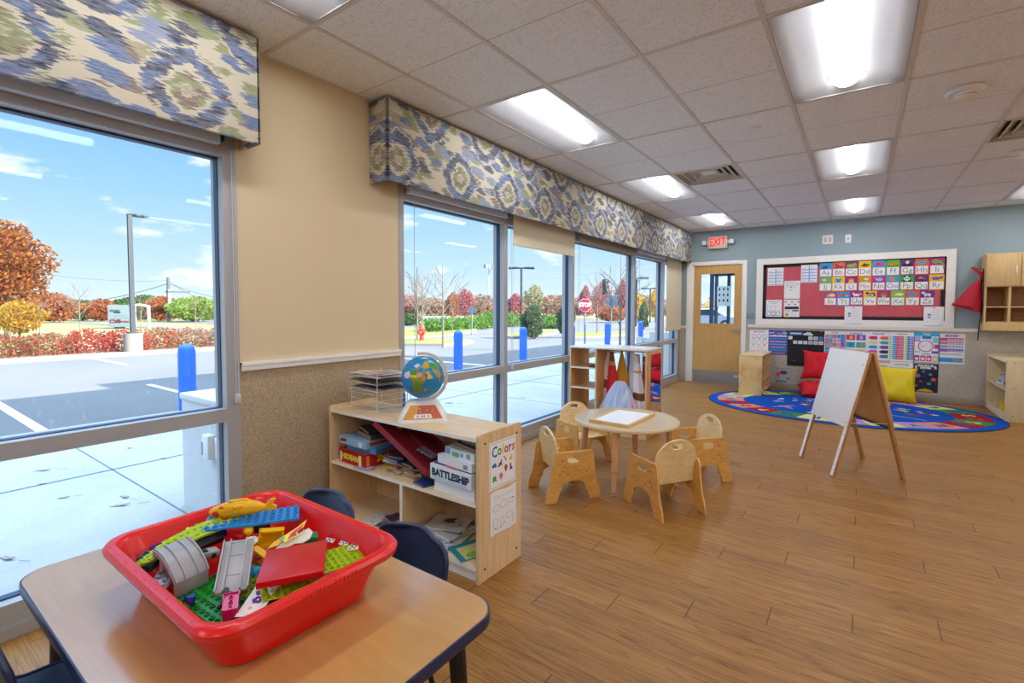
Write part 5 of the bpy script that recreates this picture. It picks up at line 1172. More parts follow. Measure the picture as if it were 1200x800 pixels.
redf = plain('red_cushion_cloth', '#d1232f', .75, .2, bump=.3); yelf = plain('yellow_satin_cloth', '#e0c500', .42, .4, bump=.3, var=.1)
cushion('red floor cushion propped upright on another behind the easel', (-.50, 8.83, .46), .47, (66, 0, -6), redf, .085)
cushion('red floor cushion lying underneath the upright red one', (-.50, 8.66, .115), .50, (8, -4, 12), redf, .10, 5)
yc = cushion('big yellow satin cushion leaning on the wall right of the easel', (.40, 8.86, .245), .53, (68, 2, 4), yelf, .13, 3, .03)
# ================================================================== small shelf on the rug
root = thing('small_cubby_shelf', 'small birch cubby shelf standing end-on at the left edge of the rug', 'shelf unit', (-1.36, 8.72, .0095)); 
sw, sd, shh = .32, 1.16, .60
def M0(): return MB()
LP = woodmat('cubby_birch', '#dcb684', '#cda36c', (14, 14, 1.6)); 
def m_knot():
    m = N('knotty_birch_ply'); co = m.coord(); n = m.noise(m.scalev(co, 1, 1, 1), 6.5, 2.)
    n2 = m.noise(m.scalev(co, 30, 30, 3), 1., 3.)
    col = m.ramp(m.math('ADD', m.math('MULTIPLY', n, .85), m.math('MULTIPLY', n2, .15)), [(.30, hx('#d3a052')), (.48, hx('#e8c27e')), (.7, hx('#edcd90'))]); m.bsdf(col, .38, .4); return m.m
KN = m_knot()
b = M0(); b.box((-sw/2, -sd/2, .0), (sw/2, -sd/2+.018, shh), KN, bev=.002); b.build('end_panel', root); b = M0(); b.box((-sw/2, sd/2-.018, 0), (sw/2, sd/2, shh), KN, bev=.002); b.build('end_panel', root)
b = M0(); b.box((-sw/2-.002, -sd/2-.002, shh-.002), (sw/2+.002, sd/2+.002, shh+.014), M_SHELFH, bev=.002); b.build('top_board', root)
b = M0(); b.box((-sw/2, -sd/2+.018, .02), (-sw/2+.008, sd/2-.018, shh-.002), LP); b.build('back_panel', root)
for z in (.03, .215, .40): b = M0(); b.box((-sw/2+.008, -sd/2+.018, z), (sw/2-.006, sd/2-.018, z+.014), LP); b.build('shelf', root)
for z0, ns in ((.044, 3), (.229, 4), (.414, 4)):
    for k in range(1, ns): y = -sd/2+sd*k/ns; b = M0(); b.box((-sw/2+.008, y-.007, z0), (sw/2-.008, y+.007, z0+.17), LP); b.build('divider', root)
b = M0()
for y in (-sd/2+.05, sd/2-.05): b.cyl((.12, y, 0), (.12, y, .012), .012, M_BLACK, n=12); b.cyl((-.12, y, 0), (-.12, y, .012), .012, M_BLACK, n=12)
b.build('foot', root)
# ================================================================== low shelf at right back
LX0, LX1, LY0, LY1, LH = 1.405, 2.05, 8.03, 9.12, .735
root = thing('low_toy_shelf', 'low pale maple toy shelf at the right edge, open towards the rug', 'shelf unit', (1.72, 8.575, 0))
def rel3(): return MB(TR(-1.72, -8.575, 0))
PM = woodmat('pale_maple', '#dfcda2', '#d5c092', (14, 14, 1.6))
for y in (LY0, LY1-.018): b = rel3(); b.box((LX0, y, 0), (LX1, y+.018, LH), PM, bev=.003); y > LY0 or [b.cyl((LX0+xx_, LY0-.0015, zz_), (LX0+xx_, LY0+.001, zz_), .006, M_SCREW, n=8) for xx_ in (.07,) for zz_ in (.07, .40, .70)]; b.build('side_panel', root)
for z in (.085, .385, LH-.02): b = rel3(); b.box((LX0+.006, LY0+.018, z-.017), (LX1-.01, LY1-.018, z), PM); b.box((LX0+.003, LY0+.018, z-.017), (LX0+.006, LY1-.018, z), M_EDGEW); b.build('shelf' if z < .7 else 'top_board', root)
b = rel3(); b.box((LX0+.006, 8.50, .085), (LX1-.01, 8.518, .368), PM); b.build('divider', root)
b = rel3(); b.box((LX0+.37, LY0+.018, .03), (LX0+.375, LY1-.018, LH-.03), PM); b.build('back_panel', root); b = rel3(); b.box((LX0+.012, LY0+.018, 0), (LX0+.025, LY1-.018, .068), M_EDGEW); b.build('plinth', root)
def tub(lab, p, s, c_, nm='storage_basket'):
    b = MB(); m_ = P(c_, .3); lps = [rrect(s[0]*.42, s[1]*.42, .012, 0), rrect(s[0]/2, s[1]/2, .015, s[2]), rrect(s[0]/2+.005, s[1]/2+.005, .018, s[2]), rrect(s[0]/2-.004, s[1]/2-.004, .012, s[2]), rrect(s[0]*.42-.003, s[1]*.42-.003, .01, .004)]
    b.loft(lps, m_, True, cap0=True, cap1=True); return tag(b.build(nm, loc=p), lab, 'basket')
tub('yellow plastic basket in the lower right compartment of the low toy shelf', (1.50, 8.35, .085), (.16, .16, .13), '#e6cf10'); tub('clear-looking bluish bin on the middle board of the low toy shelf', (1.545, 8.58, .385), (.18, .18, .12), '#b9c6d2')
b = MB(); b.lathe([(1e-6, 0), (.05, 0), (.07, .04), (.075, .06), (.068, .06), (.055, .02), (1e-6, .01)], P('#4a2a22', .4), 16); b.ell((0, 0, .055), (.05, .05, .025), P('#b08a5a', .5), n=8); tag(b.build('toy_bowl', loc=(1.50, 8.26, .385)), 'dark brown toy bowl of pretend food on the low toy shelf', 'bowl')
b = MB(); b.box((-.03, -.06, 0), (.03, .06, .03), P('#d9dfe6', .4), bev=.008); b.box((-.02, -.04, .03), (.02, .02, .045), P('#3f6db0', .4), bev=.004); tag(b.build('toy_tray', loc=(1.46, 8.62, .385)), 'white and blue little toy on the middle board of the low toy shelf', 'toy')
pkm = P('#e3c6cb', .6)
b = MB(); b.ell((0, 0, .035), (.06, .045, .035), pkm, n=10); b.ell((.0, -.06, .05), (.03, .03, .03), pkm, n=10); [b.ell((q_, -.075, .078), (.01, .008, .014), pkm, n=6) for q_ in (-.015, .015)]; [b.ell((sx*.045, y_, .02), (.02, .025, .018), pkm, n=6) for sx in (-1, 1) for y_ in (-.03, .03)]
tag(b.build('soft_toy', loc=(1.50, 8.72, .085)), 'pale pink soft animal toy in the bottom of the low toy shelf', 'soft toy')
b = MB(); b.box((-.05, -.03, 0), (.05, .03, .012), P('#6b4a2c', .6), bev=.004); tag(b.build('wooden_toy', loc=(1.78, 8.98, LH-.002+.002)), 'dark brown flat toy on top of the low shelf at the right edge', 'toy')
# ================================================================== wall cabinet
CX0, CX1, CY0, CZ0, CZ1 = 1.312, 3.0, 8.83, 1.053, 2.06
root = thing('wall_cabinet', 'maple wall cabinet with doors over open cubbies at the right edge', 'cabinet', (2.15, 8.98, 1.05))
def rel4(): return MB(TR(-2.15, -8.98, -1.05))
CM = woodmat('cabinet_maple', '#d7b680', '#c9a66c', (14, 14, 1.6))
b = rel4()
for x in (CX0, CX0+.86, CX1-.018): b.box((x, CY0, CZ0), (x+.018, YB-.004, CZ1), CM)
for z in (CZ0+.0, CZ0+.10, 1.625, CZ1-.018): b.box((CX0+.018, CY0+.002, z), (CX1, YB-.006, z+.018), CM)
b.box((CX0+.018, CY0, CZ0+.018), (CX1, CY0+.018, CZ0+.10), CM); b.box((CX0+.018, YB-.014, CZ0), (CX1, YB-.006, CZ1), woodmat('cabinet_back', '#a97a45', '#976a38')); b.build('carcass', root)
b = rel4(); b.box((CX0+.018, CY0+.006, 1.355), (CX1-.018, YB-.016, 1.37), CM); b.build('cubby_shelf', root)
for x in (1.535, 2.19, 2.80): b = rel4(); b.box((x, CY0+.004, CZ0+.118), (x+.026, YB-.016, 1.625), CM); b.build('divider', root)
for x0, x1 in ((CX0+.004, 1.637), (1.643, 1.98), (1.986, 2.50), (2.506, CX1)):
    b = rel4(); b.box((x0, CY0-.018, 1.632), (x1, CY0-.001, CZ1-.002), CM, bev=.002)
    if x0 < CX0+.1:
        for z in (1.68, 1.72, 1.97, 2.01): b.cyl((x0+.04, CY0-.0195, z), (x0+.04, CY0-.0175, z), .005, M_SCREW, n=8)
    d_ = b.build('door', root); hxx = x1-.045 if x0 < CX0+.1 else x0+.045
    b = rel4(); b.tube([(hxx, CY0-.018, 1.80), (hxx, CY0-.045, 1.805), (hxx, CY0-.045, 1.885), (hxx, CY0-.018, 1.89)], .0065, M_WHITE, n=8); b.build('handle', d_)
# red drawstring bag hanging on the cabinet side
hk = Vector((CX0-.004, 8.93, 1.86))
root = thing('drawstring_bag', 'red nylon drawstring bag hanging from a hook on the side of the wall cabinet', 'bag', hk)
redn = plain('red_nylon', '#b8102e', .45, .4, bump=.5, scale=30, var=.12)
b = MB(); rows = 16; lps = []
for i in range(rows+1):
    t = i/rows; z = -.13-.42*t; w = .012+.150*t**.8 if t < .80 else .150*sqrt(max(.02, 1-((t-.80)/.215)**2)); dp = .45*w+.02
    lps.append([(-.02-w*.97+w*(1+.05*sin(5*a+3*t))*cos(a), dp*(1+.07*sin(7*a+5*t))*sin(a), z-.02*cos(a)*t) for a in [2*pi*k/24 for k in range(24)]])
b.loft(lps, redn, True, True, True); b.outline([[(-.02, -.13), (-.05, -.06), (-.135, .035), (-.10, .04), (-.035, -.0), (-.005, -.09)]], -.012, .012, redn, frame((0,0,0), (1,0,0), (0,0,1))); b.build('bag_body', root)
b = MB(); b.tube([(.0, 0, .0), (-.02, 0, -.06), (-.03, .0, -.13)], .006, M_BLACK, n=8); b.tube([(0, .01, 0), (-.012, .02, -.2), (-.006, .03, -.55), (-.02, .04, -.80), (-.025, .04, -.95)], .007, M_BLACK, n=8); b.tube([(-.004, -.01, 0), (0, -.03, -.35), (-.004, -.02, -.72)], .005, M_BLACK, n=8); b.build('strap', root)
b = MB(); b.cyl((.003, 0, .01), (-.03, 0, .01), .004, M_BLACK, n=8); b.cyl((-.03, 0, .01), (-.032, 0, .035), .004, M_BLACK, n=8); b.build('hook', root)
b = MB(); b.outline([oval(0, 0, .012, .01, 10)], 0, .002, M_BLACK, TR(-.21, -.095, -.36) @ frame((0,0,0), (1,0,0), (0,0,1))); b.build('badge', root)
# ================================================================== back wall: bulletin board
def BM(off=.0): return frame((0, YB-off, 0), (1,0,0), (0,0,1))      # local x = world x, y = height, z = towards the room
BX0, BX1, BZ0, BZ1 = -1.46, 1.056, 1.065, 2.174
root = thing('bulletin_board', 'long white-framed bulletin board with red paper and black scalloped border', 'bulletin board', ((BX0+BX1)/2, YB, (BZ0+BZ1)/2))
def relb(): return MB(TR(-(BX0+BX1)/2, -YB, -(BZ0+BZ1)/2))
b = relb(); F_ = .10
M = BM()
def mit(b, pts, z0, z1, m): b.outline([pts], z0, z1, m, M, bev=.004)
mit(b, [(BX0, BZ0), (BX1, BZ0), (BX1-F_, BZ0+F_), (BX0+F_, BZ0+F_)], .001, .03, M_TRIM); mit(b, [(BX0, BZ1), (BX0+F_, BZ1-F_), (BX1-F_, BZ1-F_), (BX1, BZ1)], .001, .03, M_TRIM)
mit(b, [(BX0, BZ0), (BX0+F_, BZ0+F_), (BX0+F_, BZ1-F_), (BX0, BZ1)], .001, .03, M_TRIM); mit(b, [(BX1, BZ0), (BX1, BZ1), (BX1-F_, BZ1-F_), (BX1-F_, BZ0+F_)], .001, .03, M_TRIM)
b.build('frame', root)
redp = plain('coral_red_paper', '#cc5f69', .8, .15, var=.12, scale=5., bump=.15)
b = relb(); b.box((BX0+F_-.005, BZ0+F_-.005, .002), (BX1-F_+.005, BZ1-F_+.005, .010), redp, M); b.build('paper_backing', root)
b = relb(); ix0, ix1, iz0, iz1 = BX0+F_, BX1-F_, BZ0+F_, BZ1-F_; bw2, sc = .058, .032
def scal(ax0, ax1, base, dirn, horiz):
    n = int(round((ax1-ax0)/sc)); pts = []
    for i in range(n):
        for j in range(5):
            s = ax0+(ax1-ax0)*(i+j/5)/n; pts.append((s, base+dirn*(bw2-.012+.012*sin(pi*j/5))))
    pts.append((ax1, base+dirn*(bw2-.012)))
    loop = [(ax0, base)]+pts+[(ax1, base)]
    if not horiz: loop = [(y, x) for x, y in loop]
    return loop
bk = plain('black_border_card', '#17161a', .7)
for lp2 in (scal(ix0, ix1, iz0, 1, True), scal(ix0, ix1, iz1, -1, True), scal(iz0, iz1, ix0, 1, False), scal(iz0, iz1, ix1, -1, False)): b.outline([lp2], .0102, .0112, bk, M)
b.build('scalloped_border', root)
# ---- papers: layout helper
TXT = plain('pencil_text', '#7d7c82', .8); INK = plain('print_ink', '#2b2b33', .8)
def px(u, v): p = atY(u, v, YB); return (p.x, p.z)
def sheet_(nm, lab, cat, q, items=(), base=PAPER, off=.0125, group=None, th=.0008, texts=()):
    """q = (u0,v0,u1,v1) of the sheet on the back wall; items in 0..1 coordinates from lower-left"""
    (x0, z1), (x1, z0) = px(q[0], q[1]), px(q[2], q[3]); w_, h_ = x1-x0, z1-z0
    root_c = ((x0+x1)/2, YB-off, (z0+z1)/2); L = frame((0,0,0), (1,0,0), (0,0,1)) @ TR(-w_/2, -h_/2, 0)
    b = MB(); b.box((0, 0, 0), (w_, h_, th), base, L); z = th+.0002
    for it in items:
        z += .00006; k = it[0]
        if k == 'r': b.box((it[1]*w_, it[2]*h_, th), (it[3]*w_, it[4]*h_, z), P(it[5], .6), L)
        elif k == 'o': b.outline([oval(it[1]*w_, it[2]*h_, it[3]*w_, it[4]*h_, 14)], z-.0001, z+.0001, P(it[5], .6), L)
        elif k == 'ring': b.outline([oval(it[1]*w_, it[2]*h_, it[3]*w_, it[4]*h_, 24), oval(it[1]*w_, it[2]*h_, it[3]*w_*it[6], it[4]*h_*it[6], 24)], z-.0001, z+.0001, P(it[5], .6), L)
        elif k == 'p': b.outline([[(a*w_, c_*h_) for a, c_ in it[1]]], z-.0001, z+.0001, P(it[2], .6), L)
        elif k == 't': b.text(it[1], it[4]*h_, P(it[5], .7), L @ TR(it[2]*w_, it[3]*h_, z+.0003), bold=it[6] if len(it) > 6 else 0., sx=it[7] if len(it) > 7 else 1.)
    return tag(b.build(nm, loc=root_c), lab, cat, group)
def lines(x0, x1, y0, y1, n, c, th=.012): return [('r', x0, y0+(y1-y0)*i/max(1, n-1), x0+(x1-x0)*(.75+.25*((i*37) % 5)/4), y0+(y1-y0)*i/max(1, n-1)+th, c) for i in range(n)]
# positions read off the photograph crops
def c1(x, y): return (880+x/7.617, 285+y/7.617)     # crop 880..1000
def c2(x, y): return (990+x/7.62, 285+y/7.62)
AN = {  # simple animal silhouettes
 'A': ('#1f9fd8', [('o', .45, .70, .22, .10, '#6b3a22'), ('p', [(.3, .68), (.12, .58), (.5, .62)], '#6b3a22'), ('p', [(.55, .74), (.75, .88), (.86, .80), (.84, .76), (.74, .82), (.6, .70)], '#6b3a22')]),
 'B': ('#e2661c', [('p', [(.15, .62), (.5, .78), (.9, .66), (.7, .60), (.5, .66), (.3, .56)], '#4a2a7c'), ('o', .3, .82, .12, .06, '#4a2a7c'), ('p', [(.45, .78), (.7, .95), (.66, .80)], '#e8a020')]),
 'C': ('#8a2a72', [('o', .42, .74, .3, .09, '#7cc040'), ('o', .74, .80, .14, .08, '#7cc040'), ('p', [(.1, .66), (.9, .66), (.8, .60), (.2, .60)], '#7cc040')]),
 'D': ('#f0c81a', [('p', [(.15, .70), (.45, .62), (.75, .66), (.9, .84), (.7, .76), (.45, .86), (.3, .76)], '#5a3a1c'), ('o', .5, .74, .12, .08, '#6a4a24')]),
 'E': ('#2aa0dc', [('o', .45, .76, .26, .13, '#d8307c'), ('o', .72, .78, .14, .13, '#e2408c'), ('p', [(.82, .8), (.92, .66), (.86, .64), (.76, .72)], '#d8307c')]),
 'F': ('#5fb23c', [('o', .4, .72, .24, .08, '#e8842a'), ('p', [(.55, .74), (.72, .90), (.82, .80), (.7, .68)], '#e8842a'), ('p', [(.2, .66), (.3, .66), (.3, .60), (.2, .60)], '#5a3a2a'), ('p', [(.55, .66), (.65, .66), (.65, .60), (.55, .60)], '#5a3a2a')]),
 'G': ('#6a2a7c', [('o', .5, .80, .16, .13, '#d8c8c8'), ('o', .5, .66, .36, .12, '#2a1a30'), ('o', .5, .78, .10, .08, '#efe4e0')]),
 'H': ('#e2661c', [('o', .4, .74, .26, .12, '#3aa8e0'), ('o', .72, .80, .16, .10, '#3aa8e0')]),
 'I': ('#b02a86', [('o', .4, .78, .26, .12, '#6cb83c'), ('p', [(.5, .86), (.8, .80), (.96, .6), (.96, .3), (.9, .3), (.86, .6), (.6, .72)], '#6cb83c')]),
 'J': ('#7cb06a', [('o', .4, .78, .20, .10, '#f0a070'), ('o', .4, .78, .1, .05, '#f8e0c0'), ('o', .75, .62, .2, .07, '#8aa860')]),
 'K': ('#f0c82a', [('o', .5, .72, .22, .14, '#2a9ae0'), ('o', .3, .84, .08, .07, '#2a9ae0'), ('o', .7, .84, .08, .07, '#2a9ae0'), ('o', .5, .68, .05, .05, '#1a2a50')]),
 'L': ('#a0286c', [('o', .5, .74, .26, .15, '#e2762a'), ('o', .5, .70, .16, .10, '#f0b070'), ('o', .35, .60, .08, .04, '#f4e8e0'), ('o', .65, .60, .08, .04, '#f4e8e0')]),
 'M': ('#e08a2a', [('o', .38, .72, .22, .11, '#8ab04a'), ('o', .6, .80, .2, .08, '#d8e8c0'), ('r', .2, .58, .8, .62, '#f0e8e0')]),
 'N': ('#c8308c', [('o', .55, .76, .28, .11, '#7ac8ec'), ('p', [(.1, .92), (.34, .80), (.3, .74)], '#e8b0d0')]),
 'O': ('#4a9ad8', [('o', .45, .82, .2, .12, '#e88a50'), ('p', [(.15, .62), (.3, .78), (.6, .78), (.85, .62), (.7, .66), (.5, .60), (.35, .68)], '#e88a50')]),
 'P': ('#3aa83c', [('o', .5, .78, .22, .15, '#f4f4f2'), ('o', .32, .92, .08, .06, '#141414'), ('o', .68, .92, .08, .06, '#141414'), ('o', .42, .78, .055, .05, '#141414'), ('o', .58, .78, .055, .05, '#141414'), ('o', .3, .62, .14, .05, '#141414'), ('o', .72, .62, .14, .05, '#141414')]),
 'Q': ('#7a2a7c', [('o', .45, .78, .16, .10, '#e88a2a'), ('o', .62, .70, .14, .10, '#2a8ad0'), ('o', .5, .66, .22, .07, '#4a2018')]),
 'R': ('#f0c41a', [('o', .45, .74, .3, .11, '#7a54a8'), ('o', .78, .78, .14, .08, '#7a54a8'), ('p', [(.86, .82), (.95, .94), (.92, .78)], '#7a54a8')]),
 'S': ('#c83a9c', [('o', .62, .74, .26, .14, '#f0e08a'), ('p', [(.15, .60), (.25, .84), (.4, .70), (.8, .62)], '#8ac070')]),
 'T': ('#2a9ae0', [('o', .4, .76, .24, .13, '#e2602a'), ('o', .78, .72, .12, .07, '#e8b040')]),
 'U': ('#a02a86', [('o', .48, .72, .24, .09, '#f2f0f4'), ('p', [(.2, .72), (.18, .9), (.32, .86), (.36, .7)], '#f2f0f4'), ('r', .3, .58, .36, .68, '#f2f0f4'), ('r', .62, .58, .68, .68, '#f2f0f4'), ('o', .8, .78, .1, .06, '#f0b0d0')]),
 'V': ('#f0c82a', [('o', .68, .74, .22, .13, '#141418'), ('o', .3, .84, .14, .09, '#2a2430'), ('o', .66, .72, .10, .07, '#e8e6ea'), ('o', .4, .72, .12, .10, '#b898c8')]),
 'W': ('#b02a6c', [('o', .5, .74, .3, .15, '#a06a48'), ('o', .5, .66, .14, .06, '#d0a080'), ('r', .4, .56, .45, .64, '#f8f4ee'), ('r', .55, .56, .6, .64, '#f8f4ee')]),
 'X': ('#8ac03c', [('o', .6, .76, .3, .09, '#f0efc8'), ('p', [(.1, .68), (.35, .74), (.3, .66)], '#e8d860')]),
 'Y': ('#e2662a', [('o', .5, .74, .28, .11, '#2a9ae0'), ('o', .25, .84, .12, .08, '#2a9ae0'), ('r', .3, .58, .4, .70, '#2a9ae0'), ('r', .62, .58, .72, .70, '#2a9ae0')]),
 'Z': ('#7a2a86', [('o', .52, .74, .26, .09, '#e8e6ec'), ('o', .22, .86, .14, .07, '#e8e6ec'), ('r', .34, .58, .40, .70, '#e8e6ec'), ('r', .66, .58, .72, .70, '#e8e6ec'), ('r', .5, .66, .54, .82, '#2a2430')]),
}
row1 = [c1(615, 180)+c1(723, 298), c1(730, 172)+c1(838, 296), c2(5, 165)+c2(118, 296), c2(126, 160)+c2(236, 292), c2(247, 156)+c2(362, 290), c2(372, 152)+c2(488, 287), c2(500, 146)+c2(616, 282), c2(628, 140)+c2(746, 278), c2(760, 132)+c2(888, 274)]
row2 = [c1(612, 302)+c1(720, 426), c1(727, 300)+c1(835, 425), c2(5, 300)+c2(110, 424), c2(125, 296)+c2(234, 422), c2(245, 294)+c2(358, 419), c2(368, 290)+c2(484, 418), c2(494, 288)+c2(612, 416), c2(622, 284)+c2(744, 416), c2(755, 280)+c2(884, 413)]
row3 = [c1(656, 434)+c1(763, 554), c1(772, 434)+c1(880, 556), c2(50, 426)+c2(160, 552), c2(168, 426)+c2(282, 554), c2(290, 426)+c2(404, 554), c2(414, 426)+c2(532, 556), c2(543, 425)+c2(664, 556), c2(672, 424)+c2(796, 557)]
LETT = 'ABCDEFGHI', 'JKLMNOPQR', 'STUVWXYZ'
for row, ls, nm in ((row1, LETT[0], 'top'), (row2, LETT[1], 'middle'), (row3, LETT[2], 'bottom')):
    for q, ch_ in zip(row, ls):
        c0, sh2 = AN[ch_]
        it = [('r', .04, .53, .96, .97, c0)]+sh2+[('r', .05, .05, .95, .54, '#f1f0ee'), ('t', ch_+ch_.lower(), .5, .29, .46, '#86868c', .0, .78 if ch_ in 'MW' else 1.0)]
        if ch_ == 'I': it = it[:1]+it[-2:]+sh2
        sheet_('alphabet_card', 'alphabet picture card %s%s in the %s row on the bulletin board' % (ch_, ch_.lower(), nm), 'alphabet card', q, it, base=P(c0, .6), group='alphabet cards on the bulletin board')
def grid2(c_): return [('r', .04, .03, .96, .06, c_), ('r', .48, .03, .53, .95, c_)]+[('r', .04, y, .96, y+.035, c_) for y in (.2, .37, .54, .71)]+[('r', .06+.47*(i % 2), .10+.17*(i//2), .34+.47*(i % 2), .12+.17*(i//2), '#9fa8c0') for i in range(10)]
sheet_('classroom_sheet', 'white sheet with a light blue two-column grid at the top left of the board', 'paper sheet', c1(153, 222)+c1(290, 376), grid2('#7f9fd8'))
sheet_('classroom_sheet', 'white sheet with a bright blue grid next to the Aa card', 'paper sheet', c1(450, 196)+c1(590, 350), grid2('#3f8fe0'))
sheet_('classroom_sheet', 'white sheet with tiny pictures and a red dot, second column of the board', 'paper sheet', c1(300, 337)+c1(437, 494), lines(.08, .9, .62, .92, 6, '#a9a9b4')+[('o', .42, .65, .05, .03, '#d23a34'), ('o', .86, .8, .04, .04, '#6a9ad0'), ('o', .42, .5, .05, .03, '#b04a80')])
sheet_('classroom_sheet', 'white chart sheet with coloured columns at the bottom left of the board', 'paper sheet', c1(138, 505)+c1(274, 656), [('r', .12, .86, .88, .90, '#b9b9c2'), ('r', .28, .78, .72, .81, '#c0c4b8')]+[('r', .06+.3*i, .36, .30+.3*i, .66, c_) for i, c_ in enumerate(('#c9d4ec', '#e4c9cf', '#f0dcc0'))]+[('r', .06+.3*i, .05, .30+.3*i, .32, c_) for i, c_ in enumerate(('#8fb0d8', '#5a74b8', '#8ab8b0'))]+[('r', .10+.3*i, .40, .26+.3*i, .62, '#f0f0f2') for i in range(3)]+[('r', .10+.3*i, .09, .26+.3*i, .28, '#f0f0f2') for i in range(3)])
sheet_('classroom_sheet', 'black and white sheet with a yellow blob, bottom of the second column of the board', 'paper sheet', c1(297, 503)+c1(432, 657), [('r', .05, .44, .95, .60, '#23232a'), ('r', .55, .32, .93, .40, '#3a3a42'), ('o', .2, .13, .14, .09, '#d8b81a'), ('o', .2, .13, .06, .04, '#8a7a1a'), ('r', .52, .04, .54, .3, '#8a8a92'), ('r', .74, .04, .76, .3, '#8a8a92')]+[('o', .12+.2*i, .86-.14*(i % 2), .07, .03, '#3c3c44') for i in range(5)]+lines(.06, .45, .28, .38, 3, '#8a8a92'))
for q, l in ((c1(838, 562)+c2(152, 720), 'white notice with small blue pictures hanging over the lower frame, middle of the board'), (c2(704, 566)+c2(878, 738), 'white notice with two blue pictures hanging over the lower frame, right end of the board')):
    sheet_('notice_sheet', l, 'paper sheet', q, [('r', .03, .0, .35, .015, '#4a9a5a'), ('r', .35, .0, .65, .015, '#4a7ad0'), ('r', .65, .0, .97, .015, '#d04a4a'), ('r', .2, .52, .36, .64, '#5f86b0'), ('r', .2, .40, .36, .48, '#6a94c4'), ('r', .42, .92, .58, .95, '#8a8a94')]+lines(.42, .84, .3, .86, 9, '#b9bcc8'), off=.0335)
# ---- lower wall posters
def d1(x, y): return (874+x/12.5, 384+y/12.5)
def d2(x, y): return (966+x/12.5, 384+y/12.5)
def d3(x, y): return (1056+x/10.256, 384+y/10.256)
ccol = ['#c86aa8', '#8a8ac8', '#6a8ad0', '#7ab0b8', '#b8c8b0', '#d0508a', '#8ac0c8', '#c890c8', '#a8b8d8']
sheet_('poster', 'white EMOTIONS poster with nine face rings, leftmost on the lower wall', 'poster', d1(60, 28)[:2]+(900, 417), [('t', 'EMOTIONS', .5, .93, .085, '#c07ab8', .001, .9)]+[('ring', .22+.29*(i % 3), .76-.24*(i//3), .115, .085, ccol[i], .82) for i in range(9)]+[('r', .13+.29*(i % 3), .64-.24*(i//3), .31+.29*(i % 3), .66-.24*(i//3), ccol[i]) for i in range(9)], off=.002)
rr_ = random.Random(3)
aff = [('r', 0, 0, 1, 1, '#4a56a8')]+[('o', rr_.uniform(.05, .95), rr_.uniform(.78, .98), .05, .02, rr_.choice(['#e0609a', '#58c0e0', '#e8d0e8', '#8a58c8'])) for _ in range(20)]+[('r', .04, .04+.115*i, .96, .045+.115*i+.05, ['#7a3a8a', '#3a9ad8', '#8a5ac0', '#58a8e0', '#c05a9a', '#3a8ad8', '#e8dce8'][i]) for i in range(7)]+[('r', .1+.1*k, .055+.115*i, .17+.1*k, .08+.115*i, '#e4e0f0') for i in (0, 2, 4) for k in range(8)]+[('r', .03, .86, .2, .89, '#f4f0e8'), ('r', .75, .86, .97, .89, '#f4f0e8')]
sheet_('poster', 'blue and violet lettered poster between the EMOTIONS poster and the black pocket chart', 'poster', d1(337, 28)+d1(606, 400), aff, off=.002)
q = d1(615, 35)+d1(1140, 580); pc = [('r', .04, .87, .42, .96, '#2f6aa8'), ('r', .08, .895, .38, .935, '#cdd8ec'), ('o', .52, .90, .10, .03, '#dfe4ee'), ('o', .57, .93, .08, .03, '#dfe4ee'), ('o', .62, .89, .08, .03, '#dfe4ee'), ('o', .06, .985, .02, .008, '#d8d8d8'), ('o', .92, .985, .02, .008, '#d8d8d8')]
cards = [(0, 0, '#dfe0ee'), (4, 0, '#e8e8ea'), (5, 0, '#cfd0d4'), (6, 0, '#3f86c8'), (1, 1, '#dcd6ea'), (2, 1, '#e4e4f2'), (3, 1, '#cfe2e8'), (4, 1, '#cfcbd8'), (5, 1, '#dadce6'), (6, 1, '#e4e4ea')]
pc += [('r', .02+.139*i, .745-.125*j, .02+.139*i+.115, .745-.125*j+.095, c_) for i, j, c_ in cards]+[('r', .06+.139*i, .77-.125*j, .06+.139*i+.04, .80-.125*j, '#6a6a80') for i, j, c_ in cards if i > 3]
pc += [('r', .01, y, .99, y+.006, '#3a4048') for y in (.86, .735, .61, .5, .4, .3, .2, .14)]+[('r', x, .14, x+.004, .86, '#30353c') for x in (.145, .285, .42, .56, .70, .84)]+[('o', .2, .135, .025, .006, '#c0c4c8'), ('o', .4, .13, .015, .005, '#9aa0a4')]
sheet_('pocket_chart', 'large black pocket calendar chart with white cards on the lower wall', 'pocket chart', q, pc, base=plain('black_vinyl_chart', '#14171c', .35), off=.004, th=.002)
rr_ = random.Random(9); pal = ['#e05a7a', '#4ab0e0', '#8a4ac0', '#58b890', '#d84ab0', '#3a7ad8', '#e8b0c0', '#b0d8c8']
def mosaic(n, m_, y0, y1, pal, blobs=True, x0=.05, x1=.95):
    o = []
    for i in range(n):
        for j in range(m_):
            a, c_ = x0+(x1-x0)*i/n, y0+(y1-y0)*j/m_; o.append(('r', a+.006, c_+.004, a+(x1-x0)/n-.006, c_+(y1-y0)/m_-.004, rr_.choice(pal)))
            if blobs: o.append(('o', a+(x1-x0)/n/2, c_+(y1-y0)/m_/2, (x1-x0)/n*.25, (y1-y0)/m_*.25, rr_.choice(pal)))
    return o
sheet_('poster', 'busy multicoloured picture-grid poster right of the black pocket chart', 'poster', d1(1150, 45)+(990, 433), [('t', 'SHAPES', .5, .955, .045, '#d07ab0', .001)]+mosaic(5, 8, .04, .92, pal), off=.002)
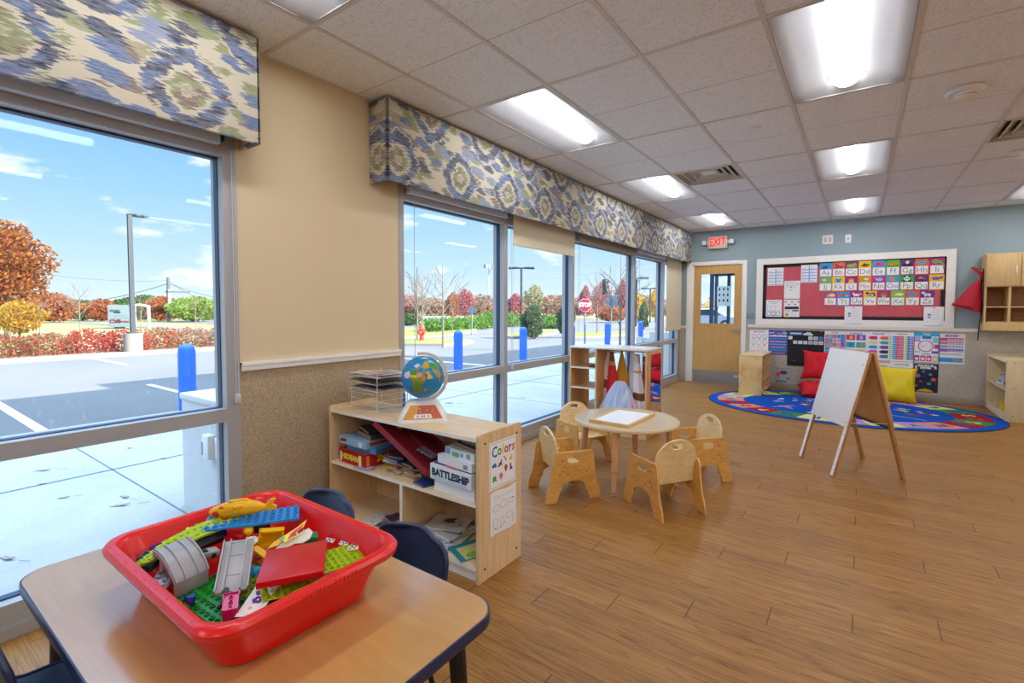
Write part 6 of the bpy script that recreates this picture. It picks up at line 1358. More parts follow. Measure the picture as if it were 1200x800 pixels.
sheet_('poster', 'poster with six pattern blocks in pink, cyan and green behind the top of the easel', 'poster', d2(308, 52)+(1015, 425), [('t', 'NUMBERS', .5, .93, .075, '#4a8ac8', .001)]+[('r', .05+.47*(k % 2), .72-.24*(k//2), .47+.47*(k % 2), .9-.24*(k//2), c_) for k, c_ in enumerate(('#d8305a', '#8a4aa8', '#28a8d8', '#4ab090', '#a8d8c0', '#e0c890', '#e07a8a', '#b050a0'))]+[('r', .2+.47*(k % 2), .75-.24*(k//2), .35+.47*(k % 2), .87-.24*(k//2), c_) for k, c_ in enumerate(('#e8b070', '#c8b0e0', '#1a88b8', '#88a8a0', '#d8ece0', '#8a5a2a', '#f0c0c8', '#e0a0d0'))], off=.002)
cc = ['#d0306a', '#e06a5a', '#e8dc8a', '#3ab898', '#2aa0e0', '#7a48b8', '#d84ab0', '#33303a', '#4a3a2a', '#4a7ad0']
sheet_('poster', 'COLORS poster with rows of coloured crayons above the right leg of the easel', 'poster', d2(622, 58)+d2(955, 478), [('t', 'COLORS', .5, .93, .085, '#8a9ad0', .002)]+[('p', [(.06+.47*(k % 2), .79-.165*(k//2)), (.18+.47*(k % 2), .85-.165*(k//2)), (.46+.47*(k % 2), .85-.165*(k//2)), (.46+.47*(k % 2), .73-.165*(k//2)), (.18+.47*(k % 2), .73-.165*(k//2))], cc[k]) for k in range(10)], off=.002)
tc_ = ['#a8e0c0', '#4aa8e0', '#3a98d8', '#c8405a', '#d05070', '#e0508a', '#b84a98', '#e8e08a', '#7ad0b8', '#5a5ac0', '#3ab0e0', '#c04ab0']
sheet_('poster', 'number table poster with vertical rainbow columns, left of the clock poster', 'poster', d2(962, 62)[:2]+(d3(150, 0)[0], d3(0, 410)[1]), [('r', .3, .92, .7, .95, '#9a9ab0')]+[('r', .04+.077*i, .05, .04+.077*(i+1), .87, tc_[i]) for i in range(12)]+[('r', .04, .05+.068*j, .96, .055+.068*j+.006, '#f0f0f4') for j in range(13)], off=.002)
q = d3(155, 52)+d3(455, 420)
sheet_('poster', 'TIME poster with a round pink clock face on the lower wall', 'poster', q, [('r', 0, .87, 1, 1, '#38b0e4'), ('t', 'TIME', .5, .93, .09, '#b8e4f8', .002), ('r', .32, .78, .68, .87, '#2a7ac8'), ('r', .03, .76, .26, .86, '#8ab8e8'), ('r', .03, .69, .26, .75, '#8a98e0'), ('r', .74, .66, .97, .84, '#7ad0d0'), ('ring', .47, .54, .30, .20, '#c02a70', .88), ('o', .47, .54, .26, .17, '#f2f0f6'), ('r', .465, .54, .475, .68, '#8a8aa8'), ('r', .32, .535, .47, .545, '#8a8aa8'), ('r', .80, .46, .96, .60, '#c83a80'), ('r', .70, .30, .96, .38, '#4a6ad0'), ('r', .04, .32, .26, .37, '#9ad8e0'), ('r', .34, .25, .66, .30, '#7ac8e0')]+[('o', .47+.225*cos(k*pi/6), .54+.148*sin(k*pi/6), .012, .01, '#9a9ab8') for k in range(12)]+[('r', .04+.235*k, .03, .24+.235*k, .22, c_) for k, c_ in enumerate(('#7a48b0', '#e0507a', '#d83a9a', '#d8cfa8'))]+[('o', .14+.235*k, .11, .07, .05, '#f4f2f4') for k in range(4)], off=.002)
sheet_('poster', 'MONEY poster with horizontal colour bars, rightmost on the lower wall', 'poster', d3(457, 68)+d3(757, 440), [('t', 'MONEY', .5, .925, .10, '#8a4aa0', .002), ('r', .04, .76, .95, .86, '#c8508a'), ('r', .04, .64, .95, .74, '#d07aa0'), ('r', .04, .53, .95, .61, '#6ab0cc'), ('r', .04, .40, .95, .50, '#8a58b8'), ('r', .06, .29, .92, .35, '#c9c4cf'), ('r', .04, .05, .95, .20, '#2aa0dc'), ('r', .55, .07, .93, .18, '#8a9aa8')]+[('r', .35+.12*k, .66+.12*j, .43+.12*k, .70+.12*j, '#ead0dc') for k in range(5) for j in (0, 1)]+[('r', .35+.12*k, .55-.13*j, .43+.12*k, .575-.13*j, '#d8e4ee') for k in range(5) for j in (0, 1)], off=.002)
sheet_('poster', 'dark navy THE SOLAR SYSTEM poster with coloured planets beside the yellow cushion', 'poster', d3(145, 425)+d3(438, 785), [('t', 'THE SOLAR', .5, .93, .085, '#e8ecf4', .003), ('t', 'SYSTEM', .5, .85, .085, '#e8ecf4', .003), ('o', .12, .87, .05, .07, '#e4e4ea'), ('o', .88, .87, .05, .07, '#e4e4ea'), ('o', .12, .83, .03, .03, '#d04a5a'), ('o', .88, .83, .03, .03, '#d04a5a'), ('o', .42, .73, .07, .045, '#2a80c8'), ('o', .70, .63, .07, .045, '#3a9ae0'), ('o', .18, .57, .13, .065, '#8a6ac8'), ('o', .82, .46, .11, .06, '#d8584a'), ('o', .32, .38, .065, .045, '#a8343a'), ('o', .65, .31, .09, .06, '#2a98a0'), ('o', .15, .22, .06, .04, '#b86a3a'), ('p', [(.16, .02), (.28, .09), (.5, .13), (.7, .10), (.84, .02)], '#e0b42a')]+[('o', rr_.uniform(.05, .95), rr_.uniform(.05, .8), .006, .005, '#c8d0e8') for _ in range(24)], base=plain('navy_print', '#111a38', .5), off=.002)
sheet_('poster', 'WEATHER poster with a row of small pictures, half hidden behind the yellow cushion', 'poster', d2(962, 492)[:2]+(d3(143, 0)[0], 470), [('t', 'WEATHER', .5, .93, .085, '#8a9ac8', .001, .72)]+[('r', .04+.32*(k % 3), .60-.28*(k//3), .33+.32*(k % 3), .86-.28*(k//3), '#9ad0e0') for k in range(9)]+[('r', .06+.32*(k % 3), .62-.28*(k//3), .31+.32*(k % 3), .84-.28*(k//3), '#eef2f4') for k in range(9)]+[('o', .18+.32*(k % 3), .73-.28*(k//3), .07, .05, c_) for k, c_ in enumerate(('#e0b050', '#e89a5a', '#b8d8ec', '#d0a050', '#8ab8e0', '#b0a0d0', '#c0d0e0', '#a0c0e0', '#e0c080'))], off=.002)
sheet_('poster', 'white poster with a magenta circle, mostly hidden behind the right leg of the easel', 'poster', (1012, 424, 1042, 468), [('o', .35, .62, .12, .12, '#d0308a'), ('o', .75, .66, .14, .10, '#c83a98'), ('r', .1, .9, .9, .94, '#b0a8c0'), ('o', .72, .3, .12, .1, '#68b0a0')], off=.002)
def e1(x, y): return (870+x/8, 380+y/8)
q = e1(300, 395)+e1(468, 555)
sheet_('poster', 'grey-blue poster with an ice cream cone, low between the cubby shelf and red cushions', 'poster', q, [('o', .5, .66, .22, .13, '#7a2a6c'), ('p', [(.13, .5), (.33, .5), (.24, .24)], '#e0703a'), ('o', .22, .58, .12, .12, '#d86a5a'), ('o', .24, .70, .08, .06, '#e8a080'), ('r', .08, .05, .7, .14, '#4a8a88'), ('p', [(.62, .3), (.85, .4), (.8, .2)], '#c84a4a'), ('r', .12, .88, .4, .92, '#c06a8a'), ('r', .48, .88, .8, .92, '#8a7a68')], base=plain('grey_blue_print', '#a9b4bb', .6), off=.002)
# ---- exit sign with lamp heads
root = thing('exit_sign', 'lit red EXIT sign with two emergency lamp heads above the door', 'exit sign', (-2.085, YB-.045, 2.50))
cw = plain('sign_housing', '#d9d2c4', .5)
b = MB(); b.box((-.16, -.04, -.105), (.16, .044, .105), cw, bev=.01); b.box((-.145, -.043, -.09), (.145, -.0395, .09), plain('sign_face', '#cdc4b4', .5), bev=.002); b.build('housing', root)
b = MB(); M = frame((0, -.0435, 0), (1,0,0), (0,0,1)); b.text('EXIT', .185, emit('exit_red_glow', '#ff2412', 1.1), M @ TR(0, .002, 0), bold=.002, ext=.001, sx=.72); b.build('lettering', root)
for s in (-1, 1):
    b = MB(); b.box((s*.16, -.02, -.02), (s*.20, .01, .03), cw, bev=.004); b.box((s*.19-.0, -.035, -.035), (s*.27, .02, .05), plain('lamp_grey', '#b8bcc0', .4), bev=.012); b.box((s*.23-.03, -.040, -.024), (s*.23+.03, -.034, .040), plain('lamp_lens', '#e4eaf0', .15), bev=.003); b.build('lamp_head', root)
def wplate(u0, v0, u1, v1, l, holes):
    (x0, z1), (x1, z0) = px(u0, v0), px(u1, v1); cx_, cz_ = (x0+x1)/2, (z0+z1)/2; w2, h2 = (x1-x0)/2, (z1-z0)/2
    root = thing('wall_plate', l, 'wall plate', (cx_, YB, cz_)); b = MB(); b.box((-w2, -.007, -h2), (w2, -.0005, h2), M_WHITE, bev=.002); b.build('plate', root)
    b = MB()
    for hx2, hz2, hw2, hh2 in holes: b.box((hx2*w2-hw2*w2, -.0085, hz2*h2-hh2*h2), (hx2*w2+hw2*w2, -.006, hz2*h2+hh2*h2), plain('plate_insert', '#c4c0ba', .5), bev=.001)
    b.build('insert', root)
wplate(964, 276, 976, 285.5, 'double white wall plate high on the blue wall, left of the pair', [(-.45, 0, .25, .55), (.45, 0, .25, .55)])
wplate(990.5, 275, 997.5, 284, 'single white wall plate high on the blue wall, right of the pair', [(0, 0, .3, .3)])
b = MB(); p0_, p1_ = px(875.3, 367), px(884.5, 372); b.box((p0_[0], YB-.012, p1_[1]), (p1_[0], YB-.0005, p0_[1]), plain('grey_sign_plate', '#8b9095', .4), bev=.002); tag(b.build('door_plate'), 'small grey plate on the wall right beside the door', 'wall plate')
p = px(862, 441); b = MB(); b.box((-.035, -.004, -.02), (.035, 0, .02), M_WHITE, bev=.001); tag(b.build('door_sticker', loc=(p[0], YB+.0035, p[1]), ), 'small white sticker on the steel kick plate of the door', 'sticker')
# ================================================================== outdoors
def fp(u, v, dist): d = ray(u, v); return CAM+d*(dist/hypot(d.x, d.y))
def m_asphalt():
    m = N('parking_asphalt'); p = m.pos(); a = m.noise(p, 60., 3., .7); b_ = m.noise(p, .35, 3.)
    col = m.ramp(m.math('ADD', m.math('MULTIPLY', a, .5), m.math('MULTIPLY', b_, .5)), [(.3, hx('#575858')), (.7, hx('#6a6968'))]); m.bsdf(col, .85, .25, 0., m.bump(a, .3, .01)); return m.m
def m_concrete():
    m = N('sidewalk_concrete'); p = m.pos(); a = m.noise(p, 40., 4., .7); b_ = m.noise(p, 1.1, 4., .6)
    col = m.ramp(m.math('ADD', m.math('MULTIPLY', a, .3), m.math('MULTIPLY', b_, .7)), [(.3, hx('#989691')), (.6, hx('#adaba6')), (.8, hx('#bbb9b4'))]); m.bsdf(col, .8, .3, 0., m.bump(a, .15, .005)); return m.m
def m_grass(n_, a_, b_):
    m = N(n_); p = m.pos(); a = m.noise(p, 14., 4., .7); m.bsdf(m.ramp(a, [(.3, hx(a_)), (.7, hx(b_))]), .95, .1, 0., m.bump(a, .6, .03)); return m.m
ASP = m_asphalt(); CON = m_concrete(); GRS = m_grass('verge_grass', '#5d6c2e', '#878850'); GRF = m_grass('far_ground', '#6b6845', '#857a5c'); KERB = plain('kerb_concrete', '#8f8c86', .8)
b = MB(); b.quad((-260, -160, -.06), (-2.9, -160, -.06), (-2.9, 260, -.06), (-260, 260, -.06), GRF); b.quad((-2.9, 9.3, -.061), (120, 9.3, -.061), (120, 260, -.061), (-2.9, 260, -.061), GRF); b.quad((-2.9, -160, -.06), (120, -160, -.06), (120, -3.6, -.06), (-2.9, -3.6, -.06), GRF); struct(b, 'ground')
b = MB(); b.box((-16.7, -40, -.07), (-7.05, 60, -.03), ASP); b.box((-60, 19, -.075), (-16.7, 60, -.034), ASP); b.box((-60, 12.4, -.075), (-16.7, 14.0, -.036), ASP); b.box((-7.05, 18, -.07), (60, 60, -.032), ASP); struct(b, 'parking_lot')
b = MB(); b.box((-7.05, -12, -.10), (-2.90, 18.0, -.008), CON)
jn = plain('joint_filler', '#5a6772', .9)
b.box((-4.975, -12, -.009), (-4.945, 18, -.0065), jn)
for k in range(-7, 12): y = 1.27+1.52*k; b.box((-7.05, y-.006, -.009), (-2.92, y+.006, -.0065), jn)
b.box((-7.16, -12, -.10), (-7.05, 18, -.006), KERB); struct(b, 'sidewalk')
b = MB(); pm = plain('white_line_paint', '#f1f1ee', .8)
for k in (-4, -2, 0, 4):
    y = 1.26+1.93*k
    b.box((-10.4, y-.05, -.0298), (-7.16, y+.05, -.0285), pm)
b.box((-10.2, 3.12, -.0298), (-8.9, 3.20, -.0285), pm); b.box((-16.6, 3.9, -.0298), (-14.2, 4.0, -.0285), pm)
struct(b, 'trim_4')
b = MB(); b.box((-16.95, -40, -.07), (-16.7, 12.2, .07), KERB, bev=.02); struct(b, 'kerb')
b = MB(); b.box((-19.5, -40, -.06), (-16.95, 12.1, .03), m_grass('mulch_bed', '#6e5f4e', '#857a69')); struct(b, 'planting_bed')
# building mass outside
SID = plain('exterior_render', '#d8d2c6', .8)
b = MB(); b.box((-2.91, -12, 2.86), (9.5, 5.5, 4.6), SID); b.box((-2.91, 5.5, 2.86), (9.5, 12.35, 5.08), SID); b.box((-2.91, 12.35, 2.95), (4., 20.5, 4.0), SID); struct(b, 'roof')
b = MB(); b.box((-2.91, -12, -.05), (-2.70, -3.52, 2.9), SID); struct(b, 'wall_exterior')
# vestibule beyond the exit door
b = MB(); b.box((-2.9, 9.30, -.05), (1.5, 12.3, -.004), CON); struct(b, 'floor_vestibule')
b = MB(); fm_ = plain('dark_storefront_frame', '#24496a', .4, .5, .3)
for x in (-2.88, atY(839, 350, 12.0).x, atY(853.5, 350, 12.0).x, -1.9, -.9, .2, 1.45): b.box((x-.03, 12.0, 0), (x+.03, 12.1, 2.86), fm_)
for z in (0, 2.1, 2.8): b.box((-2.88, 12.0, z), (1.45, 12.1, z+.06), fm_)
for y in (9.34, 10.6, 12.0): b.box((-2.90, y-.03, 0), (-2.82, y+.03, 2.86), fm_)
b.box((-2.90, 9.34, 0), (-2.82, 12.1, .10), fm_); b.box((1.40, 9.29, 0), (1.5, 12.1, 2.86), SID)
o = struct(b, 'window_3'); g = MB(); g.quad((-2.86, 12.05, .06), (1.42, 12.05, .06), (1.42, 12.05, 2.8), (-2.86, 12.05, 2.8), M_GLASS); g.build('glass', o)
(xa, za), (xb, zb) = ((-2.86), 1.95), (-2.40, 1.35)
b = MB(); b.box((-2.74, 11.985, 1.40), (-2.44, 11.992, 1.86), PAPER); [b.outline([oval(-2.69+.09*i, 1.79-.13*j, .018, .035, 10)], 0, .001, INK, frame((0, 11.9845, 0), (1,0,0), (0,0,1))) for i in range(3) for j in range(3)]
tag(b.build('door_notice'), 'white sheet with small dark shapes on the vestibule glass, seen through the exit door window', 'paper sheet')
# low stone pier outside the left window with a white box on it
root = thing('stone_pier', 'low pale stone pier outside the right end of the big left window', 'pier', (-3.30, 1.62, 0)); pst = plain('pale_pier_stone', '#d0d0ce', .8, bump=.1)
b = MB(); b.box((-.375, -.30, -.01), (.375, .45, .715), pst); b.build('pier_body', root); b = MB(); b.box((-.385, -.31, .715), (.375, .46, .755), pst, bev=.005); b.build('cap', root)
p = atY(250, 522, 1.318); b = MB(); b.box((-.045, -.05, -.075), (.045, 0, .075), M_WHITE, bev=.012); b.box((-.04, -.054, -.05), (-.025, -.05, .03), P('#7fa8c8', .3)); b.box((.045, -.015, -.07), (.16, 0, .06), M_WHITE, bev=.006)
tag(b.build('outdoor_box', loc=(p.x, 1.318, p.z)), 'small white outlet box on the side of the stone pier', 'outlet box')
b = MB(); 
b.box((-3.59, 9.17, -.05), (-3.315, 9.31, .77), pst); b.box((-3.32, 9.165, -.05), (-2.915, 9.315, .88), pst)
for q_ in (-3.45, -3.2, -3.06): b.box((q_-.004, 9.160, .0), (q_+.004, 9.168, .74), jn)
tag(b.build('stepped_wall'), 'white stepped low wall outside, seen in the panes nearest the exit door corner', 'low wall')
# bollards
BLU = plain('bollard_blue_sleeve', '#2468cf', .4, .4, var=.2, scale=9.)
root = thing('bollard', 'blue domed bollard outside the big left window, left of the stone pier', 'bollard', (-7.1, 2.62, -.03), group='blue bollards along the kerb')
b = MB(); b.lathe([(.10, 0), (.10, .78), (.095, .82), (.08, .855), (.045, .88), (1e-6, .89)], BLU, 24); b.build('sleeve', root); b = MB(); b.lathe([(.13, 0), (.13, .02), (.11, .03), (.10, .03)], KERB, 20); b.build('base', root)
for y, l in ((7.85, 'blue domed bollard outside the first pane of the long window, right of the globe'), (10.35, 'blue domed bollard outside the pane with the cream blind'), (12.95, 'blue domed bollard hidden by the frame left of the stop sign pane'), (15.5, 'blue domed bollard right of the stop sign'), (18.6, 'blue domed bollard half hidden at the left of the pane with yellow trees')): copy_tree(root, (-7.1, y, -.03), 0, l)
# foliage
def leafmat(n_, c_):
    m = N(n_); c = tuple(x*.72 for x in hx(c_)[:3])+(1,); nz = m.noise(m.pos(), .9, 3.); col = m.mix(nz, tuple(x*.8 for x in c[:3])+(1,), tuple(x*1.25 for x in c[:3])+(1,))
    a = m.new('ShaderNodeBsdfDiffuse', {0: col}); b_ = m.new('ShaderNodeBsdfTranslucent', {0: col}); mx = m.new('ShaderNodeMixShader', {0: .45, 1: a.outputs[0], 2: b_.outputs[0]}); m.t.links.new(mx.outputs[0], m.out.inputs[0]); return m.m
def leafmats(n_, cols): return [leafmat('leaf_%s_%d' % (n_, i), c_) for i, c_ in enumerate(cols)]
LM = {'orange': leafmats('orange', ['#b8743a', '#a8643a', '#c48a4c', '#96583a']), 'yellow': leafmats('yellow', ['#f2c21c', '#f7d443', '#e0a81c']), 'rust': leafmats('rust', ['#b5683c', '#c47c4c', '#a8623f', '#bd8a66']),
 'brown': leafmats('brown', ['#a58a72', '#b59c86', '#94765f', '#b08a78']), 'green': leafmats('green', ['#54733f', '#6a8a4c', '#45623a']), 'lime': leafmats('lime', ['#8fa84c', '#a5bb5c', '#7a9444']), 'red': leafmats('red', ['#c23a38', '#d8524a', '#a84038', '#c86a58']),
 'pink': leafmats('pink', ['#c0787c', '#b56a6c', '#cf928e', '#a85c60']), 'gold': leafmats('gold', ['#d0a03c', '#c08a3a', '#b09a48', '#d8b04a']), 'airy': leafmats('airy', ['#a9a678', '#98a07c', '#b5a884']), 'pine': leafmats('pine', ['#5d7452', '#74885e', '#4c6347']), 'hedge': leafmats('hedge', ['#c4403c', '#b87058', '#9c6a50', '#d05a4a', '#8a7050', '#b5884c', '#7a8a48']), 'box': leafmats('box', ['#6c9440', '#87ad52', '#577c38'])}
BARK = plain('bark_grey_brown', '#62564b', .9, bump=.3); BARKW = plain('bark_pale', '#6a6359', .9)
def leaves(b, c, r, n, size, mats, rng, shell=.35, cone=0., flat=1.):
    k = len(mats)
    groups = [([], []) for _ in mats]
    for i in range(n):
        d = Vector((rng.gauss(0, 1), rng.gauss(0, 1), rng.gauss(0, 1))).normalized(); q = rng.uniform(shell, 1)**.6
        lump = 1+.16*sin(d.x*5+c[0])+.12*sin(d.y*7+c[1])+.10*sin(d.z*6)
        tz = d.z*q; tap = 1-cone*(tz+1)/2
        p = Vector((c[0]+d.x*q*r[0]*lump*tap, c[1]+d.y*q*r[1]*lump*tap, c[2]+tz*r[2]))
        a = Vector((rng.gauss(0, 1), rng.gauss(0, 1), rng.gauss(0, 1))).normalized(); bb = a.orthogonal().normalized(); s = size*rng.uniform(.6, 1.3)
        vs, fs = groups[rng.randrange(k)]; o_ = len(vs); vs += [p-a*s, p+bb*s*.6, p+a*s, p-bb*s*.6]; fs.append((o_, o_+1, o_+2, o_+3))
    for (vs, fs), m_ in zip(groups, mats):
        if vs: b.add(vs, fs, m_)
def branches(b, p, d, L, r, depth, rng, m_, spread=.6):
    q = p+d*L; mid = p+d*L*.5+Vector((rng.uniform(-1, 1), rng.uniform(-1, 1), 0))*L*.05
    b.tube([p, mid, q], [r, r*.8, r*.6], m_, n=5, caps=False)
    if depth <= 0: return
    for i in range(rng.choice((2, 3, 3))):
        nd = (d+Vector((rng.gauss(0, spread), rng.gauss(0, spread), rng.gauss(.1, spread*.5)))).normalized(); branches(b, p+d*L*rng.uniform(.5, 1), nd, L*rng.uniform(.55, .8), r*.55, depth-1, rng, m_, spread)
TN = [0]
def tree(u, vtop, wpx, dist, kind, lab, n=900, vbase=None, cone=0., crown0=.25, group=None, bare=0., size=None, cat='tree', trunk=True, name='tree'):
    TN[0] += 1; rng = random.Random(100+TN[0]); base = fp(u, 362, dist); top = fp(u, vtop, dist).z; base = Vector((base.x, base.y, -.05))
    w = (fp(u+wpx/2, 362, dist)-fp(u-wpx/2, 362, dist)); rx = hypot(w.x, w.y)/2
    root = thing(name, lab, cat, base, 0, group); Ht = top+.05
    if trunk:
        b = MB(); b.tube([(0, 0, 0), (.02*Ht, 0, Ht*.4), (0, 0, Ht*.75)], [Ht*.022, Ht*.016, Ht*.006], BARK, n=7)
        for k in range(5): a = rng.uniform(0, 6.28); branches(b, Vector((0, 0, Ht*rng.uniform(.25, .6))), Vector((cos(a)*.7, sin(a)*.7, .8)).normalized(), Ht*.18, Ht*.009, 2, rng, BARK)
        b.build('trunk', root)
    b = MB(); c0 = Ht*crown0; rz = (Ht-c0)/2
    leaves(b, (0, 0, c0+rz), (rx, rx, rz), int(n), size or max(.06, rx*.085), LM[kind], rng, .25, cone)
    b.build('foliage', root); return root
def bare_tree(u, vtop, dist, lab, m_=BARKW, spread=.35, group=None, depth=4, lean=0.):
    TN[0] += 1; rng = random.Random(500+TN[0]); base = fp(u, 362, dist); Ht = fp(u, vtop, dist).z+.05
    b = MB(); b.tube([(0, 0, 0), (lean*Ht*.3, 0, Ht*.5), (lean*Ht*.5, 0, Ht)], [Ht*.014, Ht*.009, Ht*.002], m_, n=6)
    for k in range(13):
        z = Ht*(.28+.6*k/13); a = rng.uniform(0, 6.28); d = Vector((cos(a)*.75, sin(a)*.75, .85)).normalized(); branches(b, Vector((0, 0, z)), d, (Ht-z)*.42+.1, Ht*.0045, 2, rng, m_, spread)
    return tag(b.build('bare_tree', loc=(base.x, base.y, -.05)), lab, 'tree', group)
# hedge along the far kerb
rng = random.Random(11); root = thing('hedge', 'long red and brown autumn hedge across the lot outside the big left window', 'hedge', (-18.2, 0, 0)); b = MB()
for y0 in [x_*.9-21 for x_ in range(37)]:
    redness = .5+.5*sin(y0*1.7); mats = LM['hedge'][:4]+LM['red'] if redness > .55 and y0 < 5.5 else (LM['hedge'] if y0 < 6.5 else LM['brown']+LM['hedge'][1:3])
    leaves(b, (rng.uniform(-.1, .1), y0, .27), (.75, .75, .40+rng.uniform(-.04, .05)), 1250, .042, mats, rng, .3)
b.build('foliage', root); b = MB()
for k in range(160): y = rng.uniform(-21, 11.5); x = rng.uniform(-.4, .4); b.tube([(x, y, -.05), (x+rng.uniform(-.1, .1), y+rng.uniform(-.1, .1), .3), (x+rng.uniform(-.2, .2), y+rng.uniform(-.2, .2), .58)], [.012, .008, .004], BARK, n=4)
b.build('twigs', root)
tree(8, 258, 112, 33, 'orange', 'big orange-brown oak at the left edge of the big left window', 6800, crown0=.22, size=.10); tree(22, 352, 62, 28, 'gold', 'low golden yellow tree under the big orange oak', 2600, crown0=.2, size=.07)
for a in ((62, 345, 44, 62, 'rust', 'russet tree just right of the orange oak'), (96, 353, 26, 70, 'green', 'small green tree between two russet trees, behind the hedge'), (118, 352, 30, 66, 'rust', 'russet tree left of the shop sign'), (150, 350, 30, 75, 'green', 'green tree behind the shop sign and lamp post'), (170, 347, 34, 72, 'green', 'green tree right of the lamp post'), (190, 349, 34, 64, 'rust', 'rust-red tree at the foot of the utility pole'), (214, 352, 26, 80, 'brown', 'brown tree between the utility pole and the lime tree'), (228, 349, 46, 58, 'lime', 'bushy lime green tree right of the utility pole'), (256, 352, 40, 68, 'brown', 'brown hazy tree at the right edge of the big left window'), (36, 352, 40, 80, 'brown', 'brown tree behind the yellow tree at the far left')):
    tree(a[0], a[1]-2, a[2]*1.45, a[3], a[4], a[5], 2600, crown0=.02, size=.16)
bare_tree(93, 332, 30, 'pale bare sapling behind the hedge, left of the shop sign'); bare_tree(165, 345, 32, 'pale bare sapling right of the lamp post'); bare_tree(229, 344, 34, 'pale bare sapling in front of the lime green tree'); bare_tree(46, 350, 28, 'pale bare sapling beside the yellow tree')
# lamp post
p = atZ(156.5, 413, 0); root = thing('lamp_post', 'tall dark lamp post on a concrete base behind the kerb in the big left window', 'lamp post', (p.x, p.y, -.03)); dk = plain('dark_bronze_post', '#1f2b36', .6)
b = MB(); b.cyl((0, 0, 0), (0, 0, .60), .235, plain('lamp_base_concrete', '#7e7a72', .8), n=24); b.build('base', root); hgt = fp(147, 250, hypot(p.x, p.y)).z
b = MB(); b.box((-.12, -.12, .6), (.12, .12, .64), dk); b.box((-.055, -.055, .62), (.055, .055, hgt), dk); b.build('post', root); b = MB(); b.ell((-.1, .24, hgt+.02), (.16, .30, .05), dk, n=10); b.build('lamp_head', root)
# shop sign
d_ = 42; pa, pb = fp(126, 358, d_), fp(153, 358, d_); z0 = fp(140, 383, d_).z; z1 = fp(140, 357, d_).z
root = thing('shop_sign', 'pale blue roadside sign panel with red pharmacy lettering behind the hedge', 'sign', ((pa.x+pb.x)/2, (pa.y+pb.y)/2, 0)); ex = (pb-pa); L_ = hypot(ex.x, ex.y); M = frame((0, 0, 0), (ex.x, ex.y, 0), (0, 0, 1))
b = MB(M); b.box((-L_/2, z0, -.6), (L_/2, z1, 0), P('#55626e', .6)); b.box((-L_/2+.08, z0+.1, 0), (L_/2-.08, z1-.1, .01), P('#51636a', .6)); hh_ = z1-z0
b.box((-L_/2+.1, z0+hh_*.68, .01), (.0, z0+hh_*.78, .02), P('#1f3a46')); b.box((-L_/2+.3, z0+hh_*.62, .01), (.05, z0+hh_*.7, .02), P('#10181e')); b.box((-L_/2+.25, z0+hh_*.50, .01), (L_/2-.2, z0+hh_*.52, .02), P('#3a5278')); b.box((-L_/2+.1, z0+hh_*.38, .01), (L_/2-.1, z0+hh_*.40, .02), P('#3f5058'))
b.text('CVS', hh_*.22, P('#4e0810'), TR(-L_*.2, z0+hh_*.25, .03), bold=.02); b.text('pharmacy', hh_*.15, P('#4e161e'), TR(L_*.17, z0+hh_*.25, .03), bold=.008); b.build('sign_panel', root)
b = MB(M); b.box((L_/2-.0, z0, -.62), (L_/2+.3, z1, .0), P('#7c7a76')); b.box((-L_/2+.3, -.05, -.4), (-L_/2+.6, z0, -.2), P('#8a9aa4')); b.box((L_/2-.6, -.05, -.4), (L_/2-.3, z0, -.2), P('#8a9aa4')); b.build('posts', root)
# utility pole + wires
up = fp(198, 362, 60); upt = fp(196, 325, 60).z; root = thing('utility_pole', 'wooden utility pole with crossarm and wires behind the hedge', 'utility pole', (up.x, up.y, 0)); pw = plain('pole_wood_grey', '#4c5157', .9)
b = MB(); b.cyl((0, 0, -.05), (0, 0, upt), .19, pw, r1=.14, n=10); b.build('pole', root); b = MB(); b.box((-.2, -.2, upt-1.5), (.4, 1.8, upt-1.35), pw); b.cyl((.2, 0, upt-3.2), (.2, 0, 3.2), .17, P('#9a9a96'), n=8); b.build('crossarm', root)
b = MB(); L0, L1 = fp(40, 348, 62)-Vector((up.x, up.y, 0)), Vector((0, 0, upt-.6)); far_l = fp(-60, 352, 64)-Vector((up.x, up.y, 0)); far_r = fp(330, 352, 66)-Vector((up.x, up.y, 0)); far_r2 = fp(280, 370, 66)-Vector((up.x, up.y, 0))
def sag(p_, q_, s_): return [p_.lerp(q_, t/12)+Vector((0, 0, -s_*4*(t/12)*(1-t/12))) for t in range(13)]
b.tube(sag(far_l, L1, 1.2), .04, dk, n=4); b.tube(sag(far_l+Vector((0, 0, 4)), L1+Vector((0, 0, .3)), .8), .015, dk, n=4); b.tube(sag(L1, far_r, .8), .03, dk, n=4); b.tube(sag(L1+Vector((0, 0, .3)), far_r2, .4), .02, dk, n=4); b.build('wires', root)
def post(u, vt, dist, r, lab, col='#a8a6a0', arm=None):
    p_ = fp(u, 362, dist); zt_ = fp(u, vt, dist).z; b = MB(); b.cyl((0, 0, -.05), (0, 0, zt_), r, P(col, .5), n=8)
    if arm: b.tube([(0, 0, zt_-.05), (0, -arm*.5, zt_+.05), (0, -arm, zt_)], r*.8, P(col, .5), n=6)
    return tag(b.build('roadside_post', loc=(p_.x, p_.y, 0)), lab, 'post')
post(174, 358, 40, .10, 'white hooked post right of the lamp post, behind the hedge', arm=.9); post(35, 350, 38, .07, 'thin white post under the orange oak'); post(42, 362, 45, .06, 'short white post beside the thin white post')
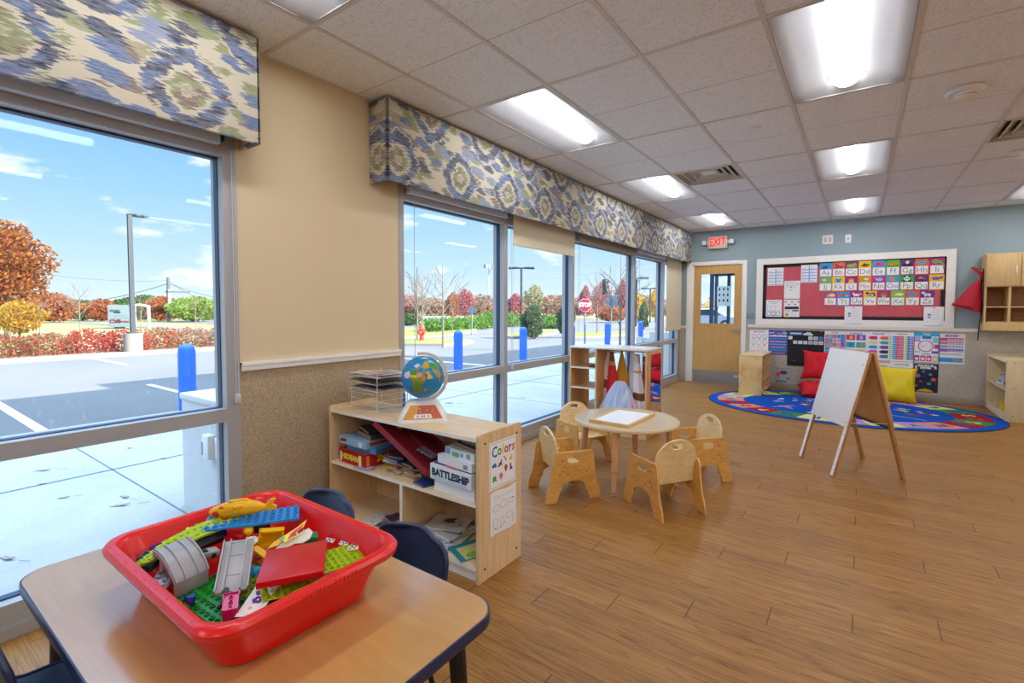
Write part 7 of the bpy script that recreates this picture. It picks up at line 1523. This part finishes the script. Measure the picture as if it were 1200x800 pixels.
# ---- view through the long window
def island(name, pix, h=.06, m_=GRS, z=-.0):
    pts = [atZ(u, v, -.03) for u, v in pix]; b = MB(); loop = [(p_.x, p_.y) for p_ in pts]; b.outline([loop], -.06, h-.01, KERB); cx_ = sum(p_[0] for p_ in loop)/len(loop); cy_ = sum(p_[1] for p_ in loop)/len(loop)
    b.outline([[(cx_+(x-cx_)*.95, cy_+(y-cy_)*.95) for x, y in loop]], 0, h, m_); return struct(b, name)
island('grass_island', [(440, 401), (500, 398.5), (546, 399.5), (555, 401.5), (545, 404), (520, 405.5), (440, 404.5)]); island('grass_verge', [(430, 388), (540, 384), (559, 386), (556, 389), (520, 394), (470, 397), (430, 399)])
island('grass_island', [(590, 393), (640, 388), (656, 388.5), (650, 392), (600, 397)]); island('grass_island', [(668, 391), (735, 390), (742, 392), (700, 395.5), (670, 396)])
b = MB(); cpts = [atZ(u, v, -.03) for u, v in ((674, 401), (745, 400), (745, 404.5), (674, 404.5))]; b.add([(p_.x, p_.y, -.024) for p_ in cpts], [(0, 1, 2, 3)], m_grass('gravel_bed', '#9a958c', '#c2bcae')); struct(b, 'gravel_bed')
bgr = 'distant bare tree line'
rng = random.Random(77)
for k in range(30):
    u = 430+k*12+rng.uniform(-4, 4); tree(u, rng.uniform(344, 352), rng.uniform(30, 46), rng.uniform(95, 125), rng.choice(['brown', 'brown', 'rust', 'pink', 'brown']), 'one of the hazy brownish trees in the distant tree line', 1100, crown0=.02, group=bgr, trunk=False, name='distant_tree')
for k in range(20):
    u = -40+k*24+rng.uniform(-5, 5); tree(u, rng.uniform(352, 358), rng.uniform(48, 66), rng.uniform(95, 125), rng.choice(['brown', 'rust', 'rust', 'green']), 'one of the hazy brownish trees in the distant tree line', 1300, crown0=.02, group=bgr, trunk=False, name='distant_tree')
for a in ((531, 342, 17, 60, 'rust', 'rust-red tree outside the first pane, right of the thin bare trees', .1), (545, 338, 26, 66, 'pink', 'pinkish-red rounded tree behind the round sign', .2), (480, 368, 26, 40, 'green', 'green shrub tree at the left edge of the first pane', .0), (604, 343, 20, 60, 'pink', 'pinkish tree at the left edge of the blind pane', .3), (686, 334, 22, 62, 'pink', 'pointed pinkish-red tree above the stop sign', .6), (706, 328, 26, 74, 'pink', 'pale pink tree behind the black signal box', .2), (731, 326, 24, 66, 'pink', 'pale red tree behind the tall bare tree', .3), (716, 358, 40, 50, 'rust', 'low rust shrub mass behind the round grey sign', .0), (748, 343, 13, 52, 'yellow', 'round bright yellow tree at the left of the last clear pane', .0), (768, 338, 18, 58, 'yellow', 'bright yellow tree at the right of the last clear pane', .2)):
    tree(*a[:6], 2200, cone=a[6], crown0=.10, size=.13)
tree(626, 332, 30, 38, 'airy', 'tall airy pine behind the round evergreen', 900, cone=.35, crown0=.3, size=.10); tree(624.5, 357, 28, 22, 'pine', 'round blue-green evergreen bush outside the blind pane', 2600, cone=.15, crown0=.03, size=.07); tree(664, 353, 24, 23, 'pine', 'round evergreen bush cut by the frame left of the stop sign', 2200, cone=.2, crown0=.03, size=.07)
tree(754.5, 352, 15, 34, 'green', 'dark green cone evergreen between two yellow trees', 1200, cone=.5, crown0=.03, size=.08); tree(773, 354, 12, 34, 'green', 'dark evergreen at the right edge of the last clear pane', 900, cone=.4, crown0=.03, size=.08)
for u, vt, di, l in ((489, 312, 20, 'thin bare tree outside the first pane, leftmost of three'), (495, 318, 24, 'thin bare tree outside the first pane, middle of three'), (519, 308, 17, 'tall thin bare tree on the grass island near the red hydrant'), (530, 352, 26, 'short bare sapling below the rust-red tree'), (727, 298, 15.2, 'tall bare tree between the round grey sign and the window frame'), (700, 330, 26, 'thin bare tree right of the stop sign'), (568, 345, 40, 'small bare tree beside the lattice tower')): bare_tree(u, vt, di, l)
def hedgerow(name, lab, p0, p1, w_, h_, n, kind, seed):
    rng = random.Random(seed); c0_ = (p0+p1)/2; root = thing(name, lab, 'hedge', (c0_.x, c0_.y, 0)); b = MB(); L = (p1-p0).length; k = max(2, int(L/(w_*1.0)))
    for i in range(k): q_ = p0.lerp(p1, (i+.5)/k)-c0_; leaves(b, (q_.x, q_.y, h_*.42), (w_*.8, w_*.8, h_*.62), n//k, .085, LM[kind], rng, .3)
    b.build('foliage', root); return root
hedgerow('clipped_hedge', 'low bright green hedge beyond the grass, outside the first pane', fp(499, 385, 27), fp(562, 380, 33), 1.0, .78, 4200, 'box', 5); hedgerow('clipped_hedge', 'low bright green hedge right of the round sign, running behind the frame', fp(563, 380, 34), fp(606, 380, 38), 1.1, 1.1, 2600, 'box', 6); hedgerow('clipped_hedge', 'low green hedge between the two evergreen bushes', fp(636, 380, 34), fp(662, 380, 34), 1.1, .9, 1600, 'box', 8)
# hydrant
p = atZ(494.5, 400.5, 0); root = thing('fire_hydrant', 'small red fire hydrant on the grass island', 'fire hydrant', (p.x, p.y, .04)); rh = plain('hydrant_red', '#d8432e', .5)
b = MB(); b.lathe([(.15, 0), (.15, .04), (.10, .05), (.10, .45), (.13, .46), (.13, .5), (.10, .52), (.08, .62), (.03, .66), (.03, .70), (1e-6, .70)], rh, 16); b.cyl((-.18, 0, .36), (.18, 0, .36), .05, rh); b.cyl((0, -.17, .33), (0, 0, .33), .065, rh); b.build('hydrant_body', root); b = MB(); b.cyl((-.2, 0, .36), (-.18, 0, .36), .06, rh); b.cyl((.18, 0, .36), (.2, 0, .36), .06, rh); b.build('cap', root)
# signs
def sign(name, u, vc, vb, dist, rad, lab, kind, col):
    p_ = fp(u, 362, dist); zc = fp(u, vc, dist).z; root = thing(name, lab, 'road sign', (p_.x, p_.y, 0)); d = Vector((-p_.x, -p_.y, 0)).normalized(); M = frame((0, 0, zc), Vector((0, 0, 1)).cross(d), (0, 0, 1))
    b = MB(); b.cyl((0, 0, -.05), (0, 0, zc+rad*.6), .03, plain('sign_post_steel', '#6f7b80', .5), n=8); b.build('post', root); b = MB(M)
    if kind == 'stop':
        oc = lambda r: [(r*cos(pi/8+k*pi/4), r*sin(pi/8+k*pi/4)) for k in range(8)]
        b.outline([oc(rad)], .031, .036, P('#e9e9ea')); b.outline([oc(rad*.93)], .036, .039, P('#c8283a')); b.text('STOP', rad*.82, P('#f4f4f4'), TR(0, 0, .0405), bold=.012, sx=.86)
    else: b.outline([oval(0, 0, rad, rad, 20)], .031, .036, P(col)); b.outline([[(-.03, -rad*.7), (.03, -rad*.7), (.03, rad*.7), (-.03, rad*.7)]], .036, .038, P('#55606c'))
    b.build('sign_face', root)
sign('stop_sign', 685.6, 357.3, 405, 17.5, .245, 'red octagonal STOP sign outside the third pane', 'stop', ''); sign('round_sign', 553, 363, 388, 25, .19, 'round blue-grey road sign outside the first pane', 'r', '#3f5a72'); sign('round_sign', 716.5, 353, 378, 24, .30, 'round pale grey road sign left of the tall bare tree', 'r', '#6f7a86')
d_ = 24; p0 = fp(706.5, 327, d_); p1 = fp(711.5, 345, d_); pc_ = (p0+p1)/2; root = thing('traffic_signal', 'black signal box seen from behind above the far road', 'traffic signal', (pc_.x, pc_.y, p1.z)); hz = p0.z-p1.z
b = MB(); b.box((-.10, -.10, 0), (.10, .10, hz), plain('signal_black', '#2a3236', .6), bev=.02); b.build('signal_body', root); b = MB(); b.cyl((0, 0, hz), (0, 0, hz+.12), .02, dk, n=6); [b.cyl((.10, 0, hz*k), (.16, 0, hz*k-.02), .08, dk, n=10, caps=False) for k in (.2, .5, .8)]; b.build('visor', root)
b = MB(); w0, w1 = fp(640, 322, 24), fp(790, 326, 24); b.tube(sag(w0, w1, .1), .012, P('#b9c6d2'), n=4); tag(b.build('span_wire'), 'thin span wire carrying the black signal box', 'wire')
def lamp2(u, vt, dist, lab, dbl=True):
    p_ = fp(u, 362, dist); zt_ = fp(u, vt, dist).z; root = thing('lamp_post', lab, 'lamp post', (p_.x, p_.y, 0)); b = MB(); b.cyl((0, 0, -.05), (0, 0, zt_), .08, dk, n=8); b.build('post', root); r_ = Vector((cos(YAW), sin(YAW), 0)); b = MB()
    for s in ((-1, 1) if dbl else (1,)): b.tube([(0, 0, zt_), tuple(r_*s*.4+Vector((0, 0, zt_+.02))), tuple(r_*s*.95+Vector((0, 0, zt_)))], [.05, .09, .10], dk, n=8)
    b.build('lamp_head', root)
lamp2(611, 314, 36, 'double-headed dark lamp post outside the blind pane'); lamp2(745.5, 326, 40, 'lamp post at the left edge of the last clear pane', False); lamp2(762, 338, 52, 'small distant lamp post between the yellow trees')
# lattice tower
p = fp(577, 362, 110); zt_ = fp(577, 310, 110).z; root = thing('lattice_tower', 'grey lattice mast on the horizon outside the first pane', 'tower', (p.x, p.y, 0)); b = MB(); tm = P('#9aa8bc', .7)
for s in range(3):
    a = s*2.094; b.tube([(1.1*cos(a), 1.1*sin(a), 0), (.8*cos(a), .8*sin(a), zt_)], .10, tm, n=4)
for k in range(14):
    for s in range(3): a, a2 = s*2.094, (s+1)*2.094; r0 = 1.1-.3*k/14; b.tube([(r0*cos(a), r0*sin(a), zt_*k/14), (r0*cos(a2), r0*sin(a2), zt_*(k+1)/14)], .05, tm, n=4)
b.build('mast', root); b = MB(); [b.box((cos(a)*1.6-.35, sin(a)*1.6-.35, zt_*.93), (cos(a)*1.6+.35, sin(a)*1.6+.35, zt_), P('#7d8ca4', .7)) for a in (0, 2.1, 4.2)]; b.build('antennas', root)
# far fence / low wall
b = MB(); q0, q1 = fp(696, 374, 70), fp(742, 373, 75)
for k in range(12): c_ = q0.lerp(q1, k/11); b.box((c_.x-.08, c_.y-.08, -.05), (c_.x+.08, c_.y+.08, 1.0), P('#efeae0'))
dv = (q1-q0); M = frame((q0.x, q0.y, 0), (dv.x, dv.y, 0), (0, 0, 1)); [b.box((0, z, -.03), (dv.length, z+.12, .03), P('#efeae0'), M) for z in (.35, .8)]; tag(b.build('rail_fence'), 'white rail fence far off behind the round grey sign', 'fence')
# car and yellow tree beyond the exit door
cp = fp(825, 376, 36); root = thing('parked_car', 'silver car parked outside, seen through the exit door window', 'car', (cp.x, cp.y, -.05), radians(8)); cb = plain('car_silver_paint', '#aebbc6', .25, .6, .5)
b = MB(); M = frame((0,0,0), (1,0,0), (0,0,1)); b.outline([[(-2.2, .35), (-2.2, .75), (-1.5, .95), (-.9, 1.42), (.7, 1.45), (1.4, 1.0), (2.15, .88), (2.25, .4)]], -.85, .85, cb, M, bev=.06); b.build('body', root); b = MB(); b.outline([[(-1.3, .98), (-.85, 1.36), (.62, 1.38), (1.15, 1.0)]], -.87, .87, plain('car_glass', '#22303a', .1), M); b.build('windows', root)
for sx in (-1.4, 1.4):
    for sy in (-.8, .8): b = MB(); b.cyl((sx, sy-.1, .34), (sx, sy+.1, .34), .34, M_BLACK, n=20); b.cyl((sx, sy-.11, .34), (sx, sy+.11, .34), .2, M_CHROME, n=14); b.build('wheel', root)
tree(833, 347, 16, 42, 'yellow', 'yellow-orange tree seen through the exit door window', 900, crown0=.15); tree(822, 352, 14, 60, 'brown', 'brown tree at the left inside the exit door window', 500, crown0=.1)
# fallen leaves on the sidewalk
lf_ = plain('dry_leaf', '#8e8480', .9)
for i, (u, v, s_, l) in enumerate(((141, 592, .10, 'dry brown leaf on the sidewalk, nearest to the tub'), (146, 582, .09, 'dry brown leaf on the sidewalk just above the nearest one'), (75, 583, .06, 'small curled leaf on the sidewalk left of the nearest leaves'), (192, 537, .06, 'small pinkish leaf by the sidewalk joint near the pier'), (152, 525, .05, 'tiny pale leaf near the middle joint of the sidewalk'), (49, 567, .05, 'tiny reddish leaf beside the left joint of the sidewalk'), (50, 551, .10, 'flattened pale leaf mark on the left of the sidewalk'), (8, 654, .10, 'dry leaf on the sidewalk at the left edge of the photo'), (526, 472, .12, 'brown leaf cluster on the sidewalk right of the globe'), (613, 466, .08, 'small leaf on the sidewalk behind the end of the game shelf'))):
    p_ = atZ(u, v, -.004); b = MB(); r = random.Random(i); pts = [(s_*.7*cos(k*.7)*(1 if k % 2 else .7), s_*.16*sin(k*.7)*(1 if k % 2 else .6)) for k in range(9)]; b.outline([pts], 0, .003, lf_, EU(8, -6, 0)); b.tube([(s_, 0, .003), (s_*1.7, s_*.1, .006)], .0015, lf_, n=4)
    tag(b.build('fallen_leaf', loc=(p_.x, p_.y, -.002), rot=(0, 0, r.uniform(0, 1))), l, 'leaf', 'fallen leaves on the sidewalk')
# ================================================================== light, sky, camera
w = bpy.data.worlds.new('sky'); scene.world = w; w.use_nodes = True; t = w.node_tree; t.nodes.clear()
class WN(N):
    def __init__(s): s.t = t; s.n = t.nodes; s.out = s.n.new('ShaderNodeOutputWorld')
k = WN(); d = k.new('ShaderNodeTexCoord').outputs['Generated']; X, Y, Z = k.sep(d)
base = k.ramp(k.math('MAXIMUM', Z, 0.), [(0., (.55, .64, .69)), (.08, (.40, .55, .68)), (.20, (.25, .45, .67)), (.36, (.14, .33, .63)), (.55, (.28, .46, .72)), (1., (.42, .57, .78))])
den = k.math('ADD', Z, .12); cl = k.noise(k.comb(k.math('MULTIPLY', X, 3.2), k.math('MULTIPLY', Y, 3.2), k.math('MULTIPLY', Z, 9.)), 2.1, 5., .55)
cm = k.new('ShaderNodeMapRange', {0: cl, 1: .57, 2: .68, 3: 0., 4: 1.}).outputs[0]
col = k.mix(cm, base, (.75, .76, .78, 1))
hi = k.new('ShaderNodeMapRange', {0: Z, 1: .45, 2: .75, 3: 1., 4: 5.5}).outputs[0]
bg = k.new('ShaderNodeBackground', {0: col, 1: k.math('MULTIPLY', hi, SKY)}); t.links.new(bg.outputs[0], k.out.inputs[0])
sun = bpy.data.lights.new('sun', 'SUN'); sun.energy = SUN; sun.angle = radians(.6); sun.color = (1., .90, .75)
so = bpy.data.objects.new('sun', sun); COL.objects.link(so); tr = Vector((-.94, -.34, -.60)); so.rotation_euler = tr.to_track_quat('-Z', 'Y').to_euler()
for y0, y1 in ((-2.6, 1.262), (2.385, 9.05)):     # sampling portals at the window openings
    a = bpy.data.lights.new('portal', 'AREA'); a.shape = 'RECTANGLE'; a.size = y1-y0; a.size_y = 2.1; a.cycles.is_portal = True
    o = bpy.data.objects.new('window_portal', a); COL.objects.link(o); o.matrix_world = frame((XW-.16, (y0+y1)/2, 1.1), (0, 1, 0), (0, 0, 1)) @ Matrix.Identity(4)
    # area lights shine along local -Z: make it face the room
    o.matrix_world = frame((XW-.16, (y0+y1)/2, 1.1), (0, -1, 0), (0, 0, 1))
cam = bpy.data.cameras.new('camera'); cam.sensor_width = 36; cam.lens = 36*FPX/1200; cam.shift_y = (CYP-400)/1200; cam.clip_start = .05; cam.clip_end = 800
co = bpy.data.objects.new('camera', cam); COL.objects.link(co); Mx = Matrix((_r2, _u2, -_fw)).transposed().to_4x4(); Mx.translation = CAM; co.matrix_world = Mx; scene.camera = co
vs = scene.view_settings; scene.display_settings.display_device = 'sRGB'; vs.view_transform = 'Standard'; vs.look = 'None'; vs.exposure = EXPO; vs.gamma = 1.; vs.use_curve_mapping = False
cy = scene.cycles; cy.use_denoising = True; cy.denoiser = 'OPENIMAGEDENOISE'; cy.max_bounces = 10; cy.diffuse_bounces = 6; cy.glossy_bounces = 5; cy.transparent_max_bounces = 16; cy.sample_clamp_indirect = 6.; cy.caustics_reflective = False; cy.caustics_refractive = False
